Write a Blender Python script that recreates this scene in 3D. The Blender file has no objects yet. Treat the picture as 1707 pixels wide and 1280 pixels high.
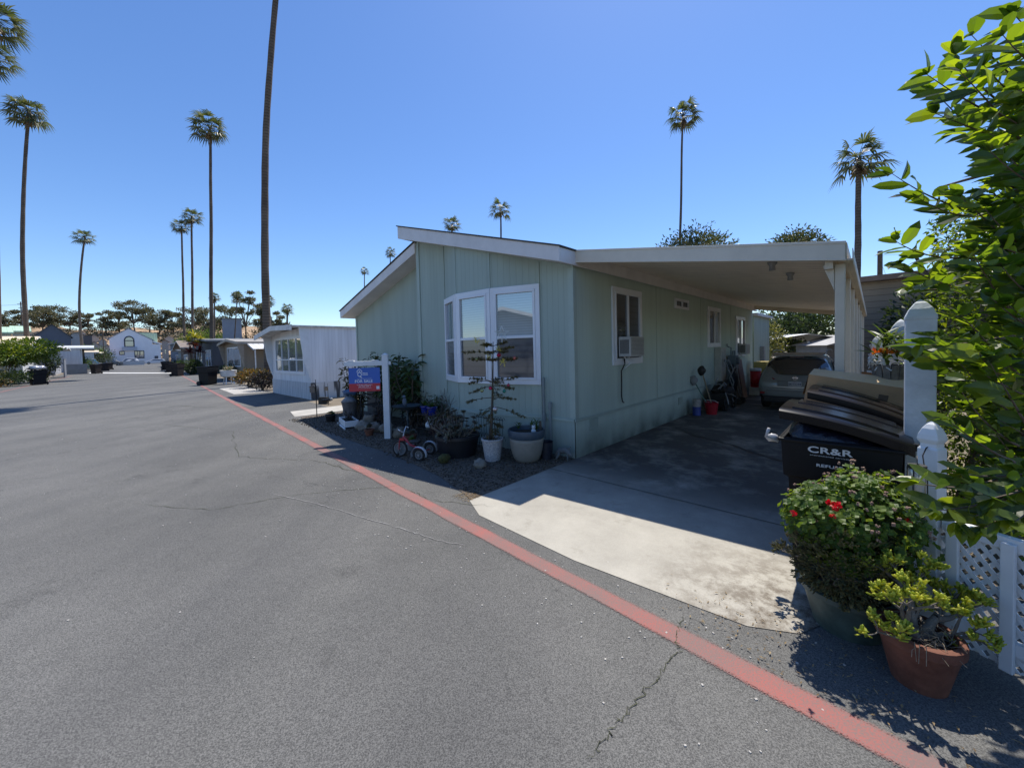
import bpy, bmesh, math, random
from mathutils import Vector, Matrix, noise as mnoise
random.seed(7)
R_=math.radians; PI=math.pi
scene=bpy.context.scene
COL=scene.collection
# ------------------------------------------------------------------ frames
CAMH=1.6
LOT_AZ=R_(43.0); LOT_ROT=-LOT_AZ            # lot frame: +y runs back from the street, +x towards the carport
LOT_O=Vector((0.89,5.55,0))
_ex=Vector((math.cos(LOT_AZ),-math.sin(LOT_AZ),0)); _ey=Vector((math.sin(LOT_AZ),math.cos(LOT_AZ),0))
def W(x,y,z=0.0): return LOT_O+_ex*x+_ey*y+Vector((0,0,z))
ST_AZ=R_(-43.1)
_sx=Vector((math.sin(ST_AZ),math.cos(ST_AZ),0)); _sn=Vector((math.cos(ST_AZ),-math.sin(ST_AZ),0))
def S(a,o,z=0.0): return _sx*a+_sn*o+Vector((0,0,z))   # street frame: along, offset to the right
def toward(px,dep,z=0.0): return Vector(((px-853)/645*dep,dep,z)) # bearing (photo column) and distance
# ------------------------------------------------------------------ materials
MATS={}
def nd(nt,t,**k):
    n=nt.nodes.new(t)
    for a,b in k.items(): setattr(n,a,b)
    return n
def new_mat(name):
    m=bpy.data.materials.new(name); m.use_nodes=True; nt=m.node_tree
    b=nt.nodes['Principled BSDF']; return m,nt,b
def c4(c): return (c[0],c[1],c[2],1)
def mat(name,col,rough=.6,var=.18,scale=6,metal=0,bump=0,bscale=None,spec=.5,col2=None,sheen=0,coat=0,detail=5):
    if name in MATS: return MATS[name]
    m,nt,b=new_mat(name); L=nt.links.new
    tc=nd(nt,'ShaderNodeTexCoord'); nz=nd(nt,'ShaderNodeTexNoise'); nz.inputs['Scale'].default_value=scale; nz.inputs['Detail'].default_value=detail; nz.inputs['Roughness'].default_value=.65
    L(tc.outputs['Object'],nz.inputs['Vector'])
    cr=nd(nt,'ShaderNodeValToRGB'); cr.color_ramp.elements[0].position=.3; cr.color_ramp.elements[1].position=.7
    a=col; bb=col2 if col2 else col
    cr.color_ramp.elements[0].color=c4([x*(1-var) for x in a]); cr.color_ramp.elements[1].color=c4([min(1,x*(1+var)) for x in bb])
    L(nz.outputs['Fac'],cr.inputs['Fac']); L(cr.outputs['Color'],b.inputs['Base Color'])
    b.inputs['Roughness'].default_value=rough; b.inputs['Metallic'].default_value=metal; b.inputs['Specular IOR Level'].default_value=spec
    if coat: b.inputs['Coat Weight'].default_value=coat
    if bump:
        n2=nd(nt,'ShaderNodeTexNoise'); n2.inputs['Scale'].default_value=bscale or scale*6; n2.inputs['Detail'].default_value=6; L(tc.outputs['Object'],n2.inputs['Vector'])
        bp=nd(nt,'ShaderNodeBump'); bp.inputs['Strength'].default_value=min(1,bump); bp.inputs['Distance'].default_value=.02; L(n2.outputs['Fac'],bp.inputs['Height']); L(bp.outputs['Normal'],b.inputs['Normal'])
    MATS[name]=m; return m
def grooved(name,col,axis,pitch,width=.06,depth=.006,rough=.7,var=.12,dark=.55,stain=0,spec=.25):
    """board or rib pattern running across one object axis"""
    if name in MATS: return MATS[name]
    m,nt,b=new_mat(name); L=nt.links.new
    tc=nd(nt,'ShaderNodeTexCoord'); sp=nd(nt,'ShaderNodeSeparateXYZ'); L(tc.outputs['Object'],sp.inputs[0])
    mu=nd(nt,'ShaderNodeMath',operation='DIVIDE'); mu.inputs[1].default_value=pitch; L(sp.outputs[axis],mu.inputs[0])
    fr=nd(nt,'ShaderNodeMath',operation='FRACT'); L(mu.outputs[0],fr.inputs[0])
    ab=nd(nt,'ShaderNodeMath',operation='SUBTRACT'); L(fr.outputs[0],ab.inputs[0]); ab.inputs[1].default_value=.5
    ab2=nd(nt,'ShaderNodeMath',operation='ABSOLUTE'); L(ab.outputs[0],ab2.inputs[0])
    mr=nd(nt,'ShaderNodeMapRange',interpolation_type='SMOOTHSTEP'); mr.inputs['From Min'].default_value=0; mr.inputs['From Max'].default_value=width; L(ab2.outputs[0],mr.inputs['Value'])
    nz=nd(nt,'ShaderNodeTexNoise'); nz.inputs['Scale'].default_value=1.3; nz.inputs['Detail'].default_value=7
    mp=nd(nt,'ShaderNodeMapping'); L(tc.outputs['Object'],mp.inputs[0])
    mp.inputs['Scale'].default_value=(3,3,.35) if axis!=2 else (1,1,1)
    L(mp.outputs[0],nz.inputs['Vector'])
    cr=nd(nt,'ShaderNodeValToRGB'); cr.color_ramp.elements[0].position=.3; cr.color_ramp.elements[1].position=.72
    cr.color_ramp.elements[0].color=c4([x*(1-var) for x in col]); cr.color_ramp.elements[1].color=c4([x*(1+var) for x in col]); L(nz.outputs['Fac'],cr.inputs['Fac'])
    mx=nd(nt,'ShaderNodeMix',data_type='RGBA',blend_type='MULTIPLY'); mx.inputs[0].default_value=1
    L(cr.outputs['Color'],mx.inputs[6]); 
    g=nd(nt,'ShaderNodeMapRange'); g.inputs['To Min'].default_value=dark; g.inputs['To Max'].default_value=1; L(mr.outputs[0],g.inputs['Value'])
    L(g.outputs[0],mx.inputs[7]); out=mx.outputs[2]
    if stain:   # grime rising from the ground
        sr=nd(nt,'ShaderNodeMapRange'); sr.inputs['From Min'].default_value=.45; sr.inputs['From Max'].default_value=0; L(sp.outputs[2],sr.inputs['Value'])
        n3=nd(nt,'ShaderNodeTexNoise'); n3.inputs['Scale'].default_value=2.2; n3.inputs['Detail'].default_value=6; L(tc.outputs['Object'],n3.inputs['Vector'])
        mm=nd(nt,'ShaderNodeMath',operation='MULTIPLY'); L(sr.outputs[0],mm.inputs[0]); L(n3.outputs['Fac'],mm.inputs[1])
        mm2=nd(nt,'ShaderNodeMath',operation='MULTIPLY'); L(mm.outputs[0],mm2.inputs[0]); mm2.inputs[1].default_value=stain
        mx2=nd(nt,'ShaderNodeMix',data_type='RGBA'); L(mm2.outputs[0],mx2.inputs[0]); L(out,mx2.inputs[6]); mx2.inputs[7].default_value=(.03,.028,.022,1); out=mx2.outputs[2]
    L(out,b.inputs['Base Color'])
    bp=nd(nt,'ShaderNodeBump'); bp.inputs['Strength'].default_value=.8; bp.inputs['Distance'].default_value=depth; L(mr.outputs[0],bp.inputs['Height']); L(bp.outputs['Normal'],b.inputs['Normal'])
    b.inputs['Roughness'].default_value=rough; b.inputs['Specular IOR Level'].default_value=spec
    MATS[name]=m; return m
def leafmat(name,cols,rough=.45,trans=.45,spec=.4,tcol=None,vein=False):
    """leaves: colour picked per leaf, light passes through"""
    if name in MATS: return MATS[name]
    m,nt,b=new_mat(name); L=nt.links.new
    ge=nd(nt,'ShaderNodeNewGeometry'); cr=nd(nt,'ShaderNodeValToRGB')
    els=cr.color_ramp.elements
    while len(els)<len(cols): els.new(.5)
    for i,c in enumerate(cols): els[i].position=i/(len(cols)-1); els[i].color=c4(c)
    L(ge.outputs['Random Per Island'],cr.inputs['Fac']); L(cr.outputs['Color'],b.inputs['Base Color'])
    b.inputs['Roughness'].default_value=rough; b.inputs['Specular IOR Level'].default_value=spec
    tr=nd(nt,'ShaderNodeBsdfTranslucent')
    mx=nd(nt,'ShaderNodeMix',data_type='RGBA',blend_type='MULTIPLY'); mx.inputs[0].default_value=1; L(cr.outputs['Color'],mx.inputs[6]); mx.inputs[7].default_value=c4(tcol or (2.6,2.2,.7)); L(mx.outputs[2],tr.inputs['Color'])
    ms=nd(nt,'ShaderNodeMixShader'); ms.inputs[0].default_value=trans; L(b.outputs[0],ms.inputs[1]); L(tr.outputs[0],ms.inputs[2])
    L(ms.outputs[0],nt.nodes['Material Output'].inputs['Surface'])
    MATS[name]=m; return m
def glassmat(name,col,refl=.3,rough=.02,stripes=0):
    if name in MATS: return MATS[name]
    m,nt,b=new_mat(name); L=nt.links.new
    b.inputs['Base Color'].default_value=c4(col); b.inputs['Roughness'].default_value=.6
    if stripes:
        tc=nd(nt,'ShaderNodeTexCoord'); sp=nd(nt,'ShaderNodeSeparateXYZ'); L(tc.outputs['Object'],sp.inputs[0])
        mu=nd(nt,'ShaderNodeMath',operation='DIVIDE'); mu.inputs[1].default_value=stripes; L(sp.outputs[2],mu.inputs[0]); fr=nd(nt,'ShaderNodeMath',operation='FRACT'); L(mu.outputs[0],fr.inputs[0])
        cr=nd(nt,'ShaderNodeValToRGB'); cr.color_ramp.elements[0].color=c4([x*.6 for x in col]); cr.color_ramp.elements[1].color=c4(col); cr.color_ramp.elements[1].position=.35; L(fr.outputs[0],cr.inputs[0]); L(cr.outputs[0],b.inputs['Base Color'])
    g=nd(nt,'ShaderNodeBsdfGlossy'); g.inputs['Roughness'].default_value=rough; g.inputs['Color'].default_value=(.9,.95,1,1)
    lw=nd(nt,'ShaderNodeLayerWeight'); lw.inputs[0].default_value=.35
    mr=nd(nt,'ShaderNodeMapRange'); mr.inputs['To Min'].default_value=refl; mr.inputs['To Max'].default_value=1; L(lw.outputs['Fresnel'],mr.inputs['Value'])
    ms=nd(nt,'ShaderNodeMixShader'); L(mr.outputs[0],ms.inputs[0]); L(b.outputs[0],ms.inputs[1]); L(g.outputs[0],ms.inputs[2]); L(ms.outputs[0],nt.nodes['Material Output'].inputs['Surface'])
    MATS[name]=m; return m
# ------------------------------------------------------------------ mesh builder
class MB:
    def __init__(s): s.v=[]; s.f=[]; s.mi=[]; s.cm=0
    def add(s,vs,fs):
        o=len(s.v); s.v+= [Vector(v) for v in vs]; s.f+=[tuple(i+o for i in f) for f in fs]; s.mi+=[s.cm]*len(fs); return s
    def bx(s,x0,x1,y0,y1,z0,z1):
        vs=[(x0,y0,z0),(x1,y0,z0),(x1,y1,z0),(x0,y1,z0),(x0,y0,z1),(x1,y0,z1),(x1,y1,z1),(x0,y1,z1)]
        return s.add(vs,[(0,3,2,1),(4,5,6,7),(0,1,5,4),(1,2,6,5),(2,3,7,6),(3,0,4,7)])
    def box(s,c,size,rz=0,rot=None):
        M=Matrix.Translation(Vector(c))@(rot.to_4x4() if rot else Matrix.Rotation(rz,4,'Z'))
        a,b,d=[q/2 for q in size]
        vs=[M@Vector(p) for p in ((-a,-b,-d),(a,-b,-d),(a,b,-d),(-a,b,-d),(-a,-b,d),(a,-b,d),(a,b,d),(-a,b,d))]
        return s.add(vs,[(0,3,2,1),(4,5,6,7),(0,1,5,4),(1,2,6,5),(2,3,7,6),(3,0,4,7)])
    def bar(s,p,q,w,h=None,up=(0,0,1)):
        p=Vector(p);q=Vector(q); h=h or w; d=(q-p).normalized(); u=Vector(up)
        if abs(d.dot(u))>.98: u=Vector((0,1,0))
        r=d.cross(u).normalized()*w/2; u2=r.cross(d).normalized()*h/2
        vs=[p-r-u2,p+r-u2,p+r+u2,p-r+u2,q-r-u2,q+r-u2,q+r+u2,q-r+u2]
        return s.add(vs,[(0,1,2,3),(7,6,5,4),(0,4,5,1),(1,5,6,2),(2,6,7,3),(3,7,4,0)])
    def tube(s,pts,rad,n=8,cap=True):
        pts=[Vector(p) for p in pts]; 
        if not hasattr(rad,'__len__'): rad=[rad]*len(pts)
        base=len(s.v); ref=None; N=len(pts)
        for i,p in enumerate(pts):
            d=(pts[min(i+1,N-1)]-pts[max(i-1,0)]); d=d.normalized() if d.length>1e-9 else Vector((0,0,1))
            if ref is None: ref=Vector((1,0,0)) if abs(d.x)<.9 else Vector((0,1,0))
            a=(ref-d*ref.dot(d)).normalized(); ref=a; b=d.cross(a)
            for k in range(n):
                t=2*PI*k/n; s.v.append(p+(a*math.cos(t)+b*math.sin(t))*rad[i])
        for i in range(N-1):
            for k in range(n):
                k2=(k+1)%n; s.f.append((base+i*n+k,base+i*n+k2,base+(i+1)*n+k2,base+(i+1)*n+k)); s.mi.append(s.cm)
        if cap:
            s.f.append(tuple(base+k for k in range(n-1,-1,-1))); s.f.append(tuple(base+(N-1)*n+k for k in range(n))); s.mi+=[s.cm]*2
        return s
    def lathe(s,prof,c=(0,0,0),n=24,sx=1,sy=1,M=None):
        base=len(s.v); c=Vector(c)
        for r,z in prof:
            for k in range(n):
                t=2*PI*k/n; p=Vector((r*math.cos(t)*sx,r*math.sin(t)*sy,z)); s.v.append((M@p if M else p)+c)
        for i in range(len(prof)-1):
            for k in range(n):
                k2=(k+1)%n; s.f.append((base+i*n+k,base+i*n+k2,base+(i+1)*n+k2,base+(i+1)*n+k)); s.mi.append(s.cm)
        if prof[0][0]>1e-4: s.f.append(tuple(base+k for k in range(n-1,-1,-1))); s.mi.append(s.cm)
        if prof[-1][0]>1e-4: s.f.append(tuple(base+(len(prof)-1)*n+k for k in range(n))); s.mi.append(s.cm)
        return s
    def ball(s,c,r,n=10,m=6,jit=0,sc=(1,1,1),seed=0):
        prof=[]; base=len(s.v); c=Vector(c)
        for i in range(m+1):
            a=-PI/2+PI*i/m
            for k in range(n):
                t=2*PI*k/n; d=Vector((math.cos(a)*math.cos(t),math.cos(a)*math.sin(t),math.sin(a)))
                j=1+jit*mnoise.noise(d*2.1+Vector((seed,seed*.7,0))) if jit else 1
                s.v.append(c+Vector((d.x*sc[0],d.y*sc[1],d.z*sc[2]))*r*j)
        for i in range(m):
            for k in range(n):
                k2=(k+1)%n; s.f.append((base+i*n+k,base+i*n+k2,base+(i+1)*n+k2,base+(i+1)*n+k)); s.mi.append(s.cm)
        return s
    def poly(s,pts): return s.add(pts,[tuple(range(len(pts)))])
    def prism(s,pts,h):
        """closed outline (3-D points) extruded by vector h"""
        n=len(pts); h=Vector(h); vs=[Vector(p) for p in pts]+[Vector(p)+h for p in pts]
        return s.add(vs,[tuple(range(n-1,-1,-1)),tuple(range(n,2*n))]+[(i,(i+1)%n,n+(i+1)%n,n+i) for i in range(n)])
    def leaf(s,p,d,up,L,Wd,fold=.25,droop=.25,tip=1.0):
        """pointed leaf folded on its midrib, curved down: 3 stations"""
        p=Vector(p); d=Vector(d).normalized(); up=Vector(up); r=d.cross(up)
        if r.length<1e-3: r=d.cross(Vector((1,0,0)))
        r.normalize(); u=r.cross(d).normalized()
        st=[(0,0),(.16,.66),(.48,1.0),(.78,.78),(1,0)]
        vs=[]; 
        for t,w in st:
            c=p+d*L*t-u*L*droop*t*t
            if w==0: vs.append(c)
            else: vs+= [c-r*Wd*w/2+u*Wd*w*fold,c,c+r*Wd*w/2+u*Wd*w*fold]
        f=[(0,1,2),(0,2,3),(1,4,5,2),(2,5,6,3),(4,7,8,5),(5,8,9,6),(7,10,8),(8,10,9)]
        return s.add(vs,f)
    def leaf2(s,p,d,up,L,Wd,droop=.1,fold=.15):
        """cheap leaf: two folded triangles pairs (diamond)"""
        p=Vector(p); d=Vector(d).normalized(); r=d.cross(Vector(up))
        if r.length<1e-3: r=d.cross(Vector((1,0,0)))
        r.normalize(); u=r.cross(d).normalized()
        m=p+d*L*.5
        return s.add([p,m-r*Wd/2+u*Wd*fold,m+r*Wd/2+u*Wd*fold,p+d*L-u*L*droop],[(0,1,3),(0,3,2)])
    def build(s,name,mats,parent=None,smooth=False,bevel=0,world=False,label=None,kind=None,auto=None):
        me=bpy.data.meshes.new(name)
        vs=s.v
        if world and parent is not None: inv=Matrix.LocRotScale(parent.location,parent.rotation_euler,parent.scale).inverted(); vs=[inv@v for v in vs]
        me.from_pydata([tuple(v) for v in vs],[],s.f)
        if not isinstance(mats,(list,tuple)): mats=[mats]
        for m in mats: me.materials.append(m)
        if len(mats)>1: me.polygons.foreach_set('material_index',s.mi)
        me.validate(); me.update()
        if smooth:
            me.shade_smooth() if hasattr(me,'shade_smooth') else None
            if auto is not None and hasattr(me,'set_sharp_from_angle'): me.set_sharp_from_angle(angle=R_(auto))
        o=bpy.data.objects.new(name,me); COL.objects.link(o)
        if parent is not None: o.parent=parent
        if bevel:
            b=o.modifiers.new('bevel','BEVEL'); b.width=bevel; b.segments=2; b.limit_method='ANGLE'; b.angle_limit=R_(50)
        if label: o['label']=label
        if kind: o['kind']=kind
        return o
def thing(name,loc,label,cat,rz=0,group=None):
    o=bpy.data.objects.new(name,None); COL.objects.link(o); o.empty_display_size=.2
    o.location=loc; o.rotation_euler=(0,0,rz); o['label']=label; o['category']=cat
    if group: o['group']=group
    return o
def tag(o,label,cat,group=None,kind=None):
    o['label']=label; o['category']=cat
    if group: o['group']=group
    if kind: o['kind']=kind
    return o
def struct(o): o['kind']='structure'; return o
def text_mesh(name,body,size,M,material,parent,extrude=.001,align='CENTER',spacing=1.0,bold=0):
    """lettering: flat glyph mesh laid out in the plane given by matrix M (x right, y up, z out)"""
    cu=bpy.data.curves.new(name,'FONT'); cu.body=body; cu.size=size; cu.align_x=align; cu.align_y='CENTER'; cu.extrude=extrude; cu.space_character=spacing; cu.offset=bold
    t=bpy.data.objects.new(name,cu); COL.objects.link(t)
    dg=bpy.context.evaluated_depsgraph_get(); me=bpy.data.meshes.new_from_object(t.evaluated_get(dg))
    bpy.data.objects.remove(t); me.transform(M); me.materials.clear(); me.materials.append(material)
    o=bpy.data.objects.new(name,me); COL.objects.link(o); o.parent=parent; return o
def plane_m(o,xd,yd):
    xd=Vector(xd).normalized(); yd=Vector(yd).normalized(); zd=xd.cross(yd)
    M=Matrix((xd,yd,zd)).transposed().to_4x4(); M.translation=Vector(o); return M
def rnd(a,b): return random.uniform(a,b)
def rdir():
    z=rnd(-1,1); t=rnd(0,2*PI); r=math.sqrt(1-z*z); return Vector((r*math.cos(t),r*math.sin(t),z))
# ------------------------------------------------------------------ camera, light, world
cd=bpy.data.cameras.new('camera'); cam=bpy.data.objects.new('camera',cd); COL.objects.link(cam); scene.camera=cam
cd.sensor_width=36; cd.sensor_fit='HORIZONTAL'; cd.lens=645/1707*36; cd.clip_end=3000; cd.clip_start=.05
cd.shift_x=0.0; cd.shift_y=-(640-604)/1707*1.0
P_=R_(1.86); Rr=R_(1.4)
fv=Vector((0,math.cos(P_),-math.sin(P_))); r0=Vector((1,0,0)); u0=Vector((0,math.sin(P_),math.cos(P_)))
rv=r0*math.cos(Rr)-u0*math.sin(Rr); uv=u0*math.cos(Rr)+r0*math.sin(Rr)
cm=Matrix((rv,uv,-fv)).transposed().to_4x4(); cm.translation=Vector((0,0,CAMH)); cam.matrix_world=cm
SUN=Vector((.21,.423,1)).normalized()
ld=bpy.data.lights.new('sun','SUN'); ld.energy=5.9; ld.angle=R_(.5); ld.color=(1,.94,.84)
sun=bpy.data.objects.new('sun',ld); COL.objects.link(sun); sun.rotation_euler=SUN.to_track_quat('Z','Y').to_euler(); sun.location=(10,20,60)
wd=bpy.data.worlds.new('World'); scene.world=wd; wd.use_nodes=True; nt=wd.node_tree
sk=nd(nt,'ShaderNodeTexSky',sky_type='NISHITA'); sk.sun_disc=False; sk.sun_elevation=math.asin(SUN.z); sk.sun_rotation=math.atan2(SUN.x,SUN.y)
sk.air_density=1.0; sk.dust_density=.25; sk.ozone_density=5.0; sk.altitude=20
hs=nd(nt,'ShaderNodeHueSaturation'); hs.inputs['Saturation'].default_value=1.14; hs.inputs['Value'].default_value=1.33; hs.inputs['Hue'].default_value=.506
nt.links.new(sk.outputs[0],hs.inputs['Color']); nt.links.new(hs.outputs[0],nt.nodes['Background'].inputs['Color']); nt.nodes['Background'].inputs['Strength'].default_value=.133
scene.view_settings.view_transform='Standard'; scene.view_settings.look='None'; scene.view_settings.exposure=0
try:
    scene.cycles.max_bounces=6; scene.cycles.diffuse_bounces=3; scene.cycles.glossy_bounces=3; scene.cycles.transparent_max_bounces=8; scene.cycles.caustics_reflective=False; scene.cycles.caustics_refractive=False
except Exception: pass
# common materials
m_white=mat('white_paint',(.72,.74,.76),.5,.08,3)
m_whitedirty=mat('weathered_white_paint',(.62,.62,.6),.6,.2,4,bump=.15)
m_cream=mat('cream_aluminium',(.66,.6,.5),.5,.1,2)
m_black=mat('black_plastic',(.012,.012,.013),.42,.3,6)
m_iron=mat('wrought_iron',(.012,.012,.014),.55,.3,20)
m_grey=mat('grey_metal',(.25,.26,.27),.45,.2,8)
m_trunk=mat('bark',(.13,.10,.075),.9,.35,8,bump=.8,bscale=30)
m_green_lit=leafmat('garden_leaves',[(.03,.06,.018),(.06,.11,.03),(.10,.16,.04)],trans=.4)
m_dark_leaf=leafmat('dark_leaves',[(.012,.025,.012),(.025,.045,.018),(.04,.07,.03)],trans=.3)
# ================================================================== SETTING
def asphalt():
    m,nt,b=new_mat('asphalt'); L=nt.links.new
    tc=nd(nt,'ShaderNodeTexCoord'); O=tc.outputs['Object']
    def noise(sc,det=4,ro=.6):
        n=nd(nt,'ShaderNodeTexNoise'); n.inputs['Scale'].default_value=sc; n.inputs['Detail'].default_value=det; n.inputs['Roughness'].default_value=ro; L(O,n.inputs['Vector']); return n
    big=noise(.35,6,.7); cr=nd(nt,'ShaderNodeValToRGB'); cr.color_ramp.elements[0].position=.28; cr.color_ramp.elements[1].position=.75
    cr.color_ramp.elements[0].color=(.083,.084,.083,1); cr.color_ramp.elements[1].color=(.146,.146,.142,1); L(big.outputs['Fac'],cr.inputs[0])
    sp=noise(165,2,.8); c2=nd(nt,'ShaderNodeValToRGB'); c2.color_ramp.elements[0].position=.36; c2.color_ramp.elements[1].position=.66; c2.color_ramp.elements[0].color=(.40,.40,.40,1); c2.color_ramp.elements[1].color=(1.8,1.77,1.72,1); L(sp.outputs['Fac'],c2.inputs[0])
    mx=nd(nt,'ShaderNodeMix',data_type='RGBA',blend_type='MULTIPLY'); mx.inputs[0].default_value=.8; L(cr.outputs[0],mx.inputs[6]); L(c2.outputs[0],mx.inputs[7])
    mpL=nd(nt,'ShaderNodeMapping'); mpL.inputs['Rotation'].default_value=(0,0,ST_AZ); mpL.inputs['Scale'].default_value=(.9,.05,1); L(O,mpL.inputs[0])
    ln=nd(nt,'ShaderNodeTexNoise'); ln.inputs['Scale'].default_value=1; ln.inputs['Detail'].default_value=5; L(mpL.outputs[0],ln.inputs['Vector'])
    lr=nd(nt,'ShaderNodeValToRGB'); lr.color_ramp.elements[0].position=.35; lr.color_ramp.elements[1].position=.65; lr.color_ramp.elements[0].color=(.88,.88,.89,1); lr.color_ramp.elements[1].color=(1.14,1.13,1.11,1); L(ln.outputs['Fac'],lr.inputs[0])
    mxL=nd(nt,'ShaderNodeMix',data_type='RGBA',blend_type='MULTIPLY'); mxL.inputs[0].default_value=1; L(mx.outputs[2],mxL.inputs[6]); L(lr.outputs[0],mxL.inputs[7]); mx=mxL
    # pale stones
    vo=nd(nt,'ShaderNodeTexVoronoi'); vo.inputs['Scale'].default_value=34; L(O,vo.inputs['Vector'])
    vr=nd(nt,'ShaderNodeMapRange'); vr.inputs['From Min'].default_value=.07; vr.inputs['From Max'].default_value=.03; L(vo.outputs['Distance'],vr.inputs['Value'])
    spn=noise(3,2); sm=nd(nt,'ShaderNodeMapRange'); sm.inputs['From Min'].default_value=.42; sm.inputs['From Max'].default_value=.6; L(spn.outputs['Fac'],sm.inputs['Value'])
    mm=nd(nt,'ShaderNodeMath',operation='MULTIPLY'); L(vr.outputs[0],mm.inputs[0]); L(sm.outputs[0],mm.inputs[1])
    m2=nd(nt,'ShaderNodeMix',data_type='RGBA'); L(mm.outputs[0],m2.inputs[0]); L(mx.outputs[2],m2.inputs[6]); m2.inputs[7].default_value=(.26,.25,.24,1)
    # stains
    st=noise(1.3,9,.78); sr=nd(nt,'ShaderNodeValToRGB'); sr.color_ramp.elements[0].position=.57; sr.color_ramp.elements[1].position=.70; sr.color_ramp.elements[0].color=(1,1,1,1); sr.color_ramp.elements[1].color=(.62,.62,.62,1); L(st.outputs['Fac'],sr.inputs[0])
    m3=nd(nt,'ShaderNodeMix',data_type='RGBA',blend_type='MULTIPLY'); m3.inputs[0].default_value=1; L(m2.outputs[2],m3.inputs[6]); L(sr.outputs[0],m3.inputs[7])
    # hairline cracks, warped voronoi edges
    wn=noise(1.7,5,.7); wa=nd(nt,'ShaderNodeMix',data_type='RGBA',blend_type='LINEAR_LIGHT'); wa.inputs[0].default_value=.55; L(O,wa.inputs[6]); L(wn.outputs['Color'],wa.inputs[7])
    ve=nd(nt,'ShaderNodeTexVoronoi',feature='DISTANCE_TO_EDGE'); ve.inputs['Scale'].default_value=.33; L(wa.outputs[2],ve.inputs['Vector'])
    er=nd(nt,'ShaderNodeMapRange'); er.inputs['From Min'].default_value=.0035; er.inputs['From Max'].default_value=0; L(ve.outputs['Distance'],er.inputs['Value'])
    cmn=noise(.5,3); cmr=nd(nt,'ShaderNodeMapRange'); cmr.inputs['From Min'].default_value=.48; cmr.inputs['From Max'].default_value=.6; L(cmn.outputs['Fac'],cmr.inputs['Value'])
    em=nd(nt,'ShaderNodeMath',operation='MULTIPLY'); L(er.outputs[0],em.inputs[0]); L(cmr.outputs[0],em.inputs[1])
    m4=nd(nt,'ShaderNodeMix',data_type='RGBA'); L(em.outputs[0],m4.inputs[0]); L(m3.outputs[2],m4.inputs[6]); m4.inputs[7].default_value=(.035,.035,.035,1)
    L(m4.outputs[2],b.inputs['Base Color']); b.inputs['Roughness'].default_value=.85; b.inputs['Specular IOR Level'].default_value=.3
    bp=nd(nt,'ShaderNodeBump'); bp.inputs['Strength'].default_value=.5; bp.inputs['Distance'].default_value=.006; L(sp.outputs['Fac'],bp.inputs['Height']); L(bp.outputs['Normal'],b.inputs['Normal'])
    return m
def redpaint():
    m,nt,b=new_mat('worn_red_paint'); L=nt.links.new
    tc=nd(nt,'ShaderNodeTexCoord'); O=tc.outputs['Object']
    n=nd(nt,'ShaderNodeTexNoise'); n.inputs['Scale'].default_value=110; n.inputs['Detail'].default_value=4; n.inputs['Roughness'].default_value=.85; L(O,n.inputs[0])
    n2=nd(nt,'ShaderNodeTexNoise'); n2.inputs['Scale'].default_value=2.3; n2.inputs['Detail'].default_value=5; L(O,n2.inputs[0])
    ad=nd(nt,'ShaderNodeMath',operation='MULTIPLY_ADD'); ad.inputs[1].default_value=.55; L(n2.outputs['Fac'],ad.inputs[0]); L(n.outputs['Fac'],ad.inputs[2])
    cr=nd(nt,'ShaderNodeValToRGB'); e=cr.color_ramp.elements; e[0].position=.64; e[0].color=(.35,.095,.08,1); e[1].position=.84; e[1].color=(.18,.12,.11,1); L(ad.outputs[0],cr.inputs[0])
    L(cr.outputs[0],b.inputs['Base Color']); b.inputs['Roughness'].default_value=.75
    # worn through at the edges: alpha holes show the asphalt
    at=nd(nt,'ShaderNodeAttribute'); at.attribute_name='edge'
    a2=nd(nt,'ShaderNodeMath',operation='ADD'); L(at.outputs['Fac'],a2.inputs[0]); 
    s=nd(nt,'ShaderNodeMath',operation='SUBTRACT'); s.inputs[1].default_value=.5; L(n.outputs['Fac'],s.inputs[0])
    s2=nd(nt,'ShaderNodeMath',operation='MULTIPLY'); s2.inputs[1].default_value=2.6; L(s.outputs[0],s2.inputs[0]); L(s2.outputs[0],a2.inputs[1])
    mr=nd(nt,'ShaderNodeMapRange'); mr.inputs['From Min'].default_value=.28; mr.inputs['From Max'].default_value=.55; L(a2.outputs[0],mr.inputs['Value']); L(mr.outputs[0],b.inputs['Alpha'])
    bp=nd(nt,'ShaderNodeBump'); bp.inputs['Strength'].default_value=.4; bp.inputs['Distance'].default_value=.005; L(n.outputs['Fac'],bp.inputs['Height']); L(bp.outputs['Normal'],b.inputs['Normal'])
    return m
m_asph=asphalt(); m_red=redpaint()
m_soil=mat('dry_soil',(.16,.13,.095),.95,.35,.4,col2=(.2,.165,.12),bump=.5,bscale=6)
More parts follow.
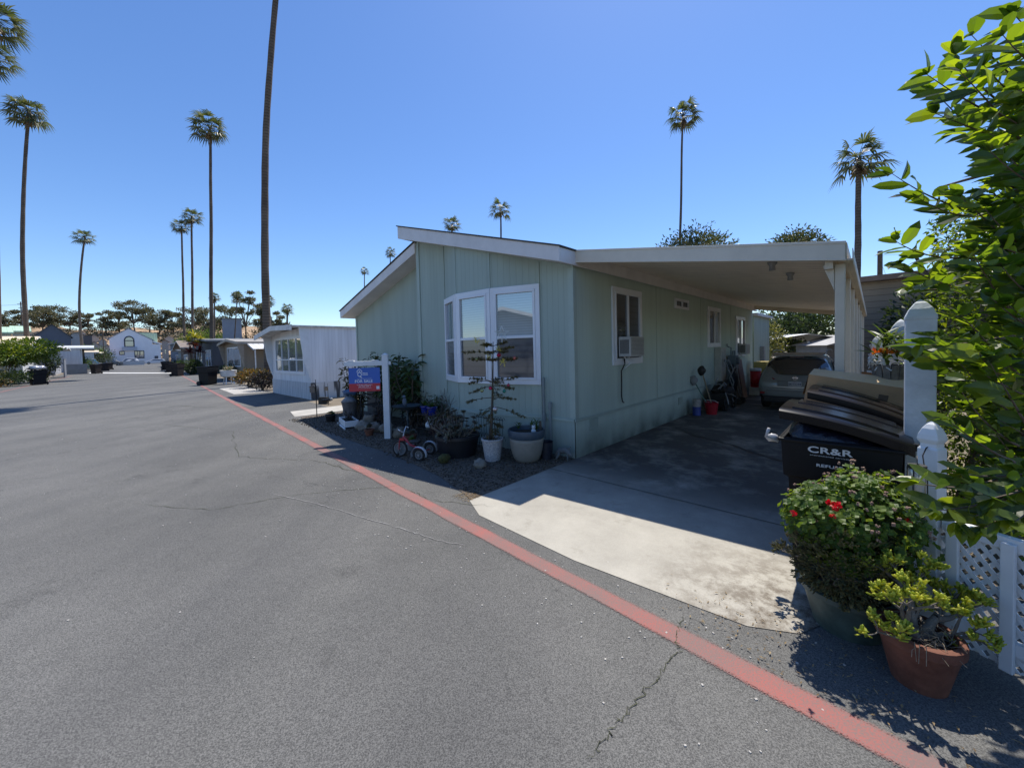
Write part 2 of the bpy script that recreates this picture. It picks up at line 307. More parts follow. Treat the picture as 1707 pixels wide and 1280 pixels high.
def concrete():
    m,nt,b=new_mat('driveway_concrete'); L=nt.links.new
    tc=nd(nt,'ShaderNodeTexCoord'); O=tc.outputs['Object']
    def noise(sc,det=5,ro=.65):
        n=nd(nt,'ShaderNodeTexNoise'); n.inputs['Scale'].default_value=sc; n.inputs['Detail'].default_value=det; n.inputs['Roughness'].default_value=ro; L(O,n.inputs[0]); return n
    a=noise(1.1,8,.7); cr=nd(nt,'ShaderNodeValToRGB'); e=cr.color_ramp.elements; e[0].position=.3; e[0].color=(.31,.29,.25,1); e[1].position=.7; e[1].color=(.47,.445,.385,1); L(a.outputs['Fac'],cr.inputs[0])
    f=noise(95,4,.85); c2=nd(nt,'ShaderNodeValToRGB'); c2.color_ramp.elements[0].color=(.72,.72,.72,1); c2.color_ramp.elements[1].color=(1.2,1.2,1.2,1); L(f.outputs['Fac'],c2.inputs[0])
    mx=nd(nt,'ShaderNodeMix',data_type='RGBA',blend_type='MULTIPLY'); mx.inputs[0].default_value=1; L(cr.outputs[0],mx.inputs[6]); L(c2.outputs[0],mx.inputs[7])
    sp=nd(nt,'ShaderNodeSeparateXYZ'); L(O,sp.inputs[0])   # oil and tyre grime, with the carport's shade painted into the concrete
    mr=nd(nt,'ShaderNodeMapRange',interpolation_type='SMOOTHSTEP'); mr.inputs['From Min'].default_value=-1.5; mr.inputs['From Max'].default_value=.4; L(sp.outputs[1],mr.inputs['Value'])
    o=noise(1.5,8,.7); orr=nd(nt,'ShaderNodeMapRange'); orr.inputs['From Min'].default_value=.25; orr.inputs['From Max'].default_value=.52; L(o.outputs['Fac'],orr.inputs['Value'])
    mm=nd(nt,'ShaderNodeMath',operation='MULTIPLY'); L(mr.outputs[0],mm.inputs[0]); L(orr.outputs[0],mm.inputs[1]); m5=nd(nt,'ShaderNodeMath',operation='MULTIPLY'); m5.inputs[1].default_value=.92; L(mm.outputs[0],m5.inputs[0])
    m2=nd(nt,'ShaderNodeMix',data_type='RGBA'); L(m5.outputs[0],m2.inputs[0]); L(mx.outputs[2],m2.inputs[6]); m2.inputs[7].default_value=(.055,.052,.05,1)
    s=noise(2.6,9,.75); sr=nd(nt,'ShaderNodeValToRGB'); sr.color_ramp.elements[0].position=.56; sr.color_ramp.elements[1].position=.75; sr.color_ramp.elements[0].color=(1,1,1,1); sr.color_ramp.elements[1].color=(.62,.60,.57,1); L(s.outputs['Fac'],sr.inputs[0])
    m3=nd(nt,'ShaderNodeMix',data_type='RGBA',blend_type='MULTIPLY'); m3.inputs[0].default_value=1; L(m2.outputs[2],m3.inputs[6]); L(sr.outputs[0],m3.inputs[7])
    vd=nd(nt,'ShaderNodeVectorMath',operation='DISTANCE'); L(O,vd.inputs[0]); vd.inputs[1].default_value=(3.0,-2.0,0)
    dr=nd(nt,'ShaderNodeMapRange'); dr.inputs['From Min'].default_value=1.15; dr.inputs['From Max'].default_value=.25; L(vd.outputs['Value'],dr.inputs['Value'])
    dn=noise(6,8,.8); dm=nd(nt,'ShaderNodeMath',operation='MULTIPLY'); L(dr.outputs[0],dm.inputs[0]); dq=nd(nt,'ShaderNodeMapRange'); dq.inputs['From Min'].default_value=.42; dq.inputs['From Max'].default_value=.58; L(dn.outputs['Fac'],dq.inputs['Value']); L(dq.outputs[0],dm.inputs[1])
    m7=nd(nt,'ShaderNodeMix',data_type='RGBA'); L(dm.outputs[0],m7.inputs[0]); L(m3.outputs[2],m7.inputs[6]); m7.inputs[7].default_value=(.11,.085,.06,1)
    L(m7.outputs[2],b.inputs['Base Color']); b.inputs['Roughness'].default_value=.8
    bp=nd(nt,'ShaderNodeBump'); bp.inputs['Strength'].default_value=.35; bp.inputs['Distance'].default_value=.006; L(f.outputs['Fac'],bp.inputs['Height']); L(bp.outputs['Normal'],b.inputs['Normal'])
    return m
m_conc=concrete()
m_pale=mat('pale_concrete',(.42,.4,.36),.85,.2,2,bump=.3,bscale=40)
# ground sheet and road sheet
g=MB(); g.poly([(-1500,-200,0),(1500,-200,0),(1500,1500,0),(-1500,1500,0)]); struct(g.build('ground',m_soil))
g=MB(); g.poly([S(-30,3.9,.004),S(150,3.9,.004),S(150,-7.5,.004),S(-30,-7.5,.004)]); g.poly([S(150,90,.004),S(185,90,.004),S(185,-60,.004),S(150,-60,.004)]); struct(g.build('road',m_asph))
def ribbon(name,mt,a0,a1,off,w,z,edge=True,step=.25,wob=.012,fn=S):
    """painted line with softly uneven sides; 'edge' fades towards both sides"""
    n=max(2,int((a1-a0)/step)); vs=[]; ed=[]
    for i in range(n+1):
        a=a0+(a1-a0)*i/n; c=off(a) if callable(off) else off
        w1=w*(.5+.08*mnoise.noise(Vector((a*.9,1,0)))); 
        for k,t in ((-1.1,0),(-.5,1),(.5,1),(1.1,0)):
            vs.append(fn(a,c+k*w1*1.15+wob*mnoise.noise(Vector((a*2,k*5,0))),z)); ed.append(t)
    fs=[(i*4+k,i*4+k+1,i*4+k+5,i*4+k+4) for i in range(n) for k in range(3)]
    me=bpy.data.meshes.new(name); me.from_pydata([tuple(v) for v in vs],[],fs); me.materials.append(mt)
    at=me.attributes.new('edge','FLOAT','POINT'); at.data.foreach_set('value',ed)
    o=bpy.data.objects.new(name,me); COL.objects.link(o); struct(o); return o
ribbon('red_kerb_line',m_red,-6,66,2.06,.135,.008)
ribbon('red_kerb_line',m_red,28,60,-5.9,.13,.008,step=1)
ribbon('red_kerb_line',m_red,67.5,110,2.1,.13,.008,step=1)
m_line=mat('road_white_paint',(.62,.62,.6),.8,.2,8)
g=MB(); g.poly([toward(148,46.5,.0095),toward(290,40.3,.0095),toward(290,42.4,.0095),toward(148,49.3,.0095)]); struct(g.build('white_road_stripe',m_line))
# cracks and scratches in the road surface
m_crack=mat('crack',(.03,.032,.025),.95,.3,20,col2=(.06,.065,.03)); m_scratch=mat('scratch',(.24,.235,.23),.9,.35,40)
def crack(name,pts,w,mt,z=.0085,seed=0,jit=.03,sub=10):
    g=MB(); P=[]; random.seed(seed)
    for i in range(len(pts)-1):
        a=Vector(pts[i]);b=Vector(pts[i+1])
        for k in range(sub): P.append(a.lerp(b,k/sub)+Vector((rnd(-jit,jit),rnd(-jit,jit))))
    P.append(Vector(pts[-1])); prev=None
    for i,p in enumerate(P):
        d=(P[min(i+1,len(P)-1)]-P[max(0,i-1)]).normalized(); n=Vector((-d.y,d.x)); ww=w*rnd(.2,1.0)*(min(1,i/4+.1,(len(P)-1-i)/4+.1))
        cur=[(p.x-n.x*ww,p.y-n.y*ww,z),(p.x+n.x*ww,p.y+n.y*ww,z)]
        if prev: g.add([prev[0],prev[1],cur[1],cur[0]],[(0,1,2,3)])
        prev=cur
    struct(g.build(name,mt)); random.seed(seed+11)
crack('road_scratch',[(-2.85,4.45),(-2.05,4.05),(-1.5,3.72),(-.95,3.4),(-.62,3.2),(-.42,3.13)],.006,m_scratch,seed=3,jit=.008)
crack('road_crack',[(.98,2.25),(.86,2.08),(.84,1.98),(.68,1.83),(.50,1.67),(.36,1.55),(.25,1.45)],.0028,m_crack,seed=4,jit=.016,sub=16)
crack('road_crack',[(-4.2,4.2),(-3.2,4.0),(-2.4,4.4),(-1.4,4.6),(-.9,4.1),(-.2,3.9)],.004,m_crack,seed=5,jit=.02)
crack('road_crack',[(-9,9.5),(-6,8.2),(-4.4,6.1),(-3,5.8),(-1.9,5.0)],.006,m_crack,seed=6,jit=.04)
crack('road_crack',[(-16,13),(-12,13.2),(-9.5,12.2),(-7.4,11.9)],.012,m_crack,seed=8,jit=.05)
# loose grit, leaves on the road
m_grit=mat('grit',(.4,.38,.35),.9,.3,30)
g=MB(); random.seed(21)
for i in range(700):
    if random.random()<.75: a=rnd(.2,13); o=2.0+rnd(-.6,.55)
    else: a=rnd(1,16); o=rnd(-4,2)
    p=S(a,o,.006); r=rnd(.002,.006)*(1+a*.05); g.box(p,(r*2,r*1.5,r),rz=rnd(0,3))
o=g.build('road_grit',m_grit); tag(o,'pale grit and small stones scattered on the asphalt','grit',kind='stuff')
# driveway, concrete strips
drv=[W(.0,-2.02,.004+.004),W(.35,-2.2,.008),W(1.5,-2.28,.008),W(2.62,-2.22,.008),W(2.85,-2.1,.008),W(3.02,-1.75,.008),W(3.1,-1.2,.008),W(3.3,14.5,.008),W(-.05,14.5,.008),W(-.05,.0,.008)]
lotinv=Matrix.LocRotScale(LOT_O,Matrix.Rotation(LOT_ROT,3,'Z').to_euler(),None).inverted()
def lotmesh(mb,name,mt,**k):
    mb.v=[lotinv@v for v in mb.v]; o=mb.build(name,mt,**k); o.location=LOT_O; o.rotation_euler=(0,0,LOT_ROT); return o
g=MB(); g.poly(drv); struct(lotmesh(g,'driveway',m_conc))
m_joint=mat('joint',(.05,.048,.04),.95,.3,10)
g=MB()
for y in (-.62,2.4,5.6,9): g.poly([W(0,y,.0125),W(3.5,y-.04,.0125),W(3.5,y-.03,.0125),W(0,y+.010,.0125)])
struct(g.build('driveway_joint',m_joint))
crack('driveway_crack',[tuple(W(.1,3.2).xy),tuple(W(.8,2.5).xy),tuple(W(1.4,2.2).xy),tuple(W(2.2,1.6).xy),tuple(W(2.9,1.3).xy)],.035,mat('oil_stain',(.02,.02,.022),.5,.3,5),z=.013,seed=9,jit=.03)
# gravel bed
m_gravel=mat('garden_gravel',(.06,.047,.036),.95,.6,26,col2=(.13,.105,.08),bump=1,bscale=60)
bed=[(-.0,-2.0),(-.2,-1.93),(-.91,-1.74),(-2.45,-1.55),(-3.83,-1.55),(-6.74,-1.36),(-7.6,-1.15),(-7.6,.35),(0,.35),(0,-2.0)]
g=MB(); g.poly([W(x,y,.010) for x,y in bed]); struct(lotmesh(g,'gravel_bed',m_gravel))
g=MB(); random.seed(5)
for i in range(9000):
    x=rnd(-7.4,-.02); y=rnd(-1.9,0)
    yf=-2.0+.09*(-x) if x>-6 else -1.4
    yf=max(-2.0,[-2.0+(-x)*.3 if x>-.9 else -1.73+(-x-.9)*.09 if x>-3 else -1.53][0])
    if y<yf+rnd(-.05,.1): continue
    p=W(x,y,.012); r=rnd(.004,.011); g.box(p,(r*2,r*1.4,r*1.1),rot=Matrix.Rotation(rnd(0,6),3,rdir()))
o=g.build('gravel_chips',leafmat('gravel_chip',[(.03,.024,.018),(.07,.055,.04),(.13,.10,.075),(.06,.045,.03),(.20,.17,.13)],rough=.9,trans=0,spec=.2)); tag(o,'brown bark and gravel chips spread over the front garden bed','gravel',kind='stuff')
# straw scraps where bed and driveway meet, dry leaves by the flower pots
g=MB(); random.seed(6)
for i in range(430):
    if i<200: p=W(-.1+rnd(-.13,.12),-1.98+rnd(-.09,.12),.014)
    else: t=rnd(0,1); p=W(2.35+t*1.2+rnd(-.25,.12),-2.2-t*.15+rnd(-.22,.25),.014)
    g.leaf2(p,(rnd(-1,1),rnd(-1,1),rnd(-.05,.25)),(0,0,1),rnd(.010,.032),rnd(.003,.010))
o=g.build('dry_leaf_litter',leafmat('litter',[(.20,.14,.07),(.33,.24,.13),(.12,.08,.045),(.42,.33,.2)],rough=.8,trans=.15)); tag(o,'dry leaf scraps and straw lying along the driveway edge','leaf litter',kind='stuff')
# pale concrete strip before the next lot
g=MB(); g.poly([W(-7.75,-1.25,.011),W(-7.75,2.5,.011),W(-8.9,2.5,.011),W(-8.9,-1.0,.011)]); struct(g.build('concrete_strip',m_pale))
g=MB(); g.poly([S(20.0,2.55,.008),S(24.5,2.5,.008),S(24.5,3.6,.008),S(19.9,3.7,.008)]); struct(g.build('concrete_strip',m_pale))

# ================================================================== SAGE GREEN HOUSE
SAGE=(.365,.44,.395)
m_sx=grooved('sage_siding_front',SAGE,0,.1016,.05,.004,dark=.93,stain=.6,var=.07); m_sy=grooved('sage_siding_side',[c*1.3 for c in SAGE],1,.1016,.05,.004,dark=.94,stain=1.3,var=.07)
m_trim=mat('sage_trim',[c*1.03 for c in SAGE],.6,.08,3)
m_fascia=mat('fascia_paint',(.68,.66,.66),.5,.1,2.5,bump=.05)
m_shingle=mat('shingles',(.06,.055,.05),.95,.4,14,bump=.6)
m_frame=mat('vinyl_frame',(.74,.77,.82),.35,.05,2)
m_blind=glassmat('blind_behind_glass',(.33,.38,.37),.24,stripes=.04)
m_dark=glassmat('dark_glass',(.015,.016,.022),.10,.03)
m_screen=glassmat('insect_screen',(.05,.052,.065),.06,.15,stripes=.11)
house=thing('house',W(0,0),'sage green mobile home with a bow window and split gable roof','house',LOT_ROT)
def wall_quad(mb,x0,y0,x1,y1,z0,z1a,z1b): return mb.add([(x0,y0,z0),(x1,y1,z0),(x1,y1,z1b),(x0,y0,z1a)],[(0,1,2,3)])
rz=lambda x: 2.78-.297*x     # underside of right roof
RX=-3.86
F=[(RX,0),(-2.95,0),(-2.22,-.31),(-1.40,-.27),(-.6,0),(0,0)]
g=MB()
for (a,b) in zip(F[:-1],F[1:]): wall_quad(g,a[0],a[1],b[0],b[1],.55,rz(a[0]),rz(b[0]))
# far side return of the projecting half
wall_quad(g,RX,11.3,RX,0,.55,rz(RX),rz(RX))
g.build('front_wall',m_sx,house)
g=MB(); wall_quad(g,-7.5,.35,RX,.35,.55,2.86,3.93); wall_quad(g,-7.5,11.3,-7.5,.35,.0,2.86,2.86); g.build('left_wing_wall',m_sx,house)
g=MB(); wall_quad(g,0,0,0,11.3,.55,2.86,2.86); wall_quad(g,0,11.3,-7.5,11.3,0,2.8,2.8); g.build('side_wall',m_sy,house)
g=MB()
for (a,b) in zip(F[:-1],F[1:]): wall_quad(g,a[0],a[1]-.012,b[0],b[1]-.012,.0,.56,.56)
wall_quad(g,-7.5,.338,RX,.338,0,.56,.56)
g.build('front_skirting',m_sx,house)
g=MB(); wall_quad(g,.012,-.012,.012,11.3,0,.56,.56); g.build('side_skirting',m_sy,house)
# trims: corner boards, joint battens, skirt cap
def fb(mb,P,D,N,u0,u1,z0,z1,n0,n1):
    P=Vector((P[0],P[1],0)); D=Vector((D[0],D[1],0)); N=Vector((N[0],N[1],0))
    vs=[P+D*u+N*n+Vector((0,0,z)) for z in (z0,z1) for (u,n) in ((u0,n0),(u1,n0),(u1,n1),(u0,n1))]
    return mb.add(vs,[(0,3,2,1),(4,5,6,7),(0,1,5,4),(1,2,6,5),(2,3,7,6),(3,0,4,7)])
def plane(a,b):
    d=Vector((b[0]-a[0],b[1]-a[1])); L=d.length; d.normalize(); return d,Vector((d.y,-d.x)),L
g=MB()
for (a,b) in zip(F[:-1],F[1:]):
    d,n,L=plane(a,b); fb(g,a,d,n,0,L,.535,.575,.0,.028)
    fb(g,a,d,n,L-.022 if b[0]!=0 else L-.075,L+.0,.576,rz(b[0])-.03,0,.016)
fb(g,F[0],Vector((1,0)),Vector((0,-1)),-.02,.08,.576,rz(RX)-.05,0,.022)
fb(g,(0,0),Vector((0,1)),Vector((1,0)),-.018,.07,.576,2.84,0,.02)
fb(g,(0,0),Vector((0,1)),Vector((1,0)),-.028,11.3,.535,.575,.014,.03)
fb(g,(-7.5,.35),Vector((1,0)),Vector((0,-1)),0,3.6,.535,.575,0,.028)
fb(g,(-7.5,.35),Vector((1,0)),Vector((0,-1)),0,.07,.576,2.84,0,.02)
for y in (2.9,5.6,8.4): fb(g,(0,y),Vector((0,1)),Vector((1,0)),0,.02,.576,2.84,0,.008)
g.build('wall_trim',m_trim,house,bevel=.003)
# roofs
def roof(x0,z0,x1,z1,y0,y1,th,name):
    g=MB(); g.prism([(x0,y0,z0),(x1,y0,z1),(x1,y0,z1-th),(x0,y0,z0-th)],(0,y1-y0,0)); return g.build(name,m_shingle,house)
roof(-3.92,4.165,.10,2.975,-.44,11.6,.02,'shingle_roof'); roof(-7.62,2.79,RX-.01,3.915,-.07,11.6,.02,'shingle_roof')
g=MB(); g.prism([(-3.90,-.42,4.14),(.08,-.42,2.962),(.08,-.42,2.76),(-3.90,-.42,3.90)],(0,.03,0)); g.bx(.05,.08,-.388,11.55,2.76,2.955)
g.bx(-3.90,-3.875,-.388,11.55,3.90,4.13)
g.build('fascia_board',m_fascia,house,bevel=.004)
g=MB(); g.prism([(-7.6,-.05,2.77),(-3.875,-.05,3.885),(-3.875,-.05,3.67),(-7.6,-.05,2.585)],(0,.03,0)); g.bx(-7.6,-7.57,-.018,11.5,2.585,2.76)
g.build('fascia_board',m_fascia,house,bevel=.004)
g=MB(); g.add([(-3.87,-.39,3.905),(.05,-.39,2.77),(.05,.0,2.77),(-3.87,.0,3.905)],[(0,1,2,3)]); g.add([(-7.57,-.02,2.60),(-3.88,-.02,3.68),(-3.88,.35,3.68),(-7.57,.35,2.60)],[(0,1,2,3)]); g.build('soffit',m_fascia,house)
# downspout pale stripe of the bay, conduit pipes
def window(a,b,z0,z1,zm=None,split=None,mats=(None,None),tw=.075,u0=0,u1=None,parent=house,sash=.035,out=.035):
    """trimmed window in wall a->b; zm = meeting rail height, split = vertical slider position"""
    d,n,L=plane(a,b); u1=L if u1 is None else u1
    g=MB()
    fb(g,a,d,n,u0,u1,z0,z0+tw,.002,out); fb(g,a,d,n,u0,u1,z1-tw,z1,.002,out)
    fb(g,a,d,n,u0,u0+tw,z0+tw,z1-tw,.002,out); fb(g,a,d,n,u1-tw,u1,z0+tw,z1-tw,.002,out)
    iu0,iu1,iz0,iz1=u0+tw,u1-tw,z0+tw,z1-tw
    s=sash
    for (p,q,r,t) in ((iu0,iu1,iz0,iz0+s),(iu0,iu1,iz1-s,iz1),(iu0,iu0+s,iz0+s,iz1-s),(iu1-s,iu1,iz0+s,iz1-s)): fb(g,a,d,n,p,q,r,t,.002,out+.012)
    if zm: fb(g,a,d,n,iu0+s,iu1-s,zm-.022,zm+.022,.002,out+.008)
    if split: um=iu0+(iu1-iu0)*split; fb(g,a,d,n,um-.02,um+.02,iz0+s,iz1-s,.002,out+.006)
    w=g.build('window',m_frame,parent,bevel=.004)
    def pane(p,q,r,t,m,off=.012):
        g=MB(); P=Vector((a[0],a[1])); 
        vs=[]
        for (u,z) in ((p,r),(q,r),(q,t),(p,t)):
            v=P+d*u+n*off; vs.append((v.x,v.y,z))
        g.add(vs,[(0,1,2,3)]); g.build('pane',m,w)
    if zm: pane(iu0+s,iu1-s,zm+.02,iz1-s,mats[0]); pane(iu0+s,iu1-s,iz0+s,zm-.02,mats[1])
    elif split: pane(iu0+s,um-.02,iz0+s,iz1-s,mats[0]); pane(um+.02,iu1-s,iz0+s,iz1-s,mats[1])
    else: pane(iu0+s,iu1-s,iz0+s,iz1-s,mats[0])
    return w
bowm=glassmat('sky_reflecting_glass',(.10,.14,.18),.45)
window(F[1],F[2],1.05,2.60,1.80,mats=(bowm,m_screen),u0=.02)
window(F[2],F[3],1.05,2.60,1.80,mats=(m_blind,m_screen))
window(F[3],F[4],1.05,2.60,1.80,mats=(m_blind,m_screen))
SY=[(0,0),(0,11.3)]
window(*SY,1.30,2.60,split=.5,mats=(m_dark,m_screen),u0=1.1,u1=2.2)
window(*SY,2.41,2.63,split=.5,mats=(m_dark,m_dark),u0=3.85,u1=4.70,tw=.04,sash=.015)
window(*SY,1.54,2.60,split=.5,mats=(m_dark,m_blind),u0=6.1,u1=7.25)
window(*SY,1.22,2.48,split=.5,mats=(m_blind,m_dark),u0=8.9,u1=10.1)
# air conditioners
def aircon(loc,label):
    r=thing('air_conditioner',loc,label,'air conditioner',LOT_ROT)
    g=MB(); g.bx(.03,.24,-.26,.26,0,.33); g.build('casing',mat('ac_casing',(.5,.5,.49),.5,.12,6),r,bevel=.012)
    g=MB(); 
    for k in range(13): z=.03+k*.022; g.bx(.241,.25,-.23,.23,z,z+.011)
    g.build('grille',m_grey,r)
    g=MB()
    for k in range(9): g.bx(.06+k*.018,.069+k*.018,-.264,-.2605,.05,.28)
    g.build('side_vent',m_black,r)
    g=MB(); g.tube([(.05,-.1,-.002),(.16,-.1,-.12),(.05,-.1,-.2)],.012,6); g.build('bracket',m_white,r); return r
aircon(W(.02,1.50,1.44),'white window air conditioner in the nearest side window of the green house')
aircon(W(.02,9.35,1.28),'grey window air conditioner in the farthest side window under the carport')
g=MB(); g.tube([(.06,1.42,1.40),(.09,1.38,1.32),(.05,1.33,1.20),(.045,1.34,1.0),(.05,1.32,.78),(.045,1.36,.68),(.05,1.40,.66)],.012,6); g.build('drip_hose',m_black,house)
# meters and panels on the side wall
g=MB(); g.bx(.005,.17,6.72,7.2,.62,1.52); g.build('electric_panel',mat('panel_paint',(.42,.43,.40),.5,.12,5),house,bevel=.01)
g=MB(); g.bx(.171,.18,6.80,7.12,1.0,1.42); g.bx(.18,.19,7.02,7.06,1.15,1.22); g.build('panel_door',mat('panel_paint2',(.36,.37,.35),.5,.12,5),house,bevel=.004)
g=MB(); g.bx(.08,.28,7.75,8.05,.92,1.28); g.lathe([(.1,0),(.1,.05),(.0,.055)],(.285,7.9,1.13),20,M=Matrix.Rotation(PI/2,3,'Y')); g.tube([(.15,7.8,1.28),(.15,7.8,1.5),(.05,7.8,1.55),(.05,7.8,1.62)],.02,8); g.tube([(.15,8.0,1.28),(.15,8.0,1.4),(.15,8.2,1.42),(.15,8.2,.05)],.02,8); g.build('gas_meter',mat('meter_paint',(.16,.2,.23),.5,.1,5),house,smooth=True,auto=40)
g=MB()
for (x0,x1) in ((1,0),):
    for k in range(7): g.bx(.02,.03,.36+k*.035,.385+k*.035,.36,.52)
g.build('skirt_vent',m_trim,house); g=MB()
for k in range(7): g.bx(.02,.03,4.0+k*.035,4.025+k*.035,.30,.46)
g.build('skirt_vent',m_trim,house)
g=MB(); g.tube([(-.52,-.06,.02),(-.52,-.06,1.17)],.022,8); g.tube([(-.52,-.06,.5),(-.52,-.06,.62)],.034,8); g.tube([(-.40,-.06,.02),(-.40,-.06,.78)],.02,8); g.tube([(-.40,-.06,.70),(-.40,-.06,.80)],.028,8); g.build('conduit_pipe',mat('conduit',(.2,.24,.25),.5,.1,5),house,smooth=True,auto=40)
# annex beyond the house
ann=thing('shed',W(0,0),'pale green shed beyond the far end of the green house','shed',LOT_ROT)
m_ann=grooved('pale_green_siding',(.42,.5,.43),1,.15,.05,.004,dark=.8)
g=MB(); g.bx(-3,-.02,11.62,14.5,0,2.62); g.build('wall',m_ann,ann)
g=MB(); g.bx(-3.1,.1,11.6,14.6,2.625,2.72); g.build('roof',m_fascia,ann)
g=MB(); g.bx(-.018,-.0,13.0,13.4,.0,1.3); g.build('door',m_grey,ann)
g=MB(); g.bx(-.018,.12,12.6,12.85,.55,1.5); g.build('utility_box',m_grey,ann,bevel=.01)
# ================================================================== CARPORT
cp=thing('carport',W(2.9,0),'cream metal carport roof on square posts beside the green house','carport',LOT_ROT)
m_pan=grooved('ribbed_cream_pan',(.95,.85,.72),1,.2,.11,.03,rough=.5,dark=.66,var=.06)
zc=lambda x: 2.985-(x/2.95)*.485
def cbuild(g,name,m,**k): return g.build(name,m,cp,world=True,**k)
def Wv(g): g.v=[W(v.x,v.y,v.z) for v in g.v]; return g
g=MB(); g.add([(.03,.0,zc(0)-.035),(2.93,0,zc(2.95)-.035),(2.93,11.2,zc(2.95)-.035),(.03,11.2,zc(0)-.035)],[(0,1,2,3)]); g.add([(.03,.0,zc(0)-.02),(2.93,0,zc(2.95)-.02),(2.93,11.2,zc(2.95)-.02),(.03,11.2,zc(0)-.02)],[(3,2,1,0)]); cbuild(Wv(g),'roof_panel',m_pan)
g=MB(); 
for (x0,x1,a,b) in ((.0,2.95,0,.165),):
    g.prism([(x0,-.03,zc(x0)),(x1,-.03,zc(x1)),(x1,-.03,zc(x1)-b),(x0,-.03,zc(x0)-b)],(0,.028,0))
g.prism([(0,-.036,zc(0)+.006),(2.956,-.036,zc(2.95)+.006),(2.956,-.036,zc(2.95)-.02),(0,-.036,zc(0)-.02)],(0,.03,0))
g.prism([(0,-.034,zc(0)-.155),(2.956,-.034,zc(2.95)-.155),(2.956,-.034,zc(2.95)-.17),(0,-.034,zc(0)-.17)],(0,.05,0))
cbuild(Wv(g),'front_fascia',m_cream,bevel=.003)
g=MB(); g.prism([(0,11.2,zc(0)),(2.95,11.2,zc(2.95)),(2.95,11.2,zc(2.95)-.165),(0,11.2,zc(0)-.165)],(0,.028,0)); cbuild(Wv(g),'rear_fascia',m_cream,bevel=.003)
g=MB(); z=zc(2.95); g.bx(2.935,2.962,.0,11.2,z-.165,z); g.bx(2.962,3.0,.0,11.2,z-.165,z-.15); g.bx(2.997,3.003,.0,11.2,z-.15,z-.06); cbuild(Wv(g),'gutter',m_cream,bevel=.003)
g=MB(); g.bx(.022,.055,.0,11.2,2.80,2.90); cbuild(Wv(g),'wall_ledger',m_cream)
g=MB(); g.bx(2.80,2.86,.05,11.15,z-.215,z-.05); cbuild(Wv(g),'header_beam',m_cream)
for y in (.12,1.3,2.6,4.1,5.8,7.6,9.4,11.0):
    g=MB(); g.bx(2.87,2.945,y,y+.075,.0,z-.17); g.bx(2.85,2.965,y-.02,y+.095,.0,.02)
    if y<1: g.prism([(2.868,y-.004,z-.17),(2.868,y-.004,z-.42),(2.78,y-.004,z-.17)],(0,.083,0))
    cbuild(Wv(g),'post',m_cream,bevel=.006)
for (x,y) in ((2.25,.9),(2.3,1.9)):
    g=MB(); g.lathe([(.0,-.10),(.035,-.10),(.03,-.05),(.05,-.02),(.05,0)],(x,y,zc(x)-.04),12); cbuild(Wv(g),'downlight',m_grey,smooth=True)
# ================================================================== helper: bearing through the photograph -> place in the world
def at(px,py,dep):
    d=rv*((px-853)/645)-uv*((py-604)/645)+fv
    return Vector((0,0,CAMH))+d*(dep/d.y)
def frot(loc): return loc
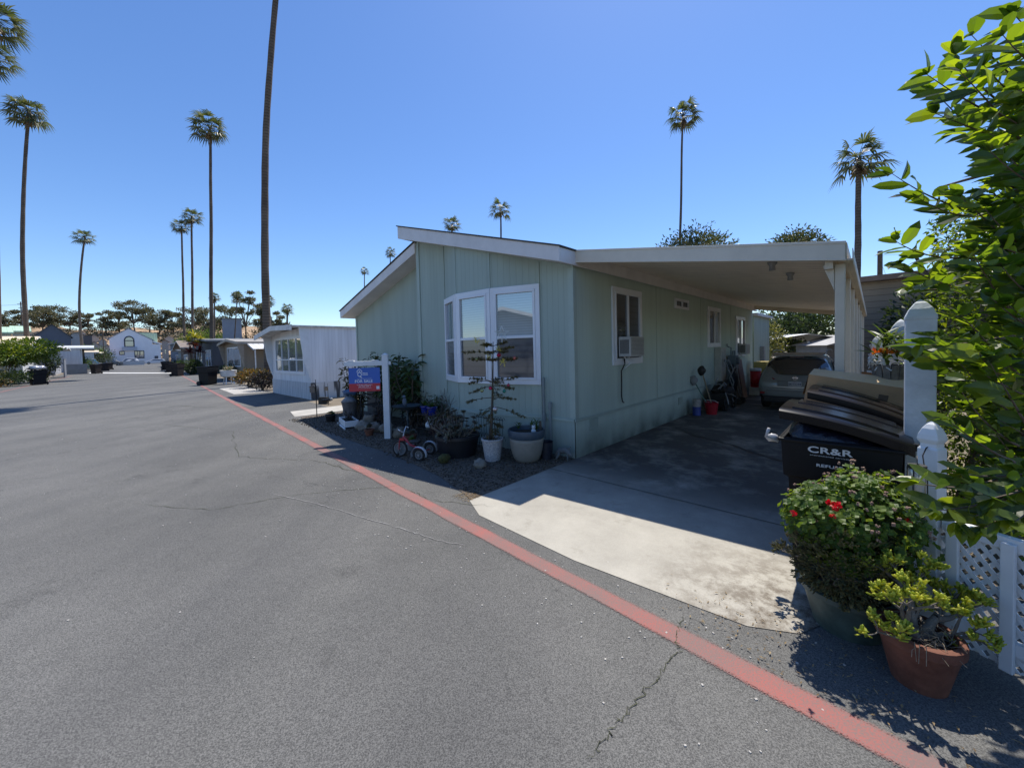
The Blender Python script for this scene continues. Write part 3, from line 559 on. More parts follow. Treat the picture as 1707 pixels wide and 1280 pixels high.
# ================================================================== CARTS, BOX
m_cart=mat('cart_plastic',(.007,.008,.011),.5,.25,9,bump=.05,spec=.2); m_cartb=mat('brown_cart_plastic',(.045,.034,.03),.5,.25,6)
m_lid=mat('cart_lid',(.006,.006,.008),.2,.2,5,spec=.25); m_lidb=mat('brown_cart_lid',(.013,.010,.010),.24,.25,5,spec=.25)
m_lettering=mat('white_lettering',(.6,.6,.62),.6,.1,10)
m_tyre=mat('rubber',(.02,.02,.02),.8,.2,20)
def cart(loc,rz,label,mb,ml,w=.60,d=.60,rim=.95,lid_up=.22,text=None,group='refuse carts',bag=False,lid=True,detail=True,name='refuse_cart'):
    """hinge on +x side, printed face on -y side, front (lid tip) on -x side"""
    r=thing(name,loc,label,'refuse cart',rz,group)
    g=MB(); 
    def ring(s,z,e=0): a=w/2*s+e; b=d/2*s+e; return [(-a,-b,z),(a,-b,z),(a,b,z),(-a,b,z)]
    lv=[(.78,.03),(.82,.22*rim/.95),(.88,.70*rim),(.88,.70*rim+.001),(.965,.72*rim),(1.0,rim-.05),(1.0,rim)]
    rings=[ring(s,z) for s,z in lv]
    for a in rings: g.v+= [Vector(p) for p in a]
    for i in range(len(rings)-1):
        for k in range(4): g.f.append((i*4+k,i*4+(k+1)%4,i*4+4+(k+1)%4,i*4+4+k)); g.mi.append(0)
    g.f.append((3,2,1,0)); g.mi.append(0)
    n=len(g.v); g.v+=[Vector(p) for p in ring(.93,rim)]+[Vector(p) for p in ring(.85,rim-.3)]
    t=(len(rings)-1)*4
    for k in range(4): g.f.append((t+k,t+(k+1)%4,n+(k+1)%4,n+k)); g.f.append((n+k,n+(k+1)%4,n+4+(k+1)%4,n+4+k)); g.mi+=[0,0]
    g.f.append((n+4,n+5,n+6,n+7)); g.mi.append(0)
    g.build('body',mb,r,bevel=.012)
    if detail:
        g=MB(); g.bx(-w/2-.02,w/2+.02,-d/2-.02,-d/2,rim-.026,rim-.004); g.bx(-w/2-.02,-w/2,-d/2,d/2,rim-.026,rim-.004); g.bx(-w/2-.02,w/2+.02,d/2,d/2+.02,rim-.026,rim-.004); g.build('rim',mb,r,bevel=.008)
    for s in (-1,1):
        g=MB(); M=Matrix.Rotation(PI/2,3,'X'); g.lathe([(.0,-.03),(.09,-.03),(.12,-.02),(.12,.02),(.09,.03),(0,.03)],(w/2-.06,s*(d/2-.02),.12),16,M=M); g.build('wheel',m_tyre,r,smooth=True,auto=40)
    if detail:
        g=MB(); g.bar((w/2+.0,-d/2+.04,rim+.02),(w/2+.11,-d/2+.04,rim+.01),.03,.04); g.bar((w/2+.0,d/2-.04,rim+.02),(w/2+.11,d/2-.04,rim+.01),.03,.04); g.tube([(w/2+.10,-d/2+.02,rim+.01),(w/2+.10,d/2-.02,rim+.01)],.016,8); g.build('handle',mb,r)
    if lid:
        g=MB(); N=10; top=[];bot=[]
        for i in range(N+1):
            t=i/N; x=w/2+.05-(w+.06)*t; z=rim+.02+lid_up*(t**.9)+.022*math.sin(PI*t)
            top.append((x,z)); 
        hw=d/2+.02
        prof=[(-1,-.045),(-1,-.004),(-.93,.012),(-.5,.02),(0,.024),(.5,.02),(.93,.012),(1,-.004),(1,-.045)]
        base=len(g.v)
        for (x,z) in top:
            for (q,h) in prof: g.v.append(Vector((x,q*hw,z+h)))
        for (x,z) in top:
            for (q,h) in prof: g.v.append(Vector((x,q*hw*.97,z+h-.012)))
        K=len(prof)
        for o,fl in ((0,0),((N+1)*K,1)):
            for i in range(N):
                for k in range(K-1):
                    f=(o+i*K+k,o+i*K+k+1,o+(i+1)*K+k+1,o+(i+1)*K+k); g.f.append(f[::-1] if fl else f); g.mi.append(0)
        for k in range(K-1):   # tip edge
            a=N*K; b=(N+1)*K+N*K; g.f.append((a+k,a+k+1,b+k+1,b+k)); g.mi.append(0)
        l=g.build('lid',ml,r,smooth=True,auto=35)
        if detail:
            for q0,q1 in ((-.80,-.12),(.12,.80)):
                g=MB(); P=top[1:10]; n0=len(P)
                for (x,z) in P:
                    for q,h in ((q0,.008),(q0+.06,.030),(q1-.06,.030),(q1,.008)): g.v.append(Vector((x,q*hw,z+h)))
                for i in range(n0-1):
                    for k in range(3): g.f.append((i*4+k,i*4+k+1,(i+1)*4+k+1,(i+1)*4+k)); g.mi.append(0)
                g.f+=[(0,1,2,3),tuple((n0-1)*4+k for k in (3,2,1,0))]; g.mi+=[0,0]
                g.build('lid_rib',ml,l,smooth=True,auto=30)
    if bag:
        g=MB(); 
        random.seed(3)
        n=26; m=12
        for i in range(m+1):
            a=PI/2*i/m
            for k in range(n):
                t=2*PI*k/n; q=.93
                x=(w/2-.01)*math.copysign(abs(math.cos(t))**.6,math.cos(t))*math.cos(a)**.5; y=(d/2-.01)*math.copysign(abs(math.sin(t))**.6,math.sin(t))*math.cos(a)**.5
                tt=(w/2-x)/w; zt=lid_up*tt*.92+.03
                nz=mnoise.noise(Vector((x*14,y*14,a*3)))*.02+mnoise.noise(Vector((x*40,y*6,a*9)))*.01
                g.v.append(Vector((x*(1+nz),y*(1+nz*2),rim-.03+zt*math.sin(a)+nz*.6)))
        for i in range(m):
            for k in range(n): g.f.append((i*n+k,i*n+(k+1)%n,(i+1)*n+(k+1)%n,(i+1)*n+k)); g.mi.append(0)
        bg=thing('bin_bag',loc,'black plastic rubbish bag bulging under the propped lid of the front black cart','bag',rz)
        g.build('bag_film',mat('bag_plastic',(.012,.012,.02),.22,.3,10,bump=.5,bscale=25),bg,smooth=True)
        g=MB(); g.ball((-w/2-.06,-d/2+.03,rim-.02),.035,8,6,.5,(1.2,.6,.8)); g.tube([(-w/2-.02,-d/2+.02,rim-.04),(-w/2-.09,-d/2,rim-.01),(-w/2-.07,-d/2-.01,rim+.05)],.012,6); g.build('bag_knot',mat('pale_film',(.4,.4,.42),.3,.3,12),bg,smooth=True)
    if text:
        F_=-d/2
        for (s,z,h,sp,bo) in text: text_mesh('lettering',s,h,plane_m((-.04,F_*1.0+.0,z),(1,0,0),(0,.06,1))@Matrix.Diagonal((1.55,1,1,1))@Matrix.Translation((0,0,.004)),m_lettering,r,spacing=sp,bold=bo)
    return r
cart(W(2.97,-1.13),LOT_ROT,'black refuse cart with white lettering and lid propped up by a black bag',m_cart,m_lid,w=.60,d=.60,bag=True,lid_up=.165,
  text=[('CR&R',.885,.056,1.05,.0012),('environmental services',.850,.0125,1.1,0),('REFUSE',.785,.026,1.05,.0006)])
cart(W(3.06,-.47),LOT_ROT,'refuse cart with lifted brown lid between lettered black cart and cardboard box',m_cart,m_lidb,w=.60,d=.56,rim=.96,lid_up=.225)
# cardboard box
m_card=mat('cardboard',(.42,.265,.14),.85,.12,5,bump=.1,bscale=60); m_cardin=mat('cardboard_inside',(.60,.44,.27),.85,.1,5)
bx=thing('cardboard_box',W(3.03,.12,0),'large brown cardboard box tipped on top of the carts next to the carport post','box',LOT_ROT)
tilt=Matrix.Rotation(R_(9),3,'Y')
def tb(g,c): g.v=[tilt@v+Vector(c) for v in g.v]; return g
g=MB(); g.bx(-.33,.33,-.30,-.295,-.33,0); g.bx(-.33,.33,.295,.30,-.33,0); g.bx(-.33,-.325,-.295,.295,-.33,0); g.bx(.325,.33,-.295,.295,-.33,0); g.bx(-.325,.325,-.295,.295,-.33,-.325); tb(g,(0,0,1.255)).build('carton',m_card,bx)
g=MB(); g.add([(-.33,-.301,0),(.33,-.301,0),(.30,-.16,.07),(-.31,-.17,.05)],[(0,1,2,3)]); g.add([(.331,-.295,0),(.331,.295,0),(.42,.28,-.06),(.42,-.28,-.03)],[(0,1,2,3)]); g.add([(-.331,-.295,0),(-.331,.295,0),(-.33,.28,-.20),(-.35,-.28,-.2)],[(0,1,2,3)]); g.add([(.02,.301,0),(.33,.301,0),(.30,.18,.06),(.02,.17,.06)],[(0,1,2,3)]); tb(g,(0,0,1.255)).build('flap',m_cardin,bx)
g=MB(); g.bx(.16,.22,-.3015,-.3008,-.16,-.08); tb(g,(0,0,1.255)).build('printed_mark',mat('card_print',(.12,.08,.05),.8,.2,40),bx)
# long boards and bags stored behind the carts, carrying the box
st=thing('storage_crate',W(3.04,.14,0),'plain wooden crate under the tilted cardboard box behind the carts','crate',LOT_ROT)
m_oldwood=mat('old_wood',(.14,.115,.09),.85,.3,9,bump=.3)
g=MB()
for k in range(5): g.bx(-.30,.30,-.27,-.25,.02+k*.165,.15+k*.165); g.bx(-.30,.30,.25,.27,.02+k*.16,.15+k*.16)
g.build('slat',m_oldwood,st)
for sx_ in (-.30,.27):
    g=MB(); g.bx(sx_,sx_+.03,-.249,.249,0,.80); g.build('side_panel',m_oldwood,st)
# ================================================================== WHITE FENCE AND POSTS
def gothic(g,cx,cy,w,z0,z1,kind=0):
    """square post with a pointed top"""
    h=w/2; lv=[(1,z0),(1,z1-1.75*w)]
    if kind==0: lv+=[(.82,z1-1.6*w),(.80,z1-1.4*w),(.98,z1-1.22*w),(1.04,z1-1.1*w),(.96,z1-.82*w),(.72,z1-.45*w),(.42,z1-.18*w),(.10,z1-.01*w),(0.0,z1)]
    else: lv+=[(1.0,z1-.95*w),(1.05,z1-.9*w),(1.04,z1-.78*w),(.78,z1-.44*w),(.42,z1-.16*w),(.08,z1),(0,z1+.002)]
    b=len(g.v)
    for s,z in lv:
        for (a,c) in ((-1,-1),(1,-1),(1,1),(-1,1)): g.v.append(Vector((cx+a*h*s,cy+c*h*s,z)))
    for i in range(len(lv)-1):
        for k in range(4): g.f.append((b+i*4+k,b+i*4+(k+1)%4,b+i*4+4+(k+1)%4,b+i*4+4+k)); g.mi.append(0)
fp=Vector((2.20,2.02,0)); fd=Vector((math.sin(R_(163)),math.cos(R_(163)),0)); FR=math.atan2(fd.y,fd.x)
fence=thing('lattice_fence',fp,'low white lattice fence with a pointed corner post behind the flower pots','fence',FR)
g=MB(); gothic(g,0,0,.082,0,1.17); g.build('post',m_white,fence,bevel=.006)
g=MB(); L=1.5
g.bx(.05,L,-.02,.02,.62,.68); g.bx(.05,L,-.02,.02,.14,.20); g.build('rail',m_white,fence,bevel=.003)
for k in range(8):
    g=MB(); x=.075+k*.185; g.bx(x,x+.045,-.045,-.022,.06,.66); g.build('picket',m_white,fence,bevel=.003)
g=MB(); p=.052; w_=.0125
def clipline(x0,z0,dx,dz,xa,xb,za,zb):
    t0=max(((xa if dx>0 else xb)-x0)/dx,((za if dz>0 else zb)-z0)/dz); t1=min(((xb if dx>0 else xa)-x0)/dx,((zb if dz>0 else za)-z0)/dz)
    return (t0,t1) if t1-t0>.01 else None
for s,yy in ((1,.004),(-1,-.004)):
    k=-20
    while k*p<L+1:
        x0=k*p; z0=.05
        c=clipline(x0,z0,s*1.0,1.25,.05,L,.06,.64)
        if c: a,b=c; g.bar((x0+s*a,yy,z0+1.25*a),(x0+s*b,yy,z0+1.25*b),.006,w_*2.1,up=(0,1,0)) if False else g.prism([(x0+s*a-w_,yy-.003,z0+1.25*a),(x0+s*a+w_,yy-.003,z0+1.25*a),(x0+s*b+w_,yy-.003,z0+1.25*b),(x0+s*b-w_,yy-.003,z0+1.25*b)],(0,.006,0))
        k+=1
g.build('lattice_panel',m_white,fence)
tp=[]
for i,(p,w,z1) in enumerate(((Vector((2.565,2.43,0)),.135,1.85),(Vector((3.76,3.74,0)),.15,1.80))):
    t=thing('fence_post',p,['tall bluish white post with a pointed cap right behind the low fence post','farther tall white post with a pointed cap behind the hanging planter'][i],'post',LOT_ROT,'tall pointed white posts')
    g=MB(); gothic(g,0,0,w,0,z1,1); g.build('shaft',mat('aged_white_paint',(.52,.57,.62),.6,.18,5,bump=.2),t,bevel=.006)
# arched headboard-like panel by the farther post
t=thing('garden_gate',Vector((3.95,3.95,0)),'weathered white gate panel behind the hanging planter','gate',LOT_ROT)
g=MB()
for k in range(4): gothic(g,-.16+k*.13,.1,.085,.0,1.70-.05*abs(k-1),1)
g.bx(-.24,.3,.15,.17,.5,.58); g.bx(-.24,.3,.15,.17,1.2,1.28); g.build('board',m_whitedirty,t)
# hanging planter
pp=at(1484,598,3.35); pl=thing('hanging_planter',Vector((pp.x,pp.y,1.18)),'weathered grey slatted planter with orange flowers hung on the white gate','planter',LOT_ROT)
g=MB()
for a in range(14):
    t=2*PI*a/14; c,s=math.cos(t),math.sin(t); g.bar((c*.085,s*.085,0),(c*.125,s*.125,.21),.045,.012,up=(c,s,0))
g.build('slat',mat('grey_weathered_wood',(.16,.145,.125),.85,.35,12,bump=.4),pl)
g=MB(); 
random.seed(12)
for a in range(40):
    t=rnd(0,2*PI); z=rnd(.19,.32); g.bar((math.cos(t)*.12,math.sin(t)*.12,z),(math.cos(t+rnd(-.5,.5))*.14,math.sin(t+rnd(-.5,.5))*.14,z+rnd(-.08,.08)),.016,.008)
g.build('twig_border',m_whitedirty,pl)
g=MB()
for a in range(40): d=rdir(); d.z=abs(d.z); g.leaf2(Vector((rnd(-.07,.07)-.04,rnd(-.05,.05),.30)),d+Vector((0,0,.4)),(0,0,1),rnd(.05,.09),.025)
g.build('flower',leafmat('orange_petals',[(.7,.18,.02),(.8,.3,.03),(.6,.1,.01)],trans=.4,tcol=(1.2,1,1)),pl)
g=MB()
for a in range(70): d=rdir(); d.z=abs(d.z)*1.3+.3; p0=Vector((rnd(-.1,.1),rnd(-.1,.1),.2)); g.leaf(p0+Vector((0,0,rnd(0,.25))),d,(0,0,1),rnd(.08,.2),.03)
g.build('foliage',m_green_lit,pl)
# solar lantern jar tied to the fence post
lp=Vector((2.06,1.96,.80)); lt=thing('jar_lantern',lp,'glass jar solar lantern tied by black wire to the fence post','lantern')
g=MB(); g.lathe([(.0,0),(.032,.0),(.034,.02),(.034,.115),(.028,.13)],(0,0,.012),16); g.build('jar',glassmat('jar_glass',(.30,.29,.25),.15,.05),lt,smooth=True,auto=40)
g=MB(); g.lathe([(0,.142),(.034,.142),(.036,.15),(.036,.162),(0,.164)],(0,0,0),16); g.lathe([(0,0),(.046,0),(.046,.008),(0,.010)],(0,0,0),16); g.build('cap',m_iron,lt,smooth=True,auto=40)
g=MB()
for a in range(4):
    t=a*PI/2+.4; g.tube([(math.cos(t)*.040,math.sin(t)*.040,.0),(math.cos(t)*.038,math.sin(t)*.038,.15)],.0025,5)
g.tube([(.036,0,.155),(.06,.03,.20),(.10,.05,.235),(.19,.06,.26)],.003,5); g.tube([(0,0,.16),(.0,.0,.19),(.02,.02,.20),(.03,.03,.17)],.002,5); g.build('wire_frame',m_iron,lt)
# ================================================================== POTTED PLANTS BY THE FENCE
m_terra=mat('terracotta',(.13,.045,.026),.8,.25,7,col2=(.18,.068,.04),bump=.25,bscale=30); m_potsoil=mat('pot_soil',(.045,.035,.025),.95,.4,30,bump=.8)
m_gpot=mat('green_glaze',(.055,.085,.075),.5,.4,8,bump=.3,bscale=12)
m_wood=mat('grey_stem',(.20,.175,.145),.9,.3,20,bump=.5)
def pot(r,ro,ri,h,th,m,rimh=.04,name='pot',c=(0,0,0),soil=True,n=28):
    g=MB(); g.lathe([(ri,0),(ri+(ro-ri)*.9,h-rimh),(ro*.99,h-rimh),(ro+.008,h-rimh+.004),(ro+.008,h-.004),(ro,h),(ro-th,h),(ro-th-.005,h-.05)],c,n); o=g.build(name,m,r,smooth=True,auto=35)
    if soil:
        g=MB(); g.lathe([(ro-th-.004,h-.05),(ro*.5,h-.035),(0,h-.03)],c,n); g.build('soil',m_potsoil,r,smooth=True)
    return o
def cluster_leaves(g,p,d,n,L,Wd,spread=.7,fold=.1):
    for k in range(n):
        dd=(d+rdir()*spread).normalized(); g.leaf2(p+dd*.004,dd,(0,0,1),L*rnd(.7,1.2),Wd*rnd(.8,1.2),droop=-.1,fold=fold)
def finger(g,p,d,L,r):
    """plump succulent finger leaf: 4-sided spindle"""
    d=d.normalized(); a=d.cross(Vector((.3,.5,.8))).normalized(); b=d.cross(a); base=len(g.v)
    for t,s in ((0,.45),(.5,1),(.85,.9)):
        for k in range(4): q=PI/2*k; g.v.append(p+d*L*t+(a*math.cos(q)*1.5+b*math.sin(q)*.7)*r*s)
    g.v.append(p+d*L)
    for i in range(2):
        for k in range(4): g.f.append((base+i*4+k,base+i*4+(k+1)%4,base+i*4+4+(k+1)%4,base+i*4+4+k)); g.mi.append(0)
    for k in range(4): g.f.append((base+8+k,base+8+(k+1)%4,base+12)); g.mi.append(0)
# --- terracotta jade
random.seed(31)
P=Vector((1.87,1.765,0)); tj=thing('potted_jade',P,'bright yellow-green jade succulent on a thick grey trunk in a terracotta pot','potted plant')
pot(tj,.145,.095,.25,.018,m_terra,.05,c=(0,0,0))
g=MB(); gl=MB()
def branch(g,p,d,L,r,depth,tips,bend=.35,up=.15,kids=(2,3)):
    pts=[p]; rad=[r]; q=p.copy(); dd=d.normalized()
    for i in range(4):
        dd=(dd+rdir()*bend*.5+Vector((0,0,up*.3))).normalized(); q=q+dd*L/4; pts.append(q); rad.append(r*(1-.12*(i+1)))
    g.tube(pts,rad,6 if r>.006 else 4,cap=False)
    if depth==0: tips.append((q,dd)); return
    for k in range(random.randint(*kids)):
        nd_=(dd+rdir()*.75+Vector((0,0,up))).normalized(); branch(g,q,nd_,L*rnd(.6,.85),r*rnd(.5,.65),depth-1,tips,bend,up,kids)
    if random.random()<.5: branch(g,pts[2],(dd+rdir()*.9).normalized(),L*.5,r*.4,max(0,depth-2),tips,bend,up,kids)
tips=[]
branch(g,Vector((-.01,-.01,.2)),Vector((-.5,.0,.8)),.13,.024,3,tips)
branch(g,Vector((.01,0,.2)),Vector((.62,.1,.55)),.14,.03,3,tips)
branch(g,Vector((-.05,-.03,.2)),Vector((-.9,-.25,.45)),.11,.010,2,tips)
branch(g,Vector((0,.02,.2)),Vector((.05,.3,1)),.15,.018,3,tips)
branch(g,Vector((.02,.02,.2)),Vector((.9,-.2,.3)),.12,.014,2,tips)
g.build('stem',m_wood,tj,smooth=True)
for (p,d) in tips:
    for k in range(random.randint(12,17)): finger(gl,p+rdir()*.014,(d*.35+rdir()*.75+Vector((0,0,.65))),rnd(.026,.040),rnd(.0042,.0058))
gl.build('leaves',leafmat('jade_fingers',[(.26,.32,.03),(.42,.48,.05),(.62,.62,.09),(.52,.54,.07)],rough=.4,trans=.35,tcol=(1.6,1.5,.5)),tj,smooth=True)
g=MB()
for k in range(130):
    a=rnd(0,2*PI); r=rnd(0,.12); p=Vector((math.cos(a)*r,math.sin(a)*r,.225+rnd(0,.03))); d=rdir(); d.z=abs(d.z)*.5+.05; g.tube([p,p+d*rnd(.03,.07),p+d*rnd(.06,.10)+Vector((0,0,-.03))],.0012,3,cap=False)
for k in range(3):
    a=-PI/2-.8+rnd(-.6,.9); p=Vector((math.cos(a)*.13,math.sin(a)*.13,.25)); g.tube([p,p*1.18+Vector((0,0,-.03)),p*1.25+Vector((rnd(-.02,.02),0,-.13))],.0014,3,cap=False)
g.build('dead_stalks',mat('dead_stalk',(.30,.25,.18),.9,.3,30),tj)
# --- geranium and grey jade in green pot
random.seed(32)
P=Vector((1.85,2.13,0)); gp=thing('potted_geranium',P,'bushy red geranium growing over a grey-green jade plant in a dark green pot','potted plant')
pot(gp,.205,.15,.23,.016,m_gpot,.035)
g=MB(); tips=[]
for (d,r,L) in ((Vector((-.4,-.15,.6)),.022,.11),(Vector((-.3,-.3,.8)),.02,.17),(Vector((.3,-.1,.8)),.016,.18),(Vector((-.3,.3,.7)),.016,.14),(Vector((.5,.2,.5)),.014,.15),(Vector((-.5,.0,.5)),.014,.09)):
    branch(g,Vector((d.x*.07,d.y*.07,.18)),d,L,r,3,tips,up=.12)
g.build('stem',m_wood,gp,smooth=True)
gl=MB()
for (p,d) in tips:
    if p.z>.64: continue
    for k in range(random.randint(12,16)): finger(gl,p+rdir()*.02,(d*.3+rdir()*.7+Vector((-.2,0,.6))),rnd(.018,.03),rnd(.0028,.0040))
for k in range(900):
    c=Vector((-.09,-.10,.42)); d=rdir(); q=c+Vector((d.x*.25,d.y*.18,d.z*.20))*rnd(.75,1.05)*(1+.3*mnoise.noise(d*3))
    for j in range(5): finger(gl,q+rdir()*.012,(d+rdir()*.5+Vector((-.1,0,.4))),rnd(.016,.026),rnd(.0026,.0038))
gl.build('leaves',leafmat('grey_jade',[(.055,.06,.03),(.10,.11,.045),(.17,.165,.07),(.13,.11,.055)],rough=.55,trans=.2),gp)
gl=MB(); fl=MB(); st_=MB(); dry=MB()
def roundleaf(g,p,nrm,r):
    nrm=nrm.normalized(); a=nrm.cross(Vector((.2,.9,.3))).normalized(); b=nrm.cross(a); base=len(g.v); n=7; g.v.append(p-nrm*r*.25)
    for k in range(n+1):
        t=.35+(2*PI-.7)*k/n; rr=r*(1+.13*math.cos(3.5*t)); g.v.append(p+(a*math.cos(t)+b*math.sin(t))*rr+nrm*r*.12*math.sin(4*t))
    for k in range(n): g.f.append((base,base+1+k,base+2+k)); g.mi.append(0)
for k in range(2300):
    d=rdir(); 
    c=Vector((.07,0,.60)) if random.random()<.7 else Vector((-.17,-.03,.66))
    R=Vector((.33,.26,.29)) if c.x>0 else Vector((.19,.16,.17))
    j=1+.35*mnoise.noise(d*2.3+c*3)
    q=c+Vector((d.x*R.x,d.y*R.y,d.z*R.z))*rnd(.72,1.0)*j
    if q.z<.34: continue
    roundleaf(gl,q,d+Vector((0,0,.5))+rdir()*.6,rnd(.012,.026))
    if k%5==0: st_.tube([c+d*.04,q],.0018,3,cap=False)
m_petal=leafmat('red_petals',[(.55,.008,.015),(.75,.015,.03),(.4,.005,.01)],trans=.25,tcol=(1.2,.6,.6)); m_faded=mat('faded_flowers',(.22,.12,.10),.9,.4,60,col2=(.3,.2,.15))
for (px_,py_,s) in ((1384,838,1),(1392,846,1),(1398,841,.9),(1322,856,.8),(1522,902,1),(1514,868,.7),(1388,860,.6)):
    q=at(px_,py_,1.93)-P; fl=MB()
    for k in range(11): roundleaf(fl,q+rdir()*.011,rdir()-Vector((0,.6,0)),rnd(.008,.013)*s)
    fl.build('flower_head',m_petal,gp)
for k in range(95):
    d=rdir(); d.z=abs(d.z); j=1+.35*mnoise.noise(d*2.3+Vector((.07,0,.6))*3); q=Vector((.05,-.02,.60))+Vector((d.x*.31,d.y*.25,d.z*.27))*j*1.05
    dry=MB()
    for m in range(6): dry.ball(q+rdir()*.006,rnd(.004,.0065),5,3)
    dry.build('faded_flower_head',m_faded,gp)
gl.build('geranium_leaves',leafmat('geranium_green',[(.04,.08,.016),(.08,.15,.025),(.15,.22,.035),(.05,.10,.02)],rough=.5,trans=.45),gp)
st_.build('geranium_stems',mat('green_stem',(.06,.09,.03),.7,.2,20),gp)
# ================================================================== BIG LEAVED TREE ON THE RIGHT
random.seed(41)
m_big=leafmat('broad_glossy_leaves',[(.015,.032,.012),(.03,.06,.016),(.05,.09,.02),(.085,.13,.024)],rough=.3,trans=.5,spec=.6,tcol=(6.0,4.8,.6))
tr=thing('broadleaf_tree',Vector((3.2,2.15,0)),'large glossy leaved tree overhanging the white fence at the right edge','tree')
g=MB(); gl=MB()
def spray(base,tip,n,Lf,Wf,r=.007,both=True):
    base=Vector(base); tip=Vector(tip); ax=tip-base; Ln=ax.length; mid=base.lerp(tip,.5)+Vector((0,0,-.06*Ln))+rdir()*.04*Ln
    pts=[]; 
    for i in range(9):
        t=i/8; pts.append(base.lerp(mid,t).lerp(mid.lerp(tip,t),t))
    g.tube(pts,[r*(1-.8*i/8) for i in range(9)],5,cap=False)
    for k in range(n):
        t=.15+.85*k/(n-1); i=min(7,int(t*8)); p=pts[i].lerp(pts[i+1],t*8-i); d=(pts[i+1]-pts[i]).normalized()
        side=d.cross(Vector((0,0,1))).normalized()*(1 if k%2 else -1)
        dd=(d*.75+side*rnd(.5,.9)+Vector((0,0,rnd(-.15,.45)))+rdir()*.22).normalized()
        gl.leaf(p,dd,Vector((-.1,-.75,.75))+rdir()*.8,Lf*rnd(.7,1.15)*(1-.25*(t>.92)),Wf*rnd(.8,1.15),fold=rnd(.05,.22),droop=rnd(.0,.35))
    for k in range(3): gl.leaf(pts[-1],(d+rdir()*.55).normalized(),(0,0,1),Lf*rnd(.45,.8),Wf*.7)
expl=[((1545,125),1.85,(1690,205)),((1592,92),1.9,(1700,190)),((1487,290),2.1,(1620,350)),((1489,400),2.2,(1600,430)),((1560,190),1.9,(1690,240)),((1690,25),1.7,(1790,90)),((1640,110),1.8,(1740,200)),((1530,330),2.2,(1640,360)),
 ((1518,480),2.3,(1620,470)),((1500,440),2.3,(1600,480)),((1565,560),2.0,(1680,560)),((1535,575),1.75,(1690,560)),((1530,590),1.8,(1640,600)),((1560,620),2.4,(1680,640)),((1672,60),1.6,(1800,150)),((1555,150),2.1,(1680,260)),((1620,60),1.9,(1740,170)),((1600,120),1.7,(1720,260))]
for (t,dp,b) in expl: spray(at(b[0],b[1],dp+.25),at(t[0],t[1],dp),random.randint(10,13),.15,.060)
for k in range(125):
    y=rnd(150,860); xl=1715-125*min(1,max(0,(y-130))/200) if y<330 else (1592 if y<700 else 1625)
    x=xl+abs(random.gauss(0,1))*75+5; dp=rnd(1.55,2.55) if y<620 else rnd(1.75,2.5)
    a=at(x,y,dp); b=at(x+rnd(60,170),y+rnd(20,130),dp+rnd(.1,.45)); spray(b,a,random.randint(8,13),rnd(.08,.16),rnd(.042,.068))
for k in range(55):
    y=rnd(60,420); x=max(1650+rnd(0,70),1715-(y-60)*.35)+rnd(-20,60); dp=rnd(1.6,2.5); a=at(x,y,dp); b=at(x+rnd(60,150),y+rnd(20,110),dp+rnd(.1,.4)); spray(b,a,random.randint(7,12),rnd(.07,.15),rnd(.038,.062))
# boughs beyond the frame keep the crown whole
for k in range(45):
    a=Vector((rnd(2.9,4.1),rnd(1.3,2.9),rnd(.8,3.6))); b=Vector((3.3,2.2,a.z-.3)); spray(b,a,10,.15,.06)
# low near sprays hanging over the fence
for (t,dp,b) in (((1530,805),1.42,(1660,800)),((1560,850),1.40,(1690,820)),((1600,872),1.42,(1720,800)),((1640,880),1.38,(1740,810)),((1580,700),1.5,(1690,770)),((1690,870),1.3,(1790,780)),((1600,790),1.5,(1720,790)),((1655,830),1.35,(1760,800))):
    spray(at(b[0],b[1],dp+.12),at(t[0],t[1],dp),9,.115,.052)
trk=[Vector((3.25,2.2,0)),Vector((3.2,2.25,.8)),Vector((3.1,2.3,1.6)),Vector((3.1,2.2,2.4)),Vector((3.0,2.1,3.1))]
g.tube(trk,[.06,.05,.04,.03,.015],8)
for k in range(30):
    p=trk[random.randint(1,3)]+Vector((0,0,rnd(-.2,.4))); q=p+Vector((rnd(-.25,.8),rnd(-.5,.6),rnd(.1,.7))); g.tube([p,p.lerp(q,.5)+Vector((0,0,.08)),q],[.02,.012,.006],5,cap=False)
inv=Vector((-3.2,-2.15,0)); g.v=[v+inv for v in g.v]; gl.v=[v+inv for v in gl.v]
g.build('trunk',m_trunk,tr,smooth=True); gl.build('crown',m_big,tr,smooth=False)
# dense hedge behind it
hd=thing('hedge',Vector((4.4,3.6,0)),'dense small leaved hedge behind the overhanging tree and tall white post','hedge')
gl=MB(); random.seed(44); g=MB()
for k in range(15000):
    y=rnd(330,1010); xl=1548+18*mnoise.noise(Vector((y*.02,0,0))) if y>380 else 1548+(380-y)*.5
    x=xl+rnd(0,230)**1.0; dp=rnd(2.75,3.9)
    p=at(x,y,dp)
    if p.z<.05: continue
    d=rdir(); d.z-=.1; gl.leaf2(p,d,Vector((0,0,1))+rdir()*.5,rnd(.03,.06),rnd(.018,.03),fold=.2)
for k in range(7):
    p=Vector((rnd(3.5,5),rnd(3,3.8),0)); g.tube([p,p+Vector((rnd(-.2,.2),rnd(-.2,.2),1.2)),p+Vector((rnd(-.4,.4),rnd(-.3,.3),2.4))],[.04,.03,.012],6,cap=False)
sh=Vector((4.4,3.6,0)); gl.v=[v-sh for v in gl.v]; g.v=[v-sh for v in g.v]
g.build('stems',m_trunk,hd); gl.build('foliage',leafmat('hedge_leaves',[(.012,.025,.008),(.025,.05,.013),(.045,.08,.018),(.10,.14,.025)],rough=.4,trans=.5,tcol=(4,3.3,.5)),hd)
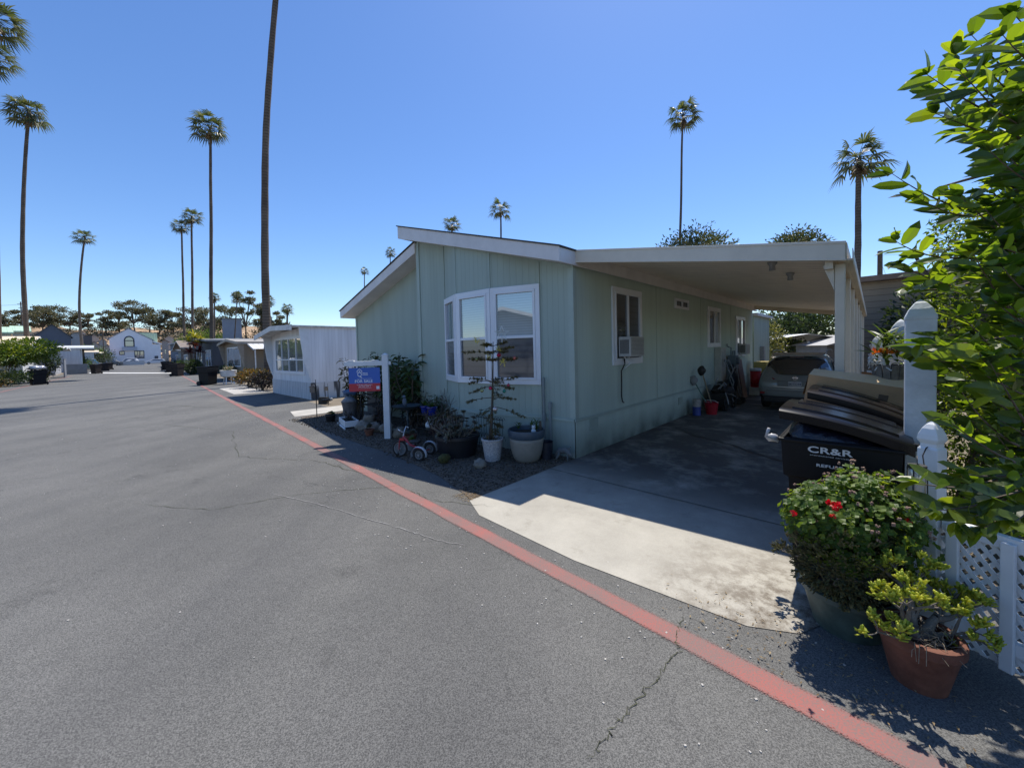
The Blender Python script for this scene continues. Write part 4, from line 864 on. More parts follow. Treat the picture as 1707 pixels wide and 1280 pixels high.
# ================================================================== FOR SALE SIGN
random.seed(51)
so=Vector((-2.35,7.18,0)); ad=Vector((-.7,-.06,0)).normalized(); sr=math.atan2(ad.y,ad.x)+PI    # local -x = arm direction
sg=thing('sale_sign',so,'white hanging yard sign post with a blue and red for sale panel','sign',sr)
g=MB(); g.bx(-.055,.055,-.05,.05,0,1.55); g.bx(-.06,.06,-.055,.055,1.55,1.565); g.add([(-.06,-.055,1.565),(.06,-.055,1.565),(.06,.055,1.565),(-.06,.055,1.565),(0,0,1.60)],[(0,1,4),(1,2,4),(2,3,4),(3,0,4)]); g.build('post',m_white,sg,bevel=.004)
g=MB(); g.bx(-.74,-.056,-.04,.04,1.37,1.455); g.bx(.056,.10,-.03,.03,1.38,1.44); g.build('arm',m_white,sg,bevel=.004)
for xb in (-.68,-.24): g=MB(); g.bx(xb,xb+.12,-.042,.042,1.4555,1.475); g.build('bracket',m_white,sg,bevel=.004)
for x in (-.60,-.16): g=MB(); g.tube([(x,0,1.37),(x,0,1.335)],.004,6); g.build('hook',m_grey,sg)
px0,px1,pz0,pz1=-.665,-.105,.90,1.335
def signm():
    m,nt,b=new_mat('sign_print'); L=nt.links.new; tc=nd(nt,'ShaderNodeTexCoord'); sp=nd(nt,'ShaderNodeSeparateXYZ'); L(tc.outputs['Object'],sp.inputs[0])
    gt=nd(nt,'ShaderNodeMath',operation='GREATER_THAN'); gt.inputs[1].default_value=1.045; L(sp.outputs[2],gt.inputs[0])
    mx=nd(nt,'ShaderNodeMix',data_type='RGBA'); L(gt.outputs[0],mx.inputs[0]); mx.inputs[6].default_value=(.50,.025,.05,1); mx.inputs[7].default_value=(.02,.12,.50,1); L(mx.outputs[2],b.inputs['Base Color']); b.inputs['Roughness'].default_value=.35; return m
g=MB(); g.bx(px0,px1,-.008,.008,pz0,pz1); pan=g.build('panel',signm(),sg)
m_sw=mat('sign_white',(.75,.78,.85),.5,.04,5)
def stext(s,x,z,h,sp=1,bo=0,wd=1): return text_mesh('lettering',s,h,plane_m((x,-.0095,z),(1,0,0),(0,0,1))@Matrix.Diagonal((wd,1,1,1)),m_sw,pan,spacing=sp,bold=bo,extrude=.0008)
stext('FOR SALE',-.40,1.085,.072,1.05,.0018,1.0)
def greek(x,z,wd,h,seed):
    random.seed(seed); g=MB(); u=x-wd/2
    while u<x+wd/2:
        k=random.randint(3,7)
        for i in range(k):
            w1=h*rnd(.25,.6)
            if u+w1>x+wd/2: break
            g.bx(u,u+w1,-.0102,-.0085,z-h/2,z-h/2+h*rnd(.55,1)) ; u+=w1+h*.18
        u+=h*.55
    g.build('small_print',m_sw,pan)
greek(-.385,1.135,.26,.008,1); greek(-.385,1.020,.28,.013,2); greek(-.385,.990,.22,.016,3); greek(-.385,.958,.24,.007,4)
g=MB()
def arc(g,cx,cz,r,t0,t1,w,n=20,sx=1,sz=1):
    pr=None
    for i in range(n+1):
        t=t0+(t1-t0)*i/n; c,s=math.cos(t),math.sin(t); a=(cx+c*r*sx,-.0098,cz+s*r*sz); b=(cx+c*(r-w)*sx,-.0098,cz+s*(r-w)*sz)
        if pr: g.add([pr[0],a,b,pr[1]],[(0,1,2,3)])
        pr=(a,b)
qx,qz=-.47,1.215
arc(g,qx,qz,.042,0,2*PI,.014,28,.95,1.05)
g.prism([(qx-.005,-.0098,qz-.045),(qx+.012,-.0098,qz-.028),(qx+.05,-.0098,qz-.068),(qx+.03,-.0098,qz-.066)],(0,.001,0))
g.prism([(qx-.048,-.0098,qz+.03),(qx-.036,-.0098,qz+.03),(qx-.036,-.0098,qz+.062),(qx,-.0098,qz+.092),(qx+.036,-.0098,qz+.062),(qx+.036,-.0098,qz+.03),(qx+.048,-.0098,qz+.03),(qx+.048,-.0098,qz+.066),(qx,-.0098,qz+.108),(qx-.048,-.0098,qz+.066)],(0,.001,0))
g.prism([(qx-.02,-.0098,qz+.05),(qx+.02,-.0098,qz+.05),(qx,-.0098,qz+.070)],(0,.001,0))
g.build('logo',m_sw,pan)
greek(-.368,1.237,.10,.022,5); greek(-.368,1.209,.10,.022,6)
g=MB(); g.bx(px1-.07,px1-.015,-.0105,-.0085,.935,.99); g.build('white_square',m_sw,pan)
# ================================================================== FRONT GARDEN THINGS
random.seed(61)
def L_(x,y,z=0): return W(x,y,z)
# white woven pot with ornamented little pine
P=L_(-.90,-.80); nt_=thing('potted_pine',P,'small sparse pine in a white woven pot hung with baubles and a clear star','potted tree',LOT_ROT)
def wovenmat():
    m,nt,b=new_mat('woven_white'); L=nt.links.new; tc=nd(nt,'ShaderNodeTexCoord'); ck=nd(nt,'ShaderNodeTexVoronoi'); ck.inputs['Scale'].default_value=45; L(tc.outputs['Object'],ck.inputs[0])
    cr=nd(nt,'ShaderNodeValToRGB'); cr.color_ramp.elements[0].color=(.62,.62,.62,1); cr.color_ramp.elements[1].color=(.38,.38,.4,1); cr.color_ramp.elements[1].position=.7; L(ck.outputs['Distance'],cr.inputs[0]); L(cr.outputs[0],b.inputs['Base Color']); b.inputs['Roughness'].default_value=.6
    bp=nd(nt,'ShaderNodeBump'); bp.inputs['Strength'].default_value=.8; bp.inputs['Distance'].default_value=.01; L(ck.outputs['Distance'],bp.inputs['Height']); L(bp.outputs['Normal'],b.inputs['Normal']); return m
pot(nt_,.155,.11,.33,.012,wovenmat(),.03)
g=MB(); gl=MB(); tk=[Vector((-.03,0,.27)),Vector((.0,0,.6)),Vector((.03,.0,1.0)),Vector((.05,0,1.35)),Vector((.07,0,1.72))]
g.tube(tk,[.022,.018,.015,.011,.005],7); g.tube([Vector((-.08,.02,.27)),Vector((-.04,.02,.6)),Vector((-.03,.03,.8))],[.012,.01,.005],5)
def twig(p,d,L,droop,n=5,sub=True):
    pts=[p]; q=p.copy(); dd=d.normalized()
    for i in range(n): dd=(dd+Vector((0,0,-droop+.25*droop*i))+rdir()*.12).normalized(); q=q+dd*L/n; pts.append(q.copy())
    g.tube(pts,[.006-.0009*i for i in range(n+1)],4,cap=False)
    for i in range(2,n+1):
        for s in ((1,-1) if sub else ()):
            sd=dd.cross(Vector((0,0,1))).normalized()*s; e=pts[i]+(dd*.5+sd*.8+Vector((0,0,.1))).normalized()*L*.2*rnd(.6,1.2)
            if random.random()<.85:
                g.tube([pts[i],e],[.003,.002],3,cap=False)
                for k in range(24): a=pts[i].lerp(e,rnd(.4,1.05)); dn=((e-pts[i]).normalized()*.8+rdir()*.7); gl.leaf2(a,dn,(0,0,1),rnd(.025,.045),.008)
    for k in range(60): i=random.randint(n-2,n-1); a=pts[i].lerp(pts[i+1],rnd(0,1)); gl.leaf2(a,dd*.8+rdir()*.75,(0,0,1),rnd(.03,.05),.009)
    return pts
orn=[]
for (z,n,L,dr) in ((1.66,3,.22,.0),(1.58,4,.36,.03),(1.45,5,.42,.0),(1.15,5,.38,.05),(1.08,3,.36,.16),(.92,2,.34,.2),(.78,3,.42,.28),(.55,3,.28,.3)):
    t0=rnd(0,6)
    for k in range(n):
        a=t0+2*PI*k/n+rnd(-.3,.3); base=Vector((.03+.02*(z-1),0,z)); pt=twig(base,Vector((math.cos(a),math.sin(a),.12)),L*rnd(.7,1.1),dr)
        orn.append(pt[-2])
g.build('trunk',mat('thin_bark',(.09,.075,.06),.9,.3,30),nt_,smooth=True); gl.build('needles',leafmat('pine_needles',[(.05,.05,.025),(.10,.095,.035),(.17,.12,.06),(.08,.10,.03)],trans=.3),nt_)
g=MB()
for k in range(60): p=Vector((rnd(-.12,.12),rnd(-.1,.1),.30)); g.leaf2(p,rdir()+Vector((0,0,.6)),(0,0,1),rnd(.04,.09),.015)
g.build('dry_grass',leafmat('dry_blades',[(.12,.09,.05),(.2,.16,.08),(.07,.06,.03)],trans=.2),nt_)
camdir=Vector((.05,-1,0))
for (px,py,dep,c,r,nm) in ((831,592,5.5,(.50,.02,.06),.030,'red'),(857,597,5.45,(.45,.13,.10),.028,'rose'),(794,599,5.4,(.30,.30,.12),.022,'olive'),(817,647,5.35,(.50,.03,.08),.026,'crimson'),(840,652,5.35,(.03,.22,.17),.026,'teal'),(803,651,5.3,(.30,.32,.15),.026,'green'),(847,642,5.6,(.45,.08,.12),.024,'pink'),(825,682,5.4,(.55,.5,.5),.036,'silver')):
    q=at(px,py,dep); b=thing('bauble',q,'%s bauble hanging on the small potted pine'%nm,'ornament',0,'baubles on the potted pine')
    g=MB(); g.ball((0,0,0),r,14,9); g.tube([(0,0,r*.95),(0,0,r*1.25)],r*.2,8); g.build('ball',mat('bauble_'+nm,c,.15,.15,30,metal=.55),b,smooth=True); g=MB(); g.tube([(0,0,r*1.2),(.005,.01,r*1.25+.04)],.0015,3); g.build('hook',m_grey,b)
q=at(836,556,5.5); b=thing('star_topper',q,'clear wire star at the tip of the small potted pine','ornament')
g=MB(); pts=[Vector((math.sin(2*PI*k/10)*(.11 if k%2==0 else .045),0,math.cos(2*PI*k/10)*(.11 if k%2==0 else .045))) for k in range(11)]; g.tube(pts,.006,5); 
for k in range(10): g.tube([pts[k],(0,.03,0)],.003,3)
g.tube([(0,0,-.04),(0,0,-.13)],.006,5); g.build('star_wire',mat('clear_acrylic',(.6,.65,.66),.15,.05,5),b)
for (px,py,lb) in ((794,566,'uppermost'),(830,582,'largest central'),(815,593,'lower left'),(838,603,'lowest')):  # tufts catching the sun: the yellow light is put into their colour
    q=at(px,py,5.4); g=MB()
    for k in range(26): g.leaf2(rdir()*.03,rdir(),(0,0,1),rnd(.03,.06),.02)
    bow=g.build('lit_tuft',leafmat('sunlit_tuft_yellow',[(.65,.55,.12),(.8,.7,.2),(.6,.6,.2)],rough=.35,trans=.3,tcol=(1.3,1.2,1))); bow.location=q; tag(bow,lb+' yellow tuft in the potted pine, sunlight put into its colour','tuft','sunlit tufts in the pine')
# large beige pot with blue rim
P=L_(-.50,-.50); bp_=thing('large_planter',P,'large beige ceramic planter with a wide dark blue rim','planter',LOT_ROT)
g=MB(); g.lathe([(.15,0),(.19,.05),(.225,.16),(.245,.30),(.25,.345)],n=36); g.build('body',mat('beige_glaze',(.26,.25,.22),.5,.1,10,bump=.05),bp_,smooth=True)
g=MB(); g.lathe([(.251,.346),(.262,.36),(.268,.45),(.262,.465),(.245,.46),(.24,.40)],n=36); g.build('rim',mat('blue_rim',(.055,.085,.12),.45,.15,10),bp_,smooth=True,auto=40)
g=MB(); g.lathe([(.245,.40),(.1,.41),(0,.41)],n=30); g.build('soil',m_potsoil,bp_)
for (cx,cy,hh,n) in ((.12,.08,.22,26),(-.2,.05,.14,12),(.02,.1,.2,14)):
    g=MB()
    for k in range(n): d=rdir(); d.z=abs(d.z)+.5; g.leaf(Vector((cx,cy,.42+rnd(0,hh*.6))),d,(0,0,1),rnd(.05,.11),.022)
    g.build('seedling',m_green_lit,bp_)
fg=thing('garden_ornament',P+Vector((.10,-.06,.41)),'little white animal ornament sitting in the large beige planter','ornament')
g=MB(); g.ball((0,0,.03),.035,10,7,.1,(1,1,1)); g.ball((0,-.01,.085),.028,10,7); g.ball((-.018,-.01,.11),.009,6,4); g.ball((.018,-.01,.11),.009,6,4); g.build('figure',m_white,fg,smooth=True)
g=MB(); g.ball((-.012,-.034,.09),.005,6,4); g.ball((.012,-.034,.09),.005,6,4); g.build('eye',m_black,fg)
# black pot with succulents
P=L_(-1.55,-.92); bk=thing('black_planter',P,'wide black tub crowded with grey succulent rosettes','planter',LOT_ROT)
pot(bk,.34,.27,.33,.02,mat('black_tub',(.014,.015,.02),.5,.3,9),.05)
def rosette(g,c,r,nrm,n=18):
    nrm=nrm.normalized(); a=nrm.cross(Vector((.3,.9,.1))).normalized(); b=nrm.cross(a)
    for ring,(cnt,rr,el) in enumerate(((8,1,.15),(7,.75,.5),(5,.45,1.0))):
        for k in range(cnt):
            t=2*PI*k/cnt+ring*.4; d=(a*math.cos(t)+b*math.sin(t)+nrm*el).normalized(); g.leaf(c,d,nrm,r*rr,r*.42,fold=.2,droop=-.15)
g=MB(); s=MB()
for k in range(74):
    t=rnd(0,2*PI); rr=rnd(0,.42); hgt=.36+rnd(0,.30)*(1-rr*.9)+(.1 if math.cos(t)<0 else 0); c=Vector((math.cos(t)*rr,math.sin(t)*rr*.85-.02,hgt))
    rosette(g,c,rnd(.035,.07),Vector((math.cos(t)*rr*2,math.sin(t)*rr*2-.3,1))); s.tube([Vector((c.x*.5,c.y*.5,.30)),c*1.0-Vector((0,0,.08)),c],[.008,.006,.005],4,cap=False)
for c,r in ((Vector((.17,-.30,.34)),.095),(Vector((-.02,-.34,.36)),.06)): rosette(g,c,r,Vector((0,-1,.5)))
g.build('rosette',leafmat('succulent_grey',[(.05,.055,.045),(.09,.085,.07),(.13,.11,.085),(.12,.15,.09)],rough=.5,trans=.08),bk,smooth=False); s.build('stem',m_wood,bk)
# bare branch shrub + purple stems left of it
P=L_(-2.55,-.35); ds=thing('bare_shrub',P,'leafless dead shrub in front of the bow window wall','shrub',LOT_ROT)
g=MB(); tips=[]
for k in range(5): branch(g,Vector((rnd(-.05,.05),rnd(-.05,.05),0)),Vector((rnd(-.6,.7),rnd(-.3,.3),1)),.40,.012,2,tips,bend=.5,up=.3)
g.build('branches',mat('dead_wood',(.12,.10,.085),.9,.3,20),ds)
for i,(x,y,r_,lb) in enumerate(((-2.75,-1.0,.11,'small terracotta pot of grey succulents right of the bird bath'),(-2.35,-1.22,.09,'smallest grey pot with green sprigs in front of the rusty ornament'),(-4.0,-1.12,.09,'little brown pot with a cactus tuft in front of the rocks'),(-6.25,-.95,.12,'dark pot with trailing leaves by the stump pedestal'))):
    t=thing('small_planter',L_(x,y),lb,'flower pot',LOT_ROT); pot(t,r_,r_*.7,r_*1.5,.01,(m_terra,m_grey,m_terra,m_black)[i],.03)
    g=MB()
    for k in range(9): rosette(g,Vector((rnd(-.06,.06),rnd(-.05,.05),r_*1.5+rnd(0,.08))),rnd(.035,.06),Vector((rnd(-.5,.5),rnd(-.7,.2),1)))
    g.build('succulent',(leafmat('succulent_grey',[]) if 'succulent_grey' in MATS else m_green_lit) if i%2==0 else m_green_lit,t)
# tricycle ------------------------------------------------------
P=Vector((-1.52,5.84,0)); tc_=thing('tricycle',P,'red child tricycle with white rear mudguards parked on the gravel','tricycle',R_(-14)); tc_.scale=(.95,.95,.95)
m_redp=mat('red_enamel',(.35,.015,.03),.3,.1,8,coat=.5); m_whp=mat('white_enamel',(.62,.64,.68),.3,.08,8)
def wheel(name,c,r,w,rimc=m_grey):
    g=MB(); n=24; prof=[]; 
    b=len(g.v)
    for i in range(n):
        t=2*PI*i/n
        for j in range(8):
            q=2*PI*j/8; rr=r-w/2+math.cos(q)*w/2; g.v.append(Vector((c[0]+rr*math.cos(t),c[1]+math.sin(q)*w/2,c[2]+rr*math.sin(t))))
    for i in range(n):
        for j in range(8): g.f.append((i*8+j,((i+1)%n)*8+j,((i+1)%n)*8+(j+1)%8,i*8+(j+1)%8)); g.mi.append(0)
    o=g.build(name,m_tyre,tc_,smooth=True)
    g=MB(); 
    for k in range(8): t=PI*k/4; g.tube([c,(c[0]+(r-w)*math.cos(t),c[1],c[2]+(r-w)*math.sin(t))],.0035,4,cap=False)
    M=Matrix.Rotation(PI/2,3,'X'); g.lathe([(r-w+.006,-.008),(r-w+.006,.008),(r-w-.006,.008),(r-w-.006,-.008),(r-w+.006,-.008)],c,20,M=M); g.lathe([(.02,-.02),(.02,.02)],c,10,M=M)
    g.build('spokes',rimc,o); return o
wheel('wheel',(-.25,0,.135),.135,.035); wheel('wheel',(.18,-.19,.10),.10,.04); wheel('wheel',(.18,.19,.10),.10,.04)
g=MB(); g.tube([(-.25,-.035,.135),(-.235,-.035,.27),(-.20,0,.30)],.009,6); g.tube([(-.25,.035,.135),(-.235,.035,.27),(-.20,0,.30)],.009,6); g.bx(-.24,-.16,-.03,.03,.27,.31); g.tube([(-.19,0,.33),(-.05,0,.20),(.18,0,.12)],.02,8); g.tube([(.18,-.19,.10),(.18,.19,.10)],.012,6); g.build('frame',m_redp,tc_,smooth=True,auto=40)
g=MB(); g.tube([(-.20,0,.29),(-.17,0,.40)],.009,6); g.tube([(-.16,-.13,.45),(-.20,-.12,.47),(-.19,-.05,.42),(-.17,0,.40),(-.19,.05,.42),(-.20,.12,.47),(-.16,.13,.45)],.009,6); g.build('handlebar',m_whp,tc_,smooth=True)
g=MB(); g.ball((.02,0,.26),.09,12,7,0,(1.2,.9,.35)); g.tube([(.02,0,.19),(.02,0,.26)],.012,6); g.build('seat',m_black,tc_,smooth=True)
for s_ in (-1,1):
    g=MB(); pr=None
    for k in range(13):
        t=-.2+PI*1.15*k/12; r=.125; a=[(.18+math.cos(t)*r,s_*.19-.035,.10+math.sin(t)*r),(.18+math.cos(t)*(r+.008),s_*.19,.10+math.sin(t)*(r+.008)),(.18+math.cos(t)*r,s_*.19+.035,.10+math.sin(t)*r)]
        if pr: g.add([pr[0],pr[1],a[1],a[0]],[(0,1,2,3)]); g.add([pr[1],pr[2],a[2],a[1]],[(0,1,2,3)])
        pr=a
    g.build('mudguard',m_whp,tc_,smooth=True)
g=MB(); g.bx(-.27,-.23,-.10,-.06,.05,.07); g.bx(-.27,-.23,.06,.10,.20,.22); g.tube([(-.25,-.06,.06),(-.25,-.02,.135),(-.25,.02,.135),(-.25,.06,.21)],.005,4); g.build('pedal',m_black,tc_)
# bird bath
P=L_(-3.43,-.62); bb=thing('bird_bath',P,'dark green metal bird bath on a thin pedestal right of the sign post','bird bath',LOT_ROT)
mb_=mat('bath_metal',(.05,.07,.085),.5,.3,10)
g=MB(); g.lathe([(0,.50),(.10,.50),(.2,.53),(.27,.57),(.28,.58),(.26,.578),(.18,.55),(0,.535)],n=30); g.build('bowl',mb_,bb,smooth=True,auto=50)
g=MB(); g.lathe([(.12,0),(.12,.015),(.03,.04),(.022,.06),(.02,.28),(.028,.3),(.02,.32),(.022,.48),(.05,.50)],n=16); g.build('pedestal',mb_,bb,smooth=True,auto=40)
bd=thing('bird_figure',P+Vector((-.05,0,.56)),'grey bird figure perched inside the bird bath bowl','figure')
g=MB(); g.ball((0,0,.09),.05,10,7,0,(.8,.8,1.6)); g.ball((.0,-.02,.19),.03,8,6); g.bar((0,-.04,.19),(0,-.08,.18),.012); g.bar((0,.03,.06),(0,.10,-.0),.04,.01); g.tube([(.01,0,.04),(.01,0,-.0)],.004,4); g.tube([(-.01,0,.04),(-.01,0,-.0)],.004,4); g.build('figure',mat('blue_grey_stone',(.16,.19,.24),.8,.2,20),bd,smooth=True)
# blue pots on a stand, kettle, rust figure
P=L_(-2.95,-.45); sd=thing('plant_stand',P,'low dark metal stand with two shelves holding cobalt pots','plant stand',LOT_ROT)
g=MB(); g.bx(-.26,.26,-.12,.12,.42,.435); g.bx(-.26,.26,-.12,.12,.16,.175)
for x in (-.24,.24):
    for y in (-.10,.10): g.tube([(x,y,0),(x,y,.42)],.008,5)
g.build('frame',m_iron,sd)
m_cob=mat('cobalt_glaze',(.012,.03,.24),.2,.2,6,coat=.6)
for i,(x,z,r) in enumerate(((-.14,.435,.085),(.09,.435,.095))):
    t=thing('blue_pot',P+_ex*x+Vector((0,0,z)),['left cobalt blue flower pot on the metal stand','right cobalt blue flower pot on the metal stand'][i],'flower pot',LOT_ROT,'cobalt blue pots on the stand')
    pot(t,r,r*.72,.15,.012,m_cob,.03)
    g=MB()
    for k in range(24): d=rdir(); d.z=abs(d.z)+.4; g.leaf(Vector((0,0,.13)),d,(0,0,1),rnd(.07,.16),.03)
    g.build('plant',m_green_lit,t)
t=thing('watering_can',P+_ex*.0+Vector((0,0,.176)),'small white enamel kettle on the lower shelf of the metal stand','kettle',LOT_ROT)
g=MB(); g.lathe([(.055,0),(.08,.02),(.085,.07),(.05,.12),(.03,.13),(0,.14)],n=18); g.tube([(.08,0,.05),(.12,0,.08),(.13,0,.12)],[.014,.01,.008],6); g.tube([(-.07,0,.10),(-.02,0,.19),(.05,0,.12)],.006,5); g.build('body',m_white,t,smooth=True)
t=thing('rusty_ornament',L_(-2.35,-.62),'rusty scalloped metal ornament behind the tricycle','ornament',LOT_ROT)
g=MB(); 
for k in range(9):
    a=PI*k/8; a2=PI*(k+.9)/8; g.prism([(0,0,.12),(math.cos(a)*.17,0,.15+math.sin(a)*.26),(math.cos(a2)*.17,-.03,.15+math.sin(a2)*.26)],(0,.008,0))
g.bar((0,0,0),(0,0,.16),.06,.05); g.build('fan',mat('rust',(.12,.045,.03),.9,.3,20,bump=.3),t)
for i,(x,y,h,lb) in enumerate(((-2.0,-.95,.22,'small pale garden gnome standing behind the tricycle seat'),(-1.35,-1.33,.10,'round mossy stone ball at the foot of the black tub'))):
    if i==0:
        t=thing('garden_gnome',L_(x,y),lb,'figure'); g=MB(); g.lathe([(.05,0),(.055,.05),(.035,.13),(.02,.14)],n=12); g.build('body',mat('gnome_coat',(.22,.18,.17),.8,.2,20),t,smooth=True); g=MB(); g.ball((0,0,.16),.03,10,7); g.build('head',mat('gnome_skin',(.35,.25,.2),.7,.1,10),t,smooth=True); g=MB(); g.lathe([(.033,.17),(.02,.21),(0,.25)],n=10); g.build('hat',m_whitedirty,t,smooth=True)
    else: g=MB(); g.ball((0,0,.07),.085,14,9,.35,(1,1,.8)); o=g.build('mossy_stone',mat('moss',(.07,.07,.02),.95,.4,30,bump=.6),smooth=True); o.location=L_(x,y); tag(o,lb,'stone')
# dark wire edging behind the succulents
t=thing('wire_edging',L_(-1.35,-.46),'dark wire edging panel with loops against the skirting behind the pine pot','edging',LOT_ROT)
g=MB(); g.tube([(-.35,0,.52),(.35,0,.52)],.006,5); g.tube([(-.35,0,.1),(.35,0,.1)],.006,5)
for k in range(12):
    x=-.33+k*.06; g.tube([(x,0,.0),(x,0,.52)],.004,4,cap=False); g.tube([(x,0,.52),(x+.02,0,.56),(x+.045,0,.55),(x+.06,0,.52)],.004,4,cap=False)
    g.tube([(x,0,.2),(x+.03,0,.28),(x+.06,0,.2)],.004,4,cap=False)
g.build('wire',m_iron,t)
# dark bucket with a stick, driftwood
t=thing('bucket',L_(-.32,-.28),'dark plastic bucket with a stick beside the house corner','bucket',LOT_ROT)
g=MB(); g.lathe([(.08,0),(.10,.26),(.105,.265),(.098,.26),(.078,.02),(0,.02)],n=20); g.build('body',mat('bucket_plastic',(.02,.022,.035),.5,.3,8),t,smooth=True,auto=40); g=MB(); g.bar((-.06,-.02,.02),(-.07,-.04,.56),.03,.02); g.build('stick',m_oldwood,t)
o=MB(); o.tube([(0,0,.05),(.08,.02,.14),(.2,.0,.16),(.3,-.02,.10)],[.03,.045,.04,.02],7); o.tube([(.08,.0,.12),(.05,-.05,.02)],[.025,.012],6); o.tube([(.22,0,.14),(.25,-.05,.03)],[.02,.01],6); o.tube([(.2,.0,.16),(.26,.02,.22)],[.02,.008],6); o=o.build('driftwood',mat('driftwood',(.16,.17,.17),.9,.3,15,bump=.4),smooth=True); o.location=L_(-.22,-.20); o.rotation_euler=(0,0,LOT_ROT); tag(o,'twisted grey driftwood lying by the bucket at the house corner','driftwood')
# rocks
def rock(x,y,r,sc,label,col=(.22,.20,.17),seed=0):
    g=MB(); g.ball((0,0,r*sc[2]*.75),r,14,10,.55,sc,seed); o=g.build('rock',mat('rock%d'%(seed%3),col,.95,.3,8,bump=.7,bscale=20),smooth=True); o.location=L_(x,y,.0); tag(o,label,'rock','rocks along the front garden'); return o
rock(-4.25,-.90,.15,(1.2,.8,.75),'largest pale rock left of the sign post',seed=3)
rock(-4.65,-.95,.12,(1.1,.8,.9),'pale rock just left of the largest one',(.25,.23,.2),seed=5)
rock(-4.85,-.70,.12,(1.3,.8,1.3),'upright pointed rock beside the white tray',(.20,.17,.13),seed=7)
rock(-3.95,-.78,.15,(1,.8,.8),'rock half hidden behind the sign post',(.2,.19,.18),seed=9)
rock(-3.35,-.85,.13,(1,1,.9),'bluish round rock right of the sign post',(.10,.12,.13),seed=10)
rock(-.78,-1.16,.085,(1,.9,.8),'small round stone in front of the white woven pot',(.28,.24,.22),seed=12)
rock(-5.6,-1.0,.07,(1,1,.6),'smallest stone near the white tray',(.3,.28,.25),seed=14)
# white tray planter
P=L_(-5.35,-.92); t=thing('tray_planter',P,'long low white tray planter with a dark potted cactus in it','planter',LOT_ROT+R_(-14))
g=MB(); g.bx(-.38,.38,-.14,-.12,.04,.17); g.bx(-.38,.38,.12,.14,.04,.17); g.bx(-.38,-.36,-.12,.12,.04,.17); g.bx(.36,.38,-.12,.12,.04,.17); g.bx(-.36,.36,-.12,.12,.04,.06); g.bx(-.44,.44,-.17,-.141,.0,.04); g.build('tray',m_white,t,bevel=.008)
g=MB(); g.bx(-.36,.36,-.12,.12,.061,.13); g.build('soil',m_potsoil,t)
g=MB()
for k in range(60): d=rdir(); d.z=abs(d.z)+.3; g.leaf(Vector((rnd(-.1,.2),rnd(-.05,.05),.14+rnd(0,.12))),d,(0,0,1),rnd(.05,.12),.03)
g.build('plant',leafmat('dark_red_leaves',[(.03,.02,.02),(.06,.035,.03),(.04,.05,.03)],trans=.15),t)
# stump pedestal with blue helmet shape
P=L_(-5.95,-.62); t=thing('urn_pedestal',P,'weathered grey stump pedestal with a light base','pedestal',LOT_ROT)
g=MB(); g.lathe([(.17,0),(.16,.1),(.15,.3),(.17,.42),(.18,.46),(.15,.47),(0,.47)],n=14); g.build('stump',mat('weathered_stump',(.13,.12,.115),.95,.35,9,bump=.8),t,smooth=True)
g=MB(); g.lathe([(.19,.471),(.1,.56),(.05,.60),(0,.61)],n=14); g.build('cap',mat('pale_cap',(.22,.24,.27),.8,.3,12),t,smooth=True)
t=thing('blue_basin',P+Vector((.02,0,.62)),'blue and grey bundle resting on the stump pedestal','bundle')
g=MB(); g.ball((0,0,.07),.14,14,8,.5,(1.2,.9,.55),3); g.build('cloth',mat('blue_cloth',(.06,.12,.24),.6,.5,14,bump=.5),t,smooth=True)
# iron bench
P=L_(-5.15,-.25); t=thing('iron_bench',P,'black wrought iron scroll bench in front of the left wing','bench',LOT_ROT)
g=MB()
for k in range(7): g.bar((-.6,-.2+k*.06,.40),(.6,-.2+k*.06,.40),.03,.008)
g.build('seat',m_iron,t)
g=MB(); g.tube([(-.62,.2,.4),(-.6,.24,.7),(-.3,.26,.80),(0,.26,.84),(.3,.26,.80),(.6,.24,.7),(.62,.2,.4)],.012,6)
for cx in (-.4,-.13,.13,.4):
    g.tube([(cx+math.cos(a*.55)*.09*(1-a*.05),.24,.60+math.sin(a*.55)*.11*(1-a*.05)) for a in range(16)],.007,5,cap=False); g.tube([(cx,.22,.40),(cx+.02,.24,.78)],.006,4)
g.build('backrest',m_iron,t)
for s_ in (-1,1):
    g=MB(); g.tube([(s_*.6,-.22,0),(s_*.57,-.2,.2),(s_*.6,-.2,.42),(s_*.6,-.18,.58),(s_*.6,-.08,.63),(s_*.6,.1,.60),(s_*.6,.22,.66)],.013,6); g.tube([(s_*.6,.22,0),(s_*.58,.2,.2),(s_*.6,.2,.42)],.013,6); g.tube([(s_*.6+0,-.05+math.cos(a*.6)*.08*(1-a*.05),.5+math.sin(a*.6)*.08*(1-a*.05)) for a in range(13)],.007,4,cap=False); g.build('leg',m_iron,t)
# leafy plants against left wing
def bigplant(P,label,n,h,Lf,Wf,leafm,seed,spread=.5,name='leafy_plant',stems=7,xb=0):
    random.seed(seed); t=thing(name,P,label,'plant',LOT_ROT); g=MB(); gl=MB()
    for k in range(stems):
        d=Vector((rnd(-spread,spread),rnd(-spread*.6,spread*.5),1)); base=Vector((rnd(-.15,.15),rnd(-.1,.1),0)); H=h*rnd(.6,1.05); pts=[base,base+d*H*.4,base+d*H*.75+Vector((rnd(-.1,.1),0,0)),base+d*H]
        g.tube(pts,[.018,.014,.009,.004],5,cap=False)
        for j in range(n):
            tt=rnd(.25,1); i=min(2,int(tt*3)); p=pts[i].lerp(pts[i+1],tt*3-i); dd=rdir(); dd.z=dd.z*.4+.1
            q=p+dd*rnd(.03,.12); gl.leaf(q,dd,(0,0,1),Lf*rnd(.6,1.15),Wf*rnd(.7,1.1),droop=rnd(.1,.5))
    g.build('stems',m_trunk,t); gl.build('leaves',leafm,t); return t
